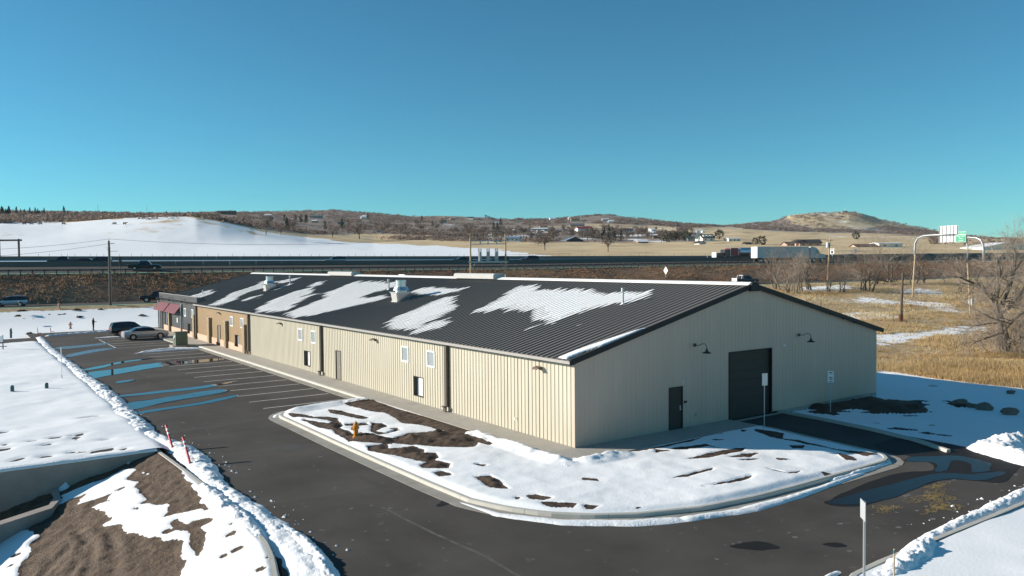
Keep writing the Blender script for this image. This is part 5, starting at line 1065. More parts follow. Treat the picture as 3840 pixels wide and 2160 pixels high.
q = on_front(2498, 9); q[2] += .6; mk = thing('diamond_sign', 'pale diamond warning sign on a wooden post above the roof ridge', 'road sign', q, ACR+.1); MB().box(-.05, .05, -.05, .05, -1.5, 2.9).build('post', 'wood_light', mk); MB().add([(0, -.06, 1.7), (.82, -.06, 2.6), (0, -.06, 3.5), (-.82, -.06, 2.6), (0, -.08, 1.7), (.82, -.08, 2.6), (0, -.08, 3.5), (-.82, -.08, 2.6)], [(0, 3, 2, 1), (4, 5, 6, 7), (0, 1, 5, 4), (1, 2, 6, 5), (2, 3, 7, 6), (3, 0, 4, 7)]).build('sign_panel', 'sign_white', mk)
q = on_hwy(452, 1.0); mk = thing('narrow_brown_sign', 'tall narrow brown panel beside the utility pole', 'road sign', q, yawc+1.0); MB().box(-.05, .05, -.05, .05, -.5, 2).build('post', 'wood_pole', mk); MB().box(-.3, .3, -.08, -.05, 1.2, 2.9).build('sign_panel', 'wood_pole', mk)
# ------------------------------------------------------------------ things around the lot
def near_at(px, py):
    z = 0.0
    for _ in range(40):
        q = G(px, py, z); z = .6*z+.4*gz_xy(q[0], q[1])
    return G(px, py, z)
def pole(label, base, top, r0, r1, m, name='utility_pole', cat='pole'):
    t = thing(name, label, cat, base); d = Vector(top)-Vector(base); MB().tube([(0, 0, -.8), tuple(d*.5), tuple(d)], [r0, (r0+r1)/2, r1], 10).build('pole', m, t); return t, d
b = near_at(414, 1153); vpole = toUV(b[0], b[1])[1]; tp = GV(408, 903, vpole)
t, d = pole('tall dark wooden utility pole between the snow and the frontage road', b, tp, .2, .15, 'wood_pole')
MB().tube([(d.x-.1*RH[0], d.y-.1*RH[1], d.z-.5), (d.x+.9*RH[0], d.y+.9*RH[1], d.z-.4)], .06, 6).tube(list(map(tuple, ((d.x, d.y, d.z), (d.x, d.y, d.z+.35)))), .05, 6).build('insulator_bracket', 'steel_grey', t)
z4 = GV(408, 943, vpole)[2]-b[2]; MB().tube([(0, 0, z4), (1.5*RH[0], 1.5*RH[1], z4+.05)], .035, 6).tube([(-.4*RH[0], -.4*RH[1], d.z-1.0), (.05*RH[0], .05*RH[1], d.z-2.1)], .03, 5).build('side_arm', 'steel_grey', t)
MB().tube([(.24*RH[0], .24*RH[1], 0), (.2*RH[0], .2*RH[1], d.z-1)], .03, 5).build('conduit', 'steel_grey', t)
def wire(name, A, B, sag, label, r=.02):
    A = np.array(A, float); B = np.array(B, float); pts = [tuple(A+(B-A)*s-np.array([0, 0, sag*4*s*(1-s)])) for s in np.linspace(0, 1, 14)]
    tag(MB().tube(pts, r, 4, cap=False).build(name, 'black_metal'), label, 'wire')
wire('power_line', b+np.array([d.x, d.y, d.z+.3]), GV(-700, 930, 95), 1.0, 'upper power line running left from the wooden utility pole')
wire('power_line', b+np.array([d.x, d.y, d.z-.45]), GV(-700, 968, 95), 1.0, 'lower power line running left from the wooden utility pole')
wire('power_line', b+np.array([d.x, d.y, d.z+.3]), GV(1767, 882, 128), 1.2, 'power line from the wooden utility pole to the regulator platform')

# voltage regulator platform behind the building
vR = 128.0; rg = thing('regulator_platform', 'three grey voltage regulators on a platform between two wooden poles', 'utility rack', UVW(0, vR, 0), yawc)
f = lambda px, py, dv=0: ((px-1920)/FPX*(vR+dv), dv, GV(px, py, vR+dv)[2])
for px in (1765.5, 1897): q = f(px, 877); MB().tube([(q[0], 0, 0), (q[0], 0, q[2])], [.17, .13], 10).build('pole', 'wood_light', rg)
q = f(1765, 882); MB().box(q[0]-.45, q[0]+.25, -.22, -.12, q[2]-.08, q[2]+.06).tube([(q[0]-.3, -.17, q[2]+.05), (q[0]-.3, -.17, q[2]+.25)], .05, 6).tube([(q[0]+.18, -.17, q[2]+.05), (q[0]+.18, -.17, q[2]+.25)], .05, 6).build('crossarm', 'wood_light', rg)
for py in (904, 915.5): a, b_ = f(1767, py), f(1897, py); MB().box(a[0], b_[0], -.22, -.16, a[2]-.07, a[2]+.07).build('cross_beam', 'steel_grey', rg)
for px in (1803, 1832, 1864.5): a = f(px, 904); c = f(px, 916); MB().box(a[0]-.09, a[0]+.09, -.27, -.22, c[2]-.05, a[2]+.05).build('beam_bracket', 'steel_grey', rg)
a, b_ = f(1757, 983), f(1906, 983); MB().box(a[0], b_[0], -.75, -.69, a[2]-.14, a[2]+.14).box(a[0], b_[0], .5, .56, a[2]-.14, a[2]+.14).box(a[0], b_[0], -.69, .5, a[2]+.06, a[2]+.10).build('platform', 'steel_grey', rg)
zp = a[2]+.10
for px in (1801, 1832, 1863.5):
    c = f(px, 960); rgt = bpy.data.objects.new('regulator', None); link(rgt, rg)
    MB().lathe([(.36, .05), (.28, .12), (.28, 1.45), (.24, 1.55)], 16, (c[0], -.1, zp)).build('tank', 'vent_grey', rgt, smooth=False)
    MB().tube([(c[0]-.18, -.1, zp+1.5), (c[0]-.22, -.1, zp+2.0)], .055, 8).tube([(c[0]+.18, -.1, zp+1.5), (c[0]+.2, -.1, zp+2.0)], .055, 8).tube([(c[0], -.1, zp+1.5), (c[0], -.1, zp+1.85)], .05, 8).box(c[0]-.24, c[0]+.24, -.15, -.05, zp+1.96, zp+2.03).build('bushings', 'black_metal', rgt)
for px in (1772, 1890): c = f(px, 990); MB().tube([(c[0], -.3, a[2]-1.1), (c[0]+.45, -.3, a[2]-.14)], .04, 6).tube([(c[0], -.3, a[2]-1.1), (c[0]-.45, -.3, a[2]-.14)], .04, 6).build('brace', 'steel_grey', rg)
for px, pw in ((1797, 26), (1832, 26), (1866, 26)):
    p0, p1, p2 = f(px-pw/2, 882), f(px, 896), f(px+pw/2, 884); MB().tube([(p0[0], -.18, p0[2]), (p0[0]+.15, -.18, p1[2]+.1), (p1[0], -.18, p1[2]), (p2[0]-.15, -.18, p1[2]+.15), (p2[0], -.18, p2[2])], .022, 5).build('jumper', 'vent_grey', rg)

# transformer box, hydrants
t = thing('transformer_box', 'green pad-mounted transformer box at the end of the pavement', 'utility box', (-3.35, 62.6, -.02)); MB().box(-.95, .95, -.75, .95, -.15, .05).build('pad', 'dark_concrete', t)
MB().box(-.62, .62, -.55, .6, .05, 1.42).build('cabinet', 'utility_green', t); MB().add([(-.66, -.59, 1.42), (.66, -.59, 1.42), (.66, .64, 1.42), (-.66, .64, 1.42), (-.66, -.4, 1.5), (.66, -.4, 1.5), (.66, .45, 1.5), (-.66, .45, 1.5)], [(0, 1, 5, 4), (1, 2, 6, 5), (2, 3, 7, 6), (3, 0, 4, 7), (4, 5, 6, 7), (3, 2, 1, 0)]).build('lid', 'utility_green', t)
MB().box(-.64, -.62, -.35, -.1, .95, 1.15).box(-.64, -.62, .1, .3, .75, .98).build('warning_label', 'sign_white', t); MB().box(-.63, -.62, .0, .02, .1, 1.38).box(-.67, -.62, .05, .12, .6, .75).build('door_handle', 'black_metal', t)
def hydrant(label, loc, m, s=1.0, rz=0):
    t = thing('fire_hydrant', label, 'hydrant', loc, rz, scale=s)
    MB().lathe([(.17, -.1), (.17, .04), (.12, .05), (.115, .5), (.15, .52), (.15, .57), (.13, .58), (.12, .66), (.06, .74), (.03, .75), (.03, .80)], 14).build('barrel', m, t, smooth=False)
    for a in (0, 180, 90): M = Matrix.Rotation(R(a), 4, 'Z'); rr = .075 if a == 90 else .055; MB().tube([(.1, 0, .42), (.2, 0, .42)], rr, 10).tube([(.2, 0, .42), (.235, 0, .42)], rr*1.25, 6).xf(M).build('nozzle_cap', m, t)
hydrant('orange-yellow fire hydrant in the churned earth of the planter', (*G(1335, 1640, .1)[:2], .12), 'hydrant_yellow', 1.0, .6)
hydrant('pinkish fire hydrant on the snow near the standing person', (*G(264, 1230, .12)[:2], .1), 'hydrant_tan', 1.15, .2)
q = near_at(222, 1154); hydrant('orange hydrant at the edge of the frontage road', (q[0], q[1], q[2]), 'hydrant_tan', 1.0, .4)
# sign posts
def post_sign(label, base, top_z, panel, rz, m='sign_back', name='post_sign', pm='steel_grey', r=.028):
    t = thing(name, label, 'sign', base, rz); MB().tube([(0, 0, -.4), (0, 0, top_z)], r, 8).build('post', pm, t); w_, z0, z1 = panel
    MB().prism([(-w_/2, -.045), (w_/2, -.045), (w_/2, -.03), (-w_/2, -.03)], z0, z1).build('panel', m, t); return t
q = G(2866, 1610, .05); t = post_sign('small sign seen from behind beside the dark overhead door', (q[0], q[1], .02), 2.9, (.32, 2.3, 2.92), R(-18), 'sign_back')
q = G(3114, 1545, -.2); t = post_sign('pale parking sign with lettering in the shade right of the driveway', (q[0], q[1], -.2), 2.2, (.34, 1.75, 2.2), R(-42), 'sign_white')
MB().box(-.17, .17, -.045, -.03, 2.22, 2.42).build('upper_panel', 'sign_white', t)
for z, h_ in ((2.29, .06), (2.02, .05), (1.92, .05), (1.80, .04)): MB().box(-.1, .1, -.05, -.045, z, z+h_).build('lettering', 'black_metal', t)
q = GV(3240, 2240, 20.5); t = post_sign('tall bare-backed street sign on a steel post in the right foreground', (q[0], q[1], -.1), GV(3247, 1880, 20.5)[2]+.1, (.46, GV(3247, 1948, 20.5)[2]+.1, GV(3247, 1878, 20.5)[2]+.1), R(-134), 'sign_back', r=.035)
MB().box(-.02, .02, -.03, .0, GV(3247, 1948, 20.5)[2]+.1, GV(3247, 1878, 20.5)[2]+.1).build('stiffener', 'steel_grey', t)
q = GV(3352, 2230, 20.8); t = thing('wooden_stake', 'thin wooden stake stuck in the snow at the lower right edge', 'stake', (q[0], q[1], -.1)); hz_ = GV(3354, 2058, 20.8)[2]+.1
MB().box(-.02, .02, -.015, .015, -.3, hz_).build('stake', 'wood_light', t); MB().box(-.03, .03, -.02, .02, hz_-.12, hz_-.03).build('ribbon', 'teal_pipe', t)
# delineators
for i, (bx, by, tx, ty, lab) in enumerate(((646, 1670, 624, 1602, 'red and white delineator post nearer the parking lot, leaning left'), (711, 1724, 688, 1647, 'red and white delineator post in the snow bank, nearest the camera'))):
    top = np.array([-15.25, 12.95, .84]) if i == 0 else np.array([-15.26, 9.45, .86]); bb = G(bx, by, .12)
    t = thing('delineator_post', lab, 'post', (*bb[:2], .02), group='red delineator posts in the snow bank'); d = Vector(top)-Vector((*bb[:2], .02)); P = lambda s: tuple(d*s)
    MB().tube([P(-.05), P(1)], .055, 12).build('tube', 'safety_red', t); MB().tube([P(1.0), P(1.04)], .062, 12).build('cap', 'safety_red', t)
    for s in (.60, .78): MB().tube([P(s), P(s+.09)], .0585, 12).build('reflective_band', 'sign_white', t)
# left side odds and ends
q = G(232, 1418, .1); t = thing('marker_rod', 'thin tall white marker rod on the left snowfield', 'rod', (q[0], q[1], 0)); MB().tube([(0, 0, -.3), (0, 0, GV(231, 1303, toUV(q[0], q[1])[1])[2])], .03, 8).build('rod', 'sign_white', t); MB().tube([(0, 0, .1), (0, 0, .35)], .036, 8).build('base_sleeve', 'steel_grey', t)
for px, py, lab in ((46, 1466, 'small green pedestal on the snow at the left edge'), (175, 1456, 'small green pedestal on the snow below the marker rod')):
    q = G(px, py, .1); t = thing('utility_pedestal', lab, 'pedestal', (q[0], q[1], .05), group='green pedestals'); MB().lathe([(.12, -.2), (.12, .36), (.10, .42), (.03, .45)], 10).build('pedestal_body', 'teal_pipe', t); MB().lathe([(.14, -.1), (.14, .03)], 10).build('pedestal_base', 'utility_green', t)
q = G(41, 1260, .1); t = thing('standpipe', 'dark teal standpipe rising from the snow at far left', 'pipe', (q[0], q[1], .05)); MB().tube([(0, 0, -.2), (0, 0, .9)], .13, 10).build('pipe', 'teal_pipe', t); MB().tube([(0, 0, .9), (0, 0, 1.02)], .16, 10).build('cap', 'sign_white', t); MB().tube([(0, 0, .55), (.16, -.1, .5)], .06, 8).build('outlet', 'teal_pipe', t)
for px, py, tx, ty, lab in ((143, 1254, 140, 1228, 'left red survey stake with a cross piece on the snow'), (193, 1249, 186, 1220, 'right red survey stake leaning, with white head, on the snow')):
    q = G(px, py, .1); tp = GV(tx, ty, toUV(q[0], q[1])[1])-np.array([q[0], q[1], .05]); t = thing('survey_stake', lab, 'stake', (q[0], q[1], .05), group='red survey stakes')
    MB().tube([(0, 0, -.2), tuple(tp*.7)], .04, 6).build('stake', 'safety_red', t); MB().tube([tuple(tp*.7), tuple(tp)], .042, 6).build('head', 'sign_white', t); MB().tube([(0, 0, .25), (RH[0]*.4, RH[1]*.4, .22)], .03, 5).build('cross_piece', 'safety_red', t)
q = G(8, 1309, .1); t = thing('frame_sign', 'small pale sign board on two posts cut by the left edge', 'sign', (q[0], q[1], 0), yawc)
MB().tube([(-.35, 0, -.2), (-.35, 0, 1.5)], .05, 8).tube([(.1, 0, -.2), (.1, 0, 1.55)], .05, 8).build('posts', 'wood_pole', t); MB().box(-.7, .15, -.09, -.05, .85, 1.45).build('board', 'sign_white', t); MB().box(-.5, .5, -.03, .03, .35, .42).build('rail', 'wood_pole', t)
q = near_at(77, 1155); t = thing('leaning_marker', 'pale leaning marker pipe at the edge of the frontage road', 'post', q); MB().tube([(0, 0, -.3), (-.3*RH[0], -.3*RH[1], 1.0)], .05, 8).build('pipe', 'wood_light', t); MB().tube([(-.3*RH[0], -.3*RH[1], 1.0), (-.33*RH[0], -.33*RH[1], 1.12)], .06, 8).build('cap', 'sign_white', t)
# earth clods and brush heap on the far snow
rs = random.Random(3); hp = thing('rubble_heap', 'snow-topped heap of dark earth and branches on the far left snow', 'heap', near_at(212, 1192))
for i in range(26):
    a = rs.uniform(-2.1, 2.1); bq = rs.uniform(-.5, .5); s = rs.uniform(.3, .6); V = []
    mb = MB(); nr = 7
    for ia in range(5):
        for ib in range(nr):
            th = math.pi*ia/4; ph = 2*math.pi*ib/nr; dd = Vector((math.sin(th)*math.cos(ph), math.sin(th)*math.sin(ph), math.cos(th))); rr = s*(1+.5*mnoise.noise(dd*1.5+Vector((i, 0, 0)))); mb.v.append((a*RH[0]+bq*FH[0]+dd.x*rr, a*RH[1]+bq*FH[1]+dd.y*rr, .15+dd.z*rr*.9))
    for ia in range(4):
        for ib in range(nr): mb.f.append((ia*nr+ib, (ia+1)*nr+ib, (ia+1)*nr+(ib+1) % nr, ia*nr+(ib+1) % nr))
    mb.build('clod', 'snow' if (bq > .1 and i % 2) else 'dirt_clod', hp)
CL = []
for i, (px, py, w_, lab) in enumerate(((80, 1168, 20, 'dark twig pile nearest the frontage road at far left'), (68, 1187, 9, 'small dark brush clump below the far left twig pile'), (10, 1197, 10, 'brush clump cut by the left edge on the snow'), (10, 1176, 5, 'tiny brush clump at the left edge'), (95, 1200, 9, 'brush strip left of the rubble heap'), (130, 1200, 14, 'long brush strip below the rubble heap'), (297, 1190, 12, 'brush clump between rubble heap and standing person'), (533, 1184, 14, 'brush clump on the snow left of the awnings'), (290, 1163, 18, 'thin log on the snow left of the utility pole'), (378, 1162, 14, 'thin log on the snow at the foot of the utility pole'), (460, 1160, 38, 'wide dark brush mat on the snow right of the utility pole'), (110, 1253, 6, 'tiny earth patch on the snow behind the stakes'))):
    q = near_at(px, py); mpp = toUV(q[0], q[1])[1]/FPX; t = thing('brush_clump', lab, 'brush', q); mb = MB(); rs = random.Random(i)
    for k_ in range(26): a = rs.uniform(-w_/2, w_/2)*mpp; bq = rs.uniform(-.4, .4); aa = rs.uniform(-.5, .5); l = rs.uniform(.2, .55)*max(.6, w_/20); p0 = np.array([a*RH[0]+bq*FH[0], a*RH[1]+bq*FH[1], .03]); dv = (RH*math.cos(aa)+FH*math.sin(aa))*l; mb.tube([tuple(p0-dv), tuple(p0+np.array([0, 0, rs.uniform(.05, .25)])), tuple(p0+dv)], rs.uniform(.02, .06), 4)
    mb.build('branches', 'dirt_clod', t)

# ------------------------------------------------------------------ standing person
def person(label, loc, rz):
    t = thing('person', label, 'person', loc, rz)
    J = dict(pel=(0, 0, .95), wst=(0, 0, 1.10), chs=(0, .02, 1.36), nck=(0, .0, 1.52), hdb=(0, .02, 1.60), hdt=(0, .02, 1.74), hl=(.10, 0, .90), kl=(.115, .02, .50), al=(.12, -.02, .09), tl=(.13, .15, .04), hr=(-.10, 0, .90), kr=(-.115, .0, .50), ar=(-.13, -.03, .09), tr=(-.15, .14, .04),
             sl=(.19, 0, 1.44), el=(.30, .02, 1.17), wl=(.12, .27, 1.18), fl=(.05, .33, 1.2), sr=(-.19, 0, 1.44), er=(-.30, .02, 1.17), wr=(-.12, .27, 1.18), fr=(-.05, .33, 1.2))
    rad = dict(pel=.17, wst=.165, chs=.185, nck=.075, hdb=.105, hdt=.085, hl=.105, kl=.075, al=.055, tl=.045, hr=.105, kr=.075, ar=.055, tr=.045, sl=.09, el=.07, wl=.05, fl=.045, sr=.09, er=.07, wr=.05, fr=.045)
    E_ = [('pel', 'wst'), ('wst', 'chs'), ('chs', 'nck'), ('nck', 'hdb'), ('hdb', 'hdt'), ('pel', 'hl'), ('hl', 'kl'), ('kl', 'al'), ('al', 'tl'), ('pel', 'hr'), ('hr', 'kr'), ('kr', 'ar'), ('ar', 'tr'), ('chs', 'sl'), ('sl', 'el'), ('el', 'wl'), ('wl', 'fl'), ('chs', 'sr'), ('sr', 'er'), ('er', 'wr'), ('wr', 'fr')]
    N = list(J); me = bpy.data.meshes.new('body'); me.from_pydata([J[k_] for k_ in N], [(N.index(a), N.index(b)) for a, b in E_], []); o = bpy.data.objects.new('body_skin', me); COL.objects.link(o)
    md = o.modifiers.new('skin', 'SKIN'); sv = me.skin_vertices[0].data
    for i, k_ in enumerate(N): sv[i].radius = (rad[k_]*.95, rad[k_]*.95); sv[i].use_root = (k_ == 'pel')
    sb = o.modifiers.new('sub', 'SUBSURF'); sb.levels = 2; sb.render_levels = 2
    dg = bpy.context.evaluated_depsgraph_get(); dg.update(); m2 = bpy.data.meshes.new_from_object(o.evaluated_get(dg)); bpy.data.objects.remove(o)
    m2.materials.clear()
    for mm in (mat('jacket', (.022, .03, .027), .9), mat('trousers', (.02, .022, .03), .9), mat('skin_tone', (.42, .25, .18), .6), mat('boots', (.03, .022, .016), .8), mat('cap_cloth', (.03, .032, .03), .9)): m2.materials.append(mm)
    for p_ in m2.polygons:
        c = p_.center; p_.material_index = 3 if c.z < .12 else 1 if c.z < .86 else 2 if (c.y > .29 or 1.53 < c.z < 1.68 and c.y > .05) else 4 if c.z > 1.56 else 0
    m2.name = 'body'; bo = link(bpy.data.objects.new('body', m2), t)
    MB().box(-.09, .09, .34, .44, 1.17, 1.22).build('controller', 'black_metal', t)
    MB().box(-.012, .012, .112, .14, 1.60, 1.64).build('nose', 'skin_tone', t)
    return t
q = G(350.4, 1239.5, ZA); person('person in dark jacket and trousers standing at the far edge of the lot', (q[0], q[1], ZA), R(-115))

# ------------------------------------------------------------------ ranch gate, grazing animals
q0 = on_hwy(30, 45); k_ = 0
rgz = thing('ranch_gate', 'wooden ranch gate frame at the far left beyond the highway', 'gate', q0, yawc)
mpp = toUV(q0[0], q0[1])[1]/FPX; zt_ = GV(30, 901, toUV(q0[0], q0[1])[1])[2]-q0[2]; 
for px in (1, 74.5): MB().tube([((px-30)*mpp, 0, -1), ((px-30)*mpp, 0, zt_+.3)], .22, 8).build('post', 'wood_pole', rgz)
MB().tube([(-40*mpp, 0, zt_), (56*mpp, 0, zt_)], .2, 8).build('crossbeam', 'wood_pole', rgz)
def cow(label, loc, rz, head_down):
    t = thing('grazing_cow', label, 'cow', loc, rz, group='cattle on the snowy hill'); mb = MB()
    mb.tube([(-1.0, 0, 1.15), (-.8, 0, 1.1), (-.2, 0, 1.02), (.5, 0, 1.05), (.85, 0, 1.15), (1.0, 0, 1.2)], [.16, .36, .42, .40, .32, .2], 10)
    hd = (1.55, 0, .55) if head_down else (1.5, 0, 1.4); mb.tube([(.8, 0, 1.2), (1.15, 0, 1.0 if head_down else 1.4), hd, (hd[0]+.3, 0, hd[2]-.2)], [.26, .2, .16, .09], 8)
    for x, s in ((-.75, .17), (-.7, -.17), (.6, .17), (.65, -.17)): mb.tube([(x, s, .95), (x+(.08 if x < 0 else -.03), s, .5), (x, s, 0)], [.16, .09, .07], 6)
    mb.tube([(-1.0, 0, 1.25), (-1.1, 0, .7)], .04, 5); mb.build('body', mat('cow_hide', (.035, .028, .024), .9), t)
for i, (px, lab) in enumerate(((98, 'leftmost grazing cow on the snowy hill'), (123, 'second grazing cow from the left on the snowy hill'), (158, 'third grazing cow from the left on the snowy hill'), (244, 'lone grazing cow in the middle of the snowy hill crest'), (436, 'left one of the right-hand pair of cows on the hill'), (473, 'rightmost cow on the snowy hill'))):
    x, y, z, vv = hill_at(px, 843 if px < 300 else 843, 300); cow(lab, (x, y, z-.05), yawc+(0 if i % 2 else math.pi), i != 5)
fn = thing('range_fence', 'line of thin fence posts below the snowy hill beyond the highway', 'fence'); fp = None
for px in np.cumsum(RNG.uniform(22, 60, 80))+120:
    kk = (px-1920)/FPX; v = (174+43)/(1-.36*kk); q = UVW(kk*v, v, float(zfb(kk*v))-.3)
    if fp is None: fp = MB().tube([(0, 0, -.5), (0, 0, .95)], .035, 5).build('fence_post', 'wood_pole', fn, loc=q)
    else: o = fp.copy(); COL.objects.link(o); o.parent = fn; o.location = q

# ------------------------------------------------------------------ poles in the right-hand field
for (bx, by, tx, ty, r0, m, lab, extra) in ((3377, 1208, 3386, 1022, .17, 'wood_pole', 'dark cut-off pole with a rust-red sleeve at its foot in the dry field', 1), (3421, 1116, 3432, 955, .16, 'wood_light', 'light wooden pole in the dry field below the sign gantry', 0), (3640, 1176, 3628, 985, .13, 'wood_light', 'wooden pole with a strapped box beside the big bare tree', 2), (3101, 1090, 3112, 896, .16, 'wood_light', 'wooden utility pole with a transformer among the bare trees', 3)):
    bq = near_at(bx, by); v = toUV(bq[0], bq[1])[1]; t, d = pole(lab, bq, GV(tx, ty, v), r0, r0*.8, m, 'field_pole')
    if extra == 1: MB().tube([(0, 0, -.3), tuple(d*.16)], r0*1.5, 10).build('rust_sleeve', 'safety_red' if False else mat('rust', (.09, .025, .015), .8), t); MB().box(d.x*.18+.1, d.x*.18+.35, -.1, .1, d.z*.17, d.z*.17+.35).build('meter_box', 'wood_pole', t)
    if extra == 2: MB().tube([tuple(d*.2), tuple(d*.27)], r0*2.0, 10).box(-.3, .3, -.3, -.12, d.z*.17, d.z*.30).build('strapped_box', 'vent_grey', t)
    if extra == 3: MB().lathe([(.22, -.45), (.25, -.4), (.25, .4), (.2, .5)], 12, tuple(d*.88+Vector((-.4*RH[0], -.4*RH[1], 0)))).build('transformer_can', 'sign_white', t); MB().tube([tuple(d*.97-Vector(RH)*.6), tuple(d*.97+Vector(RH)*.6)], .05, 6).build('crossarm', 'wood_light', t)
bq = near_at(3079, 1160); t = thing('fence_stub', 'short dark post standing in dry grass beyond the gable', 'post', bq); MB().tube([(0, 0, -.3), (-.05, 0, 1.5)], .06, 6).build('post', 'wood_pole', t); MB().tube([(-.05, 0, 1.5), (-.05, 0, 1.56)], .07, 6).build('cap', 'rubber', t)
# ------------------------------------------------------------------ houses beyond the highway
WALLS = {'white': (.70, .69, .66), 'grey': (.28, .28, .29), 'tan': (.42, .32, .22), 'pink': (.46, .31, .26), 'green': (.22, .26, .25), 'dark': (.07, .06, .06), 'brown': (.2, .13, .09)}
ROOFS = {'red': (.33, .012, .03), 'black': (.03, .028, .03), 'brown': (.10, .06, .045), 'green': (.03, .055, .05), 'grey': (.14, .14, .15), 'white': (.72, .72, .73), 'blue': (.13, .2, .3), 'tile': (.25, .13, .09)}
for k_, c in WALLS.items(): mat('wall_'+k_, c, .8, var=.06)
for k_, c in ROOFS.items(): mat('shingle_'+k_, c, .8, var=.1)
def house(label, px, py, wpx, wall_px, roof_px, wc, rc, depth=8, rz=0.0, gable_front=False, nwin=3, vmin=300, chimney=False, dorm=0, name='house', cat='house', garage=False):
    x, y, z, vv = hill_at(px, py, vmin); m_ = vv/FPX; W_, H_, Rh = wpx*m_, wall_px*m_, roof_px*m_; D_ = depth
    t = thing(name, label, cat, (x, y, z-.3), yawc+rz); w2, d2 = W_/2, D_/2
    body = MB().box(-w2, w2, -d2, d2, -2, H_)
    e = .5
    if gable_front:
        body.add([(-w2, -d2, H_), (w2, -d2, H_), (0, -d2, H_+Rh), (-w2, d2, H_), (w2, d2, H_), (0, d2, H_+Rh)], [(0, 1, 2), (4, 3, 5)])
        rf = MB()
        for s in (1, -1): sl = Rh/w2; rf.add([(0, -d2-e, H_+Rh+.1), (0, d2+e, H_+Rh+.1), (s*(w2+e), d2+e, H_-e*sl+.1), (s*(w2+e), -d2-e, H_-e*sl+.1), (0, -d2-e, H_+Rh+.35), (0, d2+e, H_+Rh+.35), (s*(w2+e), d2+e, H_-e*sl+.35), (s*(w2+e), -d2-e, H_-e*sl+.35)], [(4, 5, 6, 7), (0, 3, 2, 1), (0, 4, 7, 3), (1, 2, 6, 5), (3, 7, 6, 2)])
    else:
        body.add([(-w2, -d2, H_), (-w2, d2, H_), (-w2, 0, H_+Rh), (w2, -d2, H_), (w2, d2, H_), (w2, 0, H_+Rh)], [(0, 2, 1), (3, 4, 5)])
        rf = MB()
        for s in (1, -1): sl = Rh/d2; rf.add([(-w2-e, 0, H_+Rh+.1), (w2+e, 0, H_+Rh+.1), (w2+e, s*(d2+e), H_-e*sl+.1), (-w2-e, s*(d2+e), H_-e*sl+.1), (-w2-e, 0, H_+Rh+.35), (w2+e, 0, H_+Rh+.35), (w2+e, s*(d2+e), H_-e*sl+.35), (-w2-e, s*(d2+e), H_-e*sl+.35)], [(4, 5, 6, 7), (0, 3, 2, 1), (3, 2, 6, 7), (0, 4, 7, 3), (1, 2, 6, 5)])
    body.build('walls', 'wall_'+wc, t); ro = rf.build('roof', 'shingle_'+rc, t)
    for i in range(nwin):
        cx = -w2+W_*(i+.5)/nwin; hh = min(1.3, H_*.45); zz = H_*.5; MB().box(cx-.6, cx+.6, -d2-.04, -d2+.02, zz-hh/2, zz+hh/2).build('window', 'dark_glass', t)
    if chimney: MB().box(w2*.4, w2*.4+.9, -.4, .4, H_, H_+Rh+1.2).build('chimney', 'wall_tan', ro)
    for i in range(dorm): cx = -w2+W_*(i+.7)/(dorm+.4); MB().box(cx-.8, cx+.8, -d2*.8, 0, H_, H_+Rh*.85).build('dormer', 'wall_white', ro)
    if garage: MB().box(-w2+.5, -w2+3.2, -d2-.05, -d2+.02, 0, 2.3).build('garage_door', 'wall_white', t)
    return t
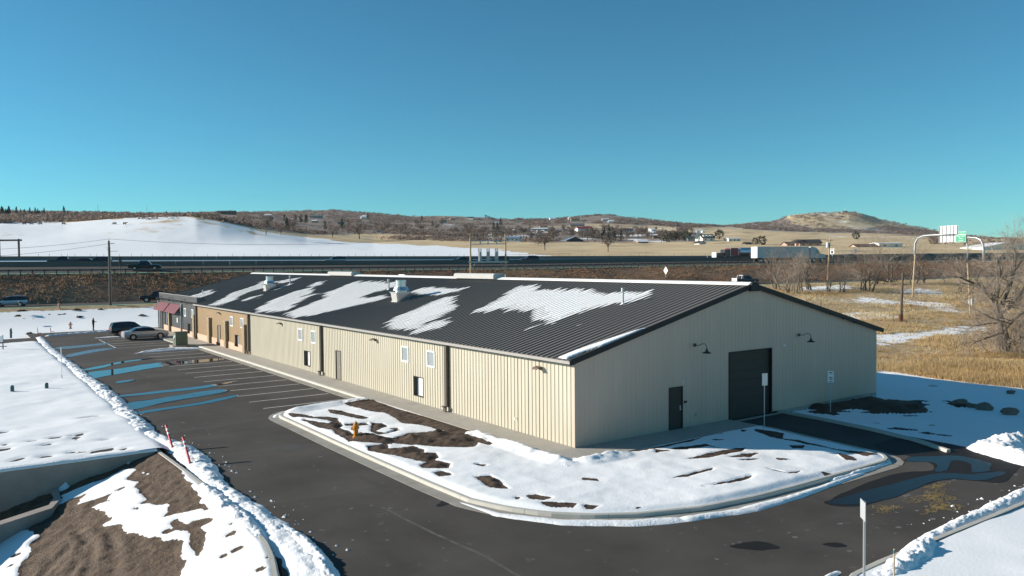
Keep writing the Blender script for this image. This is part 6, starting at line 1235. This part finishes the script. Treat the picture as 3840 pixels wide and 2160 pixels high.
HL = [('white barn with a bright red roof among the town trees', 2190, 866, 62, 9, 7, 'white', 'red', 10, .35, False, 2), ('grey roofed house behind the red-roofed barn', 2165, 848, 54, 5, 6, 'grey', 'grey', 10, 0, False, 2),
 ('long white house with a black roof right of the red-roofed barn', 2345, 871, 56, 7, 7, 'white', 'black', 10, -.1, False, 3), ('pink stucco house left of the red-roofed barn', 2040, 853, 28, 7, 3, 'pink', 'tile', 8, 0, False, 2),
 ('brown-roofed mansion on the skyline above the town', 2158, 829, 32, 9, 8, 'tan', 'tile', 12, 0, False, 3, 900), ('small white trailer home high on the brown hillside', 1864, 839, 16, 5, 1.5, 'white', 'white', 4, 0, False, 1, 900), ('pale trailer home right of the white one on the hillside', 1943, 836, 18, 5, 1.5, 'white', 'grey', 4, 0, False, 1, 900),
 ('pale green house with dark roof at the left end of town', 1866, 880, 46, 8, 7, 'green', 'black', 9, .2, False, 2), ('white shed with a pale blue roof at the edge of the golden field', 1926, 903, 52, 10, 6, 'white', 'blue', 9, -.15, False, 3),
 ('dark arched tarp shed with blue-white roof at the field edge', 2150, 905, 62, 4, 12, 'dark', 'blue', 10, .2, True, 0), ('grey rowhouse with white roof left of the barn', 2025, 864, 58, 6, 4, 'grey', 'white', 8, 0, False, 4), ('narrow grey cottage below the pink house', 2091, 871, 26, 6, 4, 'grey', 'grey', 7, 0, False, 2),
 ('low dark shed on the golden slope right of town', 2524, 874, 38, 6, 2, 'dark', 'black', 6, 0, False, 3), ('white house with green dormered roof at the right end of town', 2648, 904, 46, 12, 13, 'white', 'green', 10, .1, False, 2), ('white gabled wing of the green-roofed house', 2622, 904, 22, 13, 13, 'white', 'green', 10, 0, True, 1),
 ('dark green roofed wing left of the white gable', 2592, 904, 34, 9, 9, 'grey', 'green', 9, 0, False, 1), ('small dark-roofed shed in front of the green-roofed house', 2624, 916, 26, 6, 6, 'white', 'black', 6, .3, True, 1), ('long white camper parked right of the green-roofed house', 2752, 904, 44, 10, 2, 'white', 'white', 4, 0, False, 3), ('shorter white camper left of the long one', 2727, 902, 18, 7, 2, 'white', 'grey', 4, 0, False, 1),
 ('small dark open pavilion in the golden field', 2802, 916, 22, 3, 5, 'dark', 'black', 5, 0, False, 0), ('pink stucco house with black roof in the golden field right of town', 3030, 921, 78, 10, 13, 'pink', 'black', 12, -.15, False, 3), ('low wing with brown roof left of the pink stucco house', 2966, 921, 50, 6, 8, 'pink', 'brown', 9, 0, False, 1), ('arched-door gable of the pink stucco house', 2992, 921, 44, 11, 10, 'pink', 'black', 12, 0, True, 2),
 ('low brown-roofed shed left of the white garage', 3240, 926, 82, 2, 9, 'tan', 'brown', 9, 0, False, 0), ('white metal garage with grey end right of the brown shed', 3322, 926, 86, 13, 3, 'white', 'white', 10, 0, False, 2), ('wide white domed hall at the right edge beyond the trees', 3740, 935, 190, 8, 17, 'white', 'white', 16, 0, True, 0),
 ('flat dark mansion on the left skyline', 856, 803, 62, 9, 4, 'dark', 'black', 12, 0, False, 4, 900), ('pale stone house with tall chimneys on the central hill', 1190, 818, 44, 8, 5, 'grey', 'grey', 10, 0, False, 3, 700), ('tan cabin below the pale stone house', 1343, 860, 17, 8, 3, 'tan', 'tile', 6, 0, False, 1), ('white house half hidden at the left of the central hill', 1010, 812, 26, 5, 3, 'white', 'white', 8, 0, False, 2, 800),
 ('small white house right of the central hilltop', 1370, 815, 14, 5, 3, 'white', 'white', 8, 0, False, 1, 900), ('low tan house on the left ridge among the pines', 145, 800, 16, 5, 3, 'tan', 'grey', 8, 0, False, 1, 600), ('dark cottage low in the bare trees at the field edge', 2405, 911, 40, 5, 7, 'brown', 'white', 8, .2, False, 1), ('brown cabin right of the golden slope shed', 2460, 893, 24, 6, 4, 'brown', 'black', 7, 0, False, 1)]
rsx = random.Random(99)
for i in range(18):
    HL.append(('small pale house scattered on the central hills', rsx.uniform(1120, 2480), rsx.uniform(818, 893), rsx.uniform(14, 26), rsx.uniform(4, 6.5), rsx.uniform(2.5, 4), rsx.choice(('white', 'white', 'grey', 'tan')), rsx.choice(('white', 'grey', 'white', 'black')), 8, rsx.uniform(-.4, .4), False, 2))
for h in HL: house(*h, chimney=('chimneys' in h[0] or 'mansion' in h[0]), dorm=3 if 'dormered' in h[0] else 0)
for o in list(COL.objects):
    if o.get('label') == 'small pale house scattered on the central hills': o['group'] = 'small pale houses on the central hills'
for px, lab in ((2617, 'left white storage tank on the slope behind town'), (2636, 'right white storage tank on the slope behind town')):
    x, y, z, vv = hill_at(px, 872, 500); t = thing('storage_tank', lab, 'tank', (x, y, z)); MB().lathe([(1.9, -1), (1.9, 1.1), (1.4, 1.7), (.3, 2.0)], 14).build('shell', 'sign_white', t); MB().lathe([(.3, 1.95), (.3, 2.2)], 8).build('hatch', 'vent_grey', t)
x, y, z, vv = hill_at(3168, 797, 1500); t = thing('hilltop_hut', 'tiny hut with mast on top of the round brown hill', 'hut', (x, y, z)); MB().box(-5, 5, -3, 3, -2, 3).build('walls', 'wall_dark', t); MB().box(-6, 6, -4, 4, 3, 3.6).build('roof', 'shingle_black', t); MB().tube([(0, 0, 3), (0, 0, 12)], .25, 6).build('mast', 'steel_grey', t)
x, y, z, vv = hill_at(1835, 822, 900); t = thing('ski_jump_frame', 'slanted dark frame structure on the central skyline', 'frame', (x, y, z), yawc); MB().tube([(-6, 0, 7), (10, 0, 1)], .5, 5).tube([(-6, 0, 5), (10, 0, -.5)], .5, 5).tube([(-5.5, 0, -2), (-5.5, 0, 7)], .4, 5).tube([(0, 0, -2), (0, 0, 4)], .4, 5).build('frame', 'wood_pole', t); MB().box(-6.5, -4.5, -1, 1, 5.5, 7.2).build('cabin', 'wall_dark', t)
for px, py, h_, lab in ((374, 796, 30, 'thin mast on the left skyline nearer the pines'), (557, 798, 28, 'thin mast on the left skyline nearer the mansion')):
    x, y, z, vv = hill_at(px, py, 600); t = thing('skyline_mast', lab, 'mast', (x, y, z)); MB().tube([(0, 0, -1), (0, 0, h_*vv/FPX)], .16, 6).build('mast', 'wood_pole', t); MB().tube([(-.8, 0, h_*vv/FPX-.6), (.8, 0, h_*vv/FPX-.6)], .08, 5).build('crossarm', 'wood_pole', t)

# ------------------------------------------------------------------ scrub, trees
TONE = vcol_mat('foliage_tones'); GRASS = vcol_mat('dry_grass', .9, .1)
def tri_cloud(C, S, n, size, cols, rng, flat=.6):
    """n random small faces in each ellipsoid C (centres) with half sizes S"""
    k_ = len(C); d = rng.normal(size=(k_, n, 3)); d /= np.linalg.norm(d, axis=2, keepdims=True); r_ = rng.uniform(.25, 1, (k_, n, 1))**.45
    P = C[:, None, :]+d*r_*S[:, None, :]; e1 = rng.normal(size=(k_, n, 3)); e1 /= np.linalg.norm(e1, axis=2, keepdims=True); e2 = np.cross(e1, rng.normal(size=(k_, n, 3))); e2 /= np.linalg.norm(e2, axis=2, keepdims=True)+1e-9
    s = size[:, None, None]*rng.uniform(.5, 1.2, (k_, n, 1)); V = np.stack([P-e1*s, P+e1*s*.6+e2*s, P+e1*s*.5-e2*s*.8], 2).reshape(-1, 3); F = np.arange(len(V)).reshape(-1, 3)
    ci = rng.integers(0, len(cols), (k_, n)); base = np.array(cols)[ci]*rng.uniform(.75, 1.25, (k_, n, 1)); T = np.repeat(base.reshape(-1, 3), 3, 0); return V, F, T
def scatter_hill(poly, n, vmin, rng):
    poly = np.array(poly, float); x0, y0 = poly.min(0); x1, y1 = poly.max(0); out = []
    m_ = pip(PX_, PY_, poly) & (VF > vmin) & (VF < 2500); ii, jj = np.where(m_)
    vis = np.minimum.accumulate(np.where(VF > 150, PY_, 1e9), 0); ok = PY_[ii, jj] <= vis[ii, jj]+1.5; ii, jj = ii[ok], jj[ok]
    if not len(ii): return np.zeros((0, 3))
    wgt = 1.0/np.maximum(VF[ii, jj], 1)*np.gradient(VF, axis=0)[ii, jj]; wgt = wgt*np.clip(.55+fbm(XF[ii, jj]*.012, YF[ii, jj]*.012, 123)*3.2, .02, 1); s = rng.choice(len(ii), n, p=wgt/wgt.sum()); ii, jj = ii[s], jj[s]
    a = rng.uniform(-.5, .5, n); b = rng.uniform(-.5, .5, n); i2 = np.clip(ii+np.where(b > 0, 1, -1), 0, VF.shape[0]-1); j2 = np.clip(jj+np.where(a > 0, 1, -1), 0, VF.shape[1]-1); aa, bb = abs(a), abs(b)
    def L(A): return A[ii, jj]*(1-aa-bb*.999+aa*bb)+A[ii, j2]*aa*(1-bb)+A[i2, jj]*bb*(1-aa)+A[i2, j2]*aa*bb+A[ii, jj]*(-.001*bb)*0
    w00 = (1-aa)*(1-bb); Lq = lambda A: A[ii, jj]*w00+A[ii, j2]*aa*(1-bb)+A[i2, jj]*bb*(1-aa)+A[i2, j2]*aa*bb
    return np.stack([Lq(XF), Lq(YF), Lq(ZF)], 1)
SCR = [(.24, .18, .15), (.19, .15, .13), (.28, .20, .155), (.15, .125, .115)]
zones = [([(-400, 790), (200, 790), (600, 796), (900, 795), (960, 830), (880, 840), (760, 818), (480, 824), (200, 834), (-400, 846)], 2600, 420, 1.8), ([(900, 795), (1250, 788), (1560, 812), (1900, 822), (2000, 860), (1900, 890), (1450, 880), (1150, 880), (960, 858), (860, 828)], 2100, 500, 1.7),
 ([(1500, 878), (1900, 862), (2400, 862), (2600, 878), (2625, 906), (1900, 909), (1400, 897)], 800, 430, 1.4), ([(1900, 825), (2260, 806), (2500, 828), (2720, 850), (2600, 852), (2400, 842), (2150, 835), (2000, 850)], 1200, 900, 2.2), ([(2720, 848), (2900, 830), (2950, 812), (2975, 842), (3060, 858), (3200, 860), (3330, 848), (3560, 874), (3480, 882), (3100, 872), (2800, 860)], 1100, 1200, 2.4), ([(2950, 812), (3050, 798), (3200, 796), (3300, 823), (3330, 848), (3200, 858), (3060, 856), (2975, 842)], 330, 1200, 2.0),
 ([(450, 806), (700, 798), (900, 800), (960, 848), (860, 840), (740, 817), (560, 824)], 420, 420, 1.7), ([(3300, 820), (3700, 885), (3660, 900), (3400, 880)], 250, 900, 2.2), ([(3480, 880), (3840, 895), (3840, 925), (3480, 915)], 160, 380, 1.6)]
def hides_house(px, py):
    m_ = np.zeros(np.shape(px), bool)
    for h in HL: m_ |= (np.abs(px-h[1]) < h[3]*.62) & (py > h[2]-10) & (py < h[2]+16)
    return m_
rng = np.random.default_rng(5); AV, AFc, AT = [], [], []; off_ = 0
for poly, n_, vm, sz in zones:
    C = scatter_hill(poly, n_, vm, rng)
    if not len(C): continue
    C = C[~hides_house(*project(C[:, 0], C[:, 1], C[:, 2]))]
    hgt = rng.uniform(.7, 1.5, len(C))*sz; S = np.stack([hgt*rng.uniform(1.0, 2.4, len(C)), hgt*rng.uniform(1.0, 2.4, len(C)), hgt*.75], 1); C[:, 2] += S[:, 2]*.55
    V, F, T = tri_cloud(C, S, 26, hgt*.38, SCR, rng); AV.append(V); AFc.append(F+off_); AT.append(T); off_ += len(V)
stuff(mesh_np('oak_scrub', np.concatenate(AV), np.concatenate(AFc), TONE, tone=np.concatenate(AT)), 'brown leafless oak scrub covering the hills', 'scrub')
# individual far trees
def far_tree(label, px, py, h, kind, vmin=300, group=None, name=None):
    x, y, z, vv = hill_at(px, py, vmin); t = thing(name or {'pine': 'pine_tree', 'bare': 'bare_tree', 'round': 'evergreen_shrub'}[kind], label, 'tree' if kind != 'round' else 'shrub', (x, y, z-.2), 0, group); rr = np.random.default_rng(int(px*7+py)); H_ = h
    MB().tube([(0, 0, -1), (0, 0, H_*.4), (0, 0, H_*.8)], [H_*.035, H_*.025, H_*.008], 5).build('trunk', 'bark', t)
    if kind == 'pine':
        n_ = 9; zc = np.linspace(.22, .95, n_)*H_; C = np.stack([rr.normal(0, .02*H_, n_), rr.normal(0, .02*H_, n_), zc], 1); wv = (1-np.linspace(.05, .95, n_))*H_*.26+.15; S = np.stack([wv, wv, np.full(n_, H_*.07)], 1); cols = [(.05, .06, .042), (.065, .07, .05), (.04, .048, .036)]; V, F, T = tri_cloud(C, S, 26, np.full(n_, H_*.055), cols, rr)
    elif kind == 'round':
        C = np.array([[0, 0, H_*.5]]); S = np.array([[H_*.5, H_*.5, H_*.5]]); V, F, T = tri_cloud(C, S, 160, np.array([H_*.10]), [(.09, .085, .06), (.065, .065, .048)], rr)
    else:
        n_ = 7; C = np.stack([rr.normal(0, .2*H_, n_), rr.normal(0, .2*H_, n_), rr.uniform(.45, .85, n_)*H_], 1); S = np.full((n_, 3), H_*.2); V, F, T = tri_cloud(C, S, 40, np.full(n_, H_*.05), [(.22, .17, .14), (.16, .125, .105)], rr)
        mb = MB()
        for i in range(6): mb.tube([(0, 0, H_*.25), tuple(C[i]*.6+np.array([0, 0, H_*.15])), tuple(C[i]+np.array([0, 0, H_*.1]))], [H_*.018, H_*.012, H_*.004], 4)
        mb.build('limbs', 'bark', t)
    mesh_np('crown', V, F, TONE, t, tone=T)
rs = random.Random(12)
def town_spot():
    while True:
        a, b = rs.uniform(1740, 2600), rs.uniform(860, 908)
        if not hides_house(np.array(a), np.array(b)): return a, b
for i in range(34): px = rs.uniform(0, 250) if i < 22 else rs.uniform(250, 640); far_tree('small dark pine on the left ridge skyline', px, 806, rs.uniform(4, 9.5) if i < 22 else rs.uniform(3, 5), 'pine', 700, 'pines along the left ridge')
for px in (2285, 2268, 2300): far_tree('tall dark pine just right of the red-roofed barn', px, 886, 11 if px == 2285 else 8, 'pine', 480, 'pines by the barn')
for px, py in ((2205, 890), (2225, 895), (2245, 900), (2262, 905), (2283, 908), (2304, 905), (2330, 902)): far_tree('dark evergreen in the shelter belt at the golden field edge', px, py, rs.uniform(6.5, 9.5), 'pine', 400, 'shelter belt')
for px, py in ((2490, 905), (2508, 908), (2528, 905), (2545, 902), (2560, 900), (2573, 904)): far_tree('olive green tree left of the green-roofed house', px, py, rs.uniform(6, 9), 'round', 400, 'olive trees by the green roof')
far_tree('single round-crowned tree in the field right of the green-roofed house', 2697, 897, 7, 'round', 450, None, 'round_tree')
far_tree('left of two round evergreen shrubs in the golden field', 2834, 917, 4.2, 'round', 380); far_tree('right and larger of two round evergreen shrubs in the golden field', 2857, 918, 5.4, 'round', 380)
far_tree('lone bare tree standing in the golden field below town', 2044, 938, 9, 'bare', 260); far_tree('faint bare sapling in the golden field right of the lone tree', 2281, 945, 7, 'bare', 240); far_tree('dark spreading bare tree below the central hill', 1350, 896, 12, 'bare', 380); far_tree('reddish bare tree left of the spreading one', 1250, 890, 9, 'bare', 380); far_tree('tall dark tree in front of the central hill', 1285, 868, 12, 'pine', 480); far_tree('grey bare tree right of the tan cabin', 1437, 880, 14, 'bare', 400); far_tree('rounded bush on the pale slope right of the round hill', 3210, 897, 6, 'round', 500)
for i in range(110): far_tree('leafless grey-brown tree among the town houses', *town_spot(), rs.uniform(5, 9), 'bare', 420, 'bare town trees')
for i in range(26): far_tree('leafless tree in the scrub of the central hills', rs.uniform(960, 1760), rs.uniform(835, 885), rs.uniform(6, 11), 'bare', 450, 'bare hillside trees')
for i in range(14): far_tree('dark pine scattered on the central hills', rs.uniform(1000, 1900), rs.uniform(825, 872), rs.uniform(7, 12), 'pine', 500, 'hillside pines')

# ------------------------------------------------------------------ dry grass
def tufts(name, X, Y, Z, H, cols, rng, blades=6, spread=.18, width=.035):
    n = len(X); k_ = blades; a = rng.uniform(0, 6.283, (n, k_)); lean = rng.uniform(.1, .55, (n, k_)); r0 = rng.uniform(0, spread, (n, k_)); h = H[:, None]*rng.uniform(.6, 1.15, (n, k_)); wv = width*rng.uniform(.7, 1.5, (n, k_))
    bx = X[:, None]+r0*np.cos(a); by = Y[:, None]+r0*np.sin(a); bz = np.broadcast_to(Z[:, None]-.05, bx.shape); px_ = -np.sin(a)*wv; py_ = np.cos(a)*wv
    tx = bx+np.cos(a)*lean*h; ty = by+np.sin(a)*lean*h; tz = bz+h
    V = np.stack([np.stack([bx-px_, by-py_, bz], -1), np.stack([bx+px_, by+py_, bz], -1), np.stack([tx, ty, tz], -1)], 2).reshape(-1, 3)
    ci = rng.integers(0, len(cols), n) if cols is not None and not callable(cols) else None
    base = (np.array(cols)[ci] if ci is not None else cols(X, Y))[:, None, :]*rng.uniform(.75, 1.25, (n, k_, 1)); T = np.repeat(base.reshape(-1, 3), 3, 0)
    return stuff(mesh_np(name, V, np.arange(len(V)).reshape(-1, 3), GRASS, tone=T))
rng = np.random.default_rng(9)
def sideline(X, Y): return X-np.interp(Y, [-20, -5.4, -1.5, 4.6, 8], SLX)
def field_pts(n, v0, v1):
    v = np.sqrt(rng.uniform(0, 1, n)*(v1**2-v0**2)+v0**2); kk = rng.uniform(.30, .72, n); u = kk*v; X = CAM[0]+u*RH[0]+v*FH[0]; Y = CAM[1]+u*RH[1]+v*FH[1]; sd_ = fbm(X*.06, Y*.06, 41, 4)
    ok = (v < vf(u)-8.5) & (X > 26.6) & ((sideline(X, Y) > .4) | (Y > 6)); 
    dens = np.clip(.42+fbm(X*.25, Y*.25, 42)*2.2, .04, 1)
    for q in fieldsnow: dens = np.where(sdist(X, Y, q) > -.3, .06 if q is fieldsnow[0] else dens*.4, dens)
    At_ = .22+fbm(u*.05, v*.11, 31, 4)*.55; dens = np.where(At_ > .42, dens*.25, dens)
    ok &= rng.uniform(0, 1, n) < dens; return X[ok], Y[ok], u[ok], v[ok]
def fcol(X, Y):
    m_ = np.clip(.5+fbm(X*.09, Y*.09, 45)*3.0, 0, 1)[:, None]; r_ = np.clip(.3+fbm(X*.3, Y*.3, 46)*2.5, 0, 1)[:, None]
    return (np.array([.62, .50, .30])*(1-m_)+np.array([.54, .38, .19])*m_)*(1-r_*.35)+np.array([.25, .16, .09])*r_*.35
for v0, v1, n_, hh, bl, wd in ((44, 75, 46000, .62, 6, .018), (75, 115, 46000, .48, 5, .028), (115, 190, 42000, .42, 4, .045)):
    X, Y, u, v = field_pts(n_, v0, v1); Z = gnear(u, v); near = (X < 40) & (Y < 7); Z = np.where(near, np.maximum(Z, -.38), Z); H_ = hh*rng.uniform(.5, 1.1, len(X))*np.clip(.75+fbm(X*.15, Y*.15, 48)*1.5, .4, 1.4); tufts('dry_grass', X, Y, Z, H_, fcol, rng, bl, .25, wd)
# taller grass along the snow line
s = rng.uniform(0, 1, 5200); Y = 6-22*s; X = np.interp(Y, [-20, -5.4, -1.5, 4.6, 8], SLX)+.3+rng.uniform(0, 4, 5200); ok = sideline(X, Y) > .2; X, Y = X[ok], Y[ok]; tufts('dry_grass', X, Y, np.full(len(X), -.38), .62*rng.uniform(.5, 1.15, len(X)), fcol, rng, 7, .25, .018)
# embankment weeds
n_ = 24000; u = rng.uniform(-125, 150, n_); tq = rng.uniform(0, 1, n_); v = (vf(u)+4.8)*(1-tq)+(vg(u)-.6)*tq; X = CAM[0]+u*RH[0]+v*FH[0]; Y = CAM[1]+u*RH[1]+v*FH[1]; Z = (zf(u)-.03)*(1-tq**.85)+(zg(u)-.04)*tq**.85+fbm(u*.15, v*.3, 9)*.6*np.sin(np.pi*tq)
def ecol(X, Y):
    m_ = np.clip(.5+fbm(X*.08, Y*.08, 55)*3, 0, 1)[:, None]; r_ = np.clip(.45+fbm(X*.22, Y*.22, 56)*3, 0, 1)[:, None]
    return (np.array([.42, .28, .165])*(1-m_)+np.array([.34, .19, .115])*m_)*(1-r_*.55)+np.array([.17, .135, .11])*r_*.55
tufts('roadside_weeds', X, Y, Z, rng.uniform(.12, .42, n_)*np.clip(.8+fbm(X*.2, Y*.2, 57)*1.6, .3, 1.6), ecol, rng, 5, .45, .06)
# low weeds at the edge of the far lot

# ------------------------------------------------------------------ bare trees
def grow(mb_big, mb_small, p, d, L, r, depth, rs, maxd, wig=.28, up=.05, seg=4, thresh=.03):
    pts = [p.copy()]; rad = [r]; q = p.copy(); dd = d.copy()
    for i in range(seg):
        dd = (dd+Vector((rs.gauss(0, wig), rs.gauss(0, wig), rs.gauss(0, wig)+up))*.5).normalized(); q = q+dd*(L/seg); pts.append(q.copy()); rad.append(r*(1-.55*(i+1)/seg))
    (mb_big if r > thresh else mb_small).tube(pts, rad, 7 if r > .08 else 5 if r > .03 else 3, cap=False)
    if depth >= maxd: return
    nch = rs.choice((3, 4, 4, 5)) if depth > 0 else rs.choice((3, 4))
    for c in range(nch):
        i = rs.randint(1, seg) if c else seg; b = pts[i]; base = (pts[i]-pts[i-1]).normalized(); ax = base.orthogonal().normalized(); ax.rotate(Matrix.Rotation(rs.uniform(0, 6.28), 3, base)); ang = rs.uniform(.35, .95) if c else rs.uniform(.1, .4)
        nd = base.copy(); nd.rotate(Matrix.Rotation(ang, 3, ax)); grow(mb_big, mb_small, b.copy(), nd, L*rs.uniform(.55, .8), max(rad[i]*rs.uniform(.5, .75), .0065), depth+1, rs, maxd, wig, up, 3, thresh)
def bare_tree(label, base, H_, seed, stems=1, maxd=4, r=None, lean=(0, 0), tw='twig', spread=.25, group=None):
    t = thing('bare_tree', label, 'tree', base, 0, group); rs = random.Random(seed); big, small = MB(), MB()
    for s in range(stems):
        d = Vector((lean[0]+rs.gauss(0, spread if stems > 1 else .06), lean[1]+rs.gauss(0, spread if stems > 1 else .06), 1)).normalized(); p = Vector((rs.gauss(0, .12*stems), rs.gauss(0, .12*stems), -.3)); grow(big, small, p, d, H_*rs.uniform(.42, .55), (r or H_*.022)*rs.uniform(.7, 1), 0, rs, maxd, thresh=(r or H_*.022)*.3)
    big.build('trunk', 'bark', t); small.build('twigs', tw, t); return t
# the big cottonwood at the right edge
cb = near_at(3765, 1322); vc = toUV(cb[0], cb[1])[1]; t = thing('cottonwood_tree', 'large leaning bare cottonwood at the right edge of the dry field', 'tree', cb); rs = random.Random(21); big, small = MB(), MB()
Lp = lambda px, py, dv=0: Vector(GV(px, py, vc+dv)-cb)
fork = Lp(3737, 1155); big.tube([Lp(3775, 1345), Lp(3768, 1300), Lp(3757, 1235), Lp(3747, 1190), fork], [.62, .55, .45, .36, .30], 12)
limbs = [([fork, Lp(3712, 1110, 1), Lp(3690, 1085, 1.5), Lp(3650, 1062, 2), Lp(3600, 1040, 2)], .20), ([fork, Lp(3738, 1120), Lp(3745, 1080, -1), Lp(3748, 1010, -1), Lp(3738, 960, -1)], .19), ([fork, Lp(3757, 1140, .5), Lp(3780, 1090, 1), Lp(3800, 1040, 1), Lp(3808, 970, 1), Lp(3806, 930, 1)], .20), ([Lp(3760, 1240), Lp(3800, 1200, -2), Lp(3850, 1160, -3), Lp(3890, 1100, -3)], .17), ([Lp(3766, 1290), Lp(3820, 1270, -2), Lp(3880, 1230, -3)], .15), ([Lp(3752, 1205), Lp(3722, 1192, -2), Lp(3690, 1178, -3)], .07), ([Lp(3760, 1212), Lp(3720, 1212, -1), Lp(3670, 1220, -2), Lp(3645, 1222, -2)], .07), ([Lp(3762, 1245), Lp(3720, 1262, -2), Lp(3690, 1270, -3), Lp(3655, 1285, -3)], .08), ([Lp(3748, 1180), Lp(3790, 1150, 2), Lp(3830, 1100, 3), Lp(3860, 1030, 3)], .15)]
for pts, r0 in limbs:
    n_ = len(pts); big.tube(pts, [r0*(1-.6*i/(n_-1)) for i in range(n_)], 8, cap=False)
    for i in range(1, n_):
        for c in range(4 if i < n_-1 else 6):
            b0 = pts[i-1].lerp(pts[i], rs.uniform(.2, 1)); base = (pts[i]-pts[i-1]).normalized(); nd = (base+Vector((rs.gauss(0, .6), rs.gauss(0, .6), rs.gauss(.15, .45)))).normalized(); rr_ = max(r0*(1-.6*i/(n_-1))*rs.uniform(.35, .6), .02); grow(big, small, b0, nd, rs.uniform(.9, 1.7)*(1.1 if r0 > .1 else .8), rr_, 1, rs, 5 if (r0 > .1 and c % 2) else 4, .34, -.02, 3, .05)
big.build('trunk', 'bark', t); small.build('twigs', 'twig', t)
# brush round its foot
def thicket(label, base, n, H_, rad, seed, tw='twig'):
    t = thing('bare_shrub', label, 'shrub', base); rs = random.Random(seed); mb = MB()
    for i in range(n):
        a = rs.uniform(0, 6.28); rr_ = rad*rs.uniform(0, 1)**.6; p = Vector((rr_*math.cos(a), rr_*math.sin(a), -.1)); grow(mb, mb, p, Vector((math.cos(a)*.3+rs.gauss(0, .2), math.sin(a)*.3+rs.gauss(0, .2), 1)).normalized(), H_*rs.uniform(.4, .8), .018, 1, rs, 3, .3, .05, 3, .001)
    mb.build('branches', tw, t)
thicket('tangled grey brush at the foot of the cottonwood', cb+np.array([-.8, -.8, 0]), 90, 2.8, 2.2, 5); thicket('dense bare brush right of the cottonwood trunk', cb+3.2*RH-1.0*FH, 80, 3.8, 2.8, 6, 'twig')
thicket('tall bare brush behind the cottonwood at the right edge', cb+4.5*RH+6*FH, 40, 5.5, 3.0, 8, 'twig_red')
q = near_at(3452, 1150); thicket('small reddish bush with upright stems in the dry field', q, 14, 3.6, .8, 9, 'twig_red')
BT = [(2905, 1088, 7.5, 3, 'leftmost of the slender bare trees beyond the gable'), (2935, 1090, 9.5, 2, 'pale twisted bare tree in front of the white trailer'), (2955, 1096, 6.0, 4, 'low multi-stemmed bare tree in the left thicket'), (2982, 1097, 7.5, 3, 'reddish-stemmed bare tree in the middle of the left thicket'), (3005, 1092, 8, 2, 'thin bare tree right of the reddish stems'), (3030, 1086, 11.5, 2, 'tall pale-trunked bare tree before the semi cab'), (3046, 1090, 9.5, 1, 'dark-trunked bare tree with broken limbs'), (3104, 1094, 6.5, 3, 'brushy bare tree growing around the utility pole'), (3163, 1094, 6.8, 3, 'vase-shaped bare tree standing alone right of the utility pole'), (3233, 1092, 7.5, 2, 'slender bare tree left of the dense rounded one'), (3256, 1093, 8.8, 4, 'dense rounded bare tree in the middle of the field edge'), (3290, 1065, 9, 3, 'reddish bare tree behind the dense rounded one'), (3338, 1060, 11, 2, 'tall bare tree under the sign gantry'), (3425, 1065, 9, 3, 'bare tree behind the light field pole'), (3460, 1065, 8, 2, 'bare sapling group beside the light field pole'), (3545, 1066, 6.5, 1, 'small dark bare tree on the snow patch'), (3600, 1100, 6, 3, 'brushy bare tree just left of the cottonwood crown')]
for i, (px, py, h_, st_, lab) in enumerate(BT): bare_tree(lab, near_at(px, py), h_, 300+i, st_, 4, tw='twig_red' if i % 3 == 1 else 'twig', spread=.14)
q = near_at(3330, 1065); t = thing('fallen_tree', 'dark fallen tree with branches on the ground below the sign gantry', 'fallen tree', q); big, small = MB(), MB(); rs = random.Random(77)
for i in range(7): grow(big, small, Vector((rs.uniform(-1.5, 1.5)*RH[0], rs.uniform(-1.5, 1.5)*RH[1], .4)), Vector((RH[0]*rs.choice((-1, 1)), RH[1]*rs.choice((-1, 1)), rs.uniform(.1, .6))).normalized(), rs.uniform(2, 3.4), .12, 1, rs, 3, .3, 0, 3, .05)
big.build('trunk', 'wood_pole', t); small.build('twigs', 'dirt_clod', t)

# ------------------------------------------------------------------ thin winter haze
hz = bpy.data.materials.new('haze'); hz.use_nodes = True; t_ = hz.node_tree; t_.nodes.remove(t_.nodes['Principled BSDF']); v_ = t_.nodes.new('ShaderNodeVolumePrincipled'); v_.inputs['Color'].default_value = (.80, .86, .92, 1); v_.inputs['Density'].default_value = .00004; t_.links.new(v_.outputs[0], t_.nodes['Material Output'].inputs['Volume'])
stuff(MB().box(-7000, 9000, -6000, 9500, ZF.min()-12 if ZF.min() < -6 else -8, ZF.max()+25).build('haze', hz))
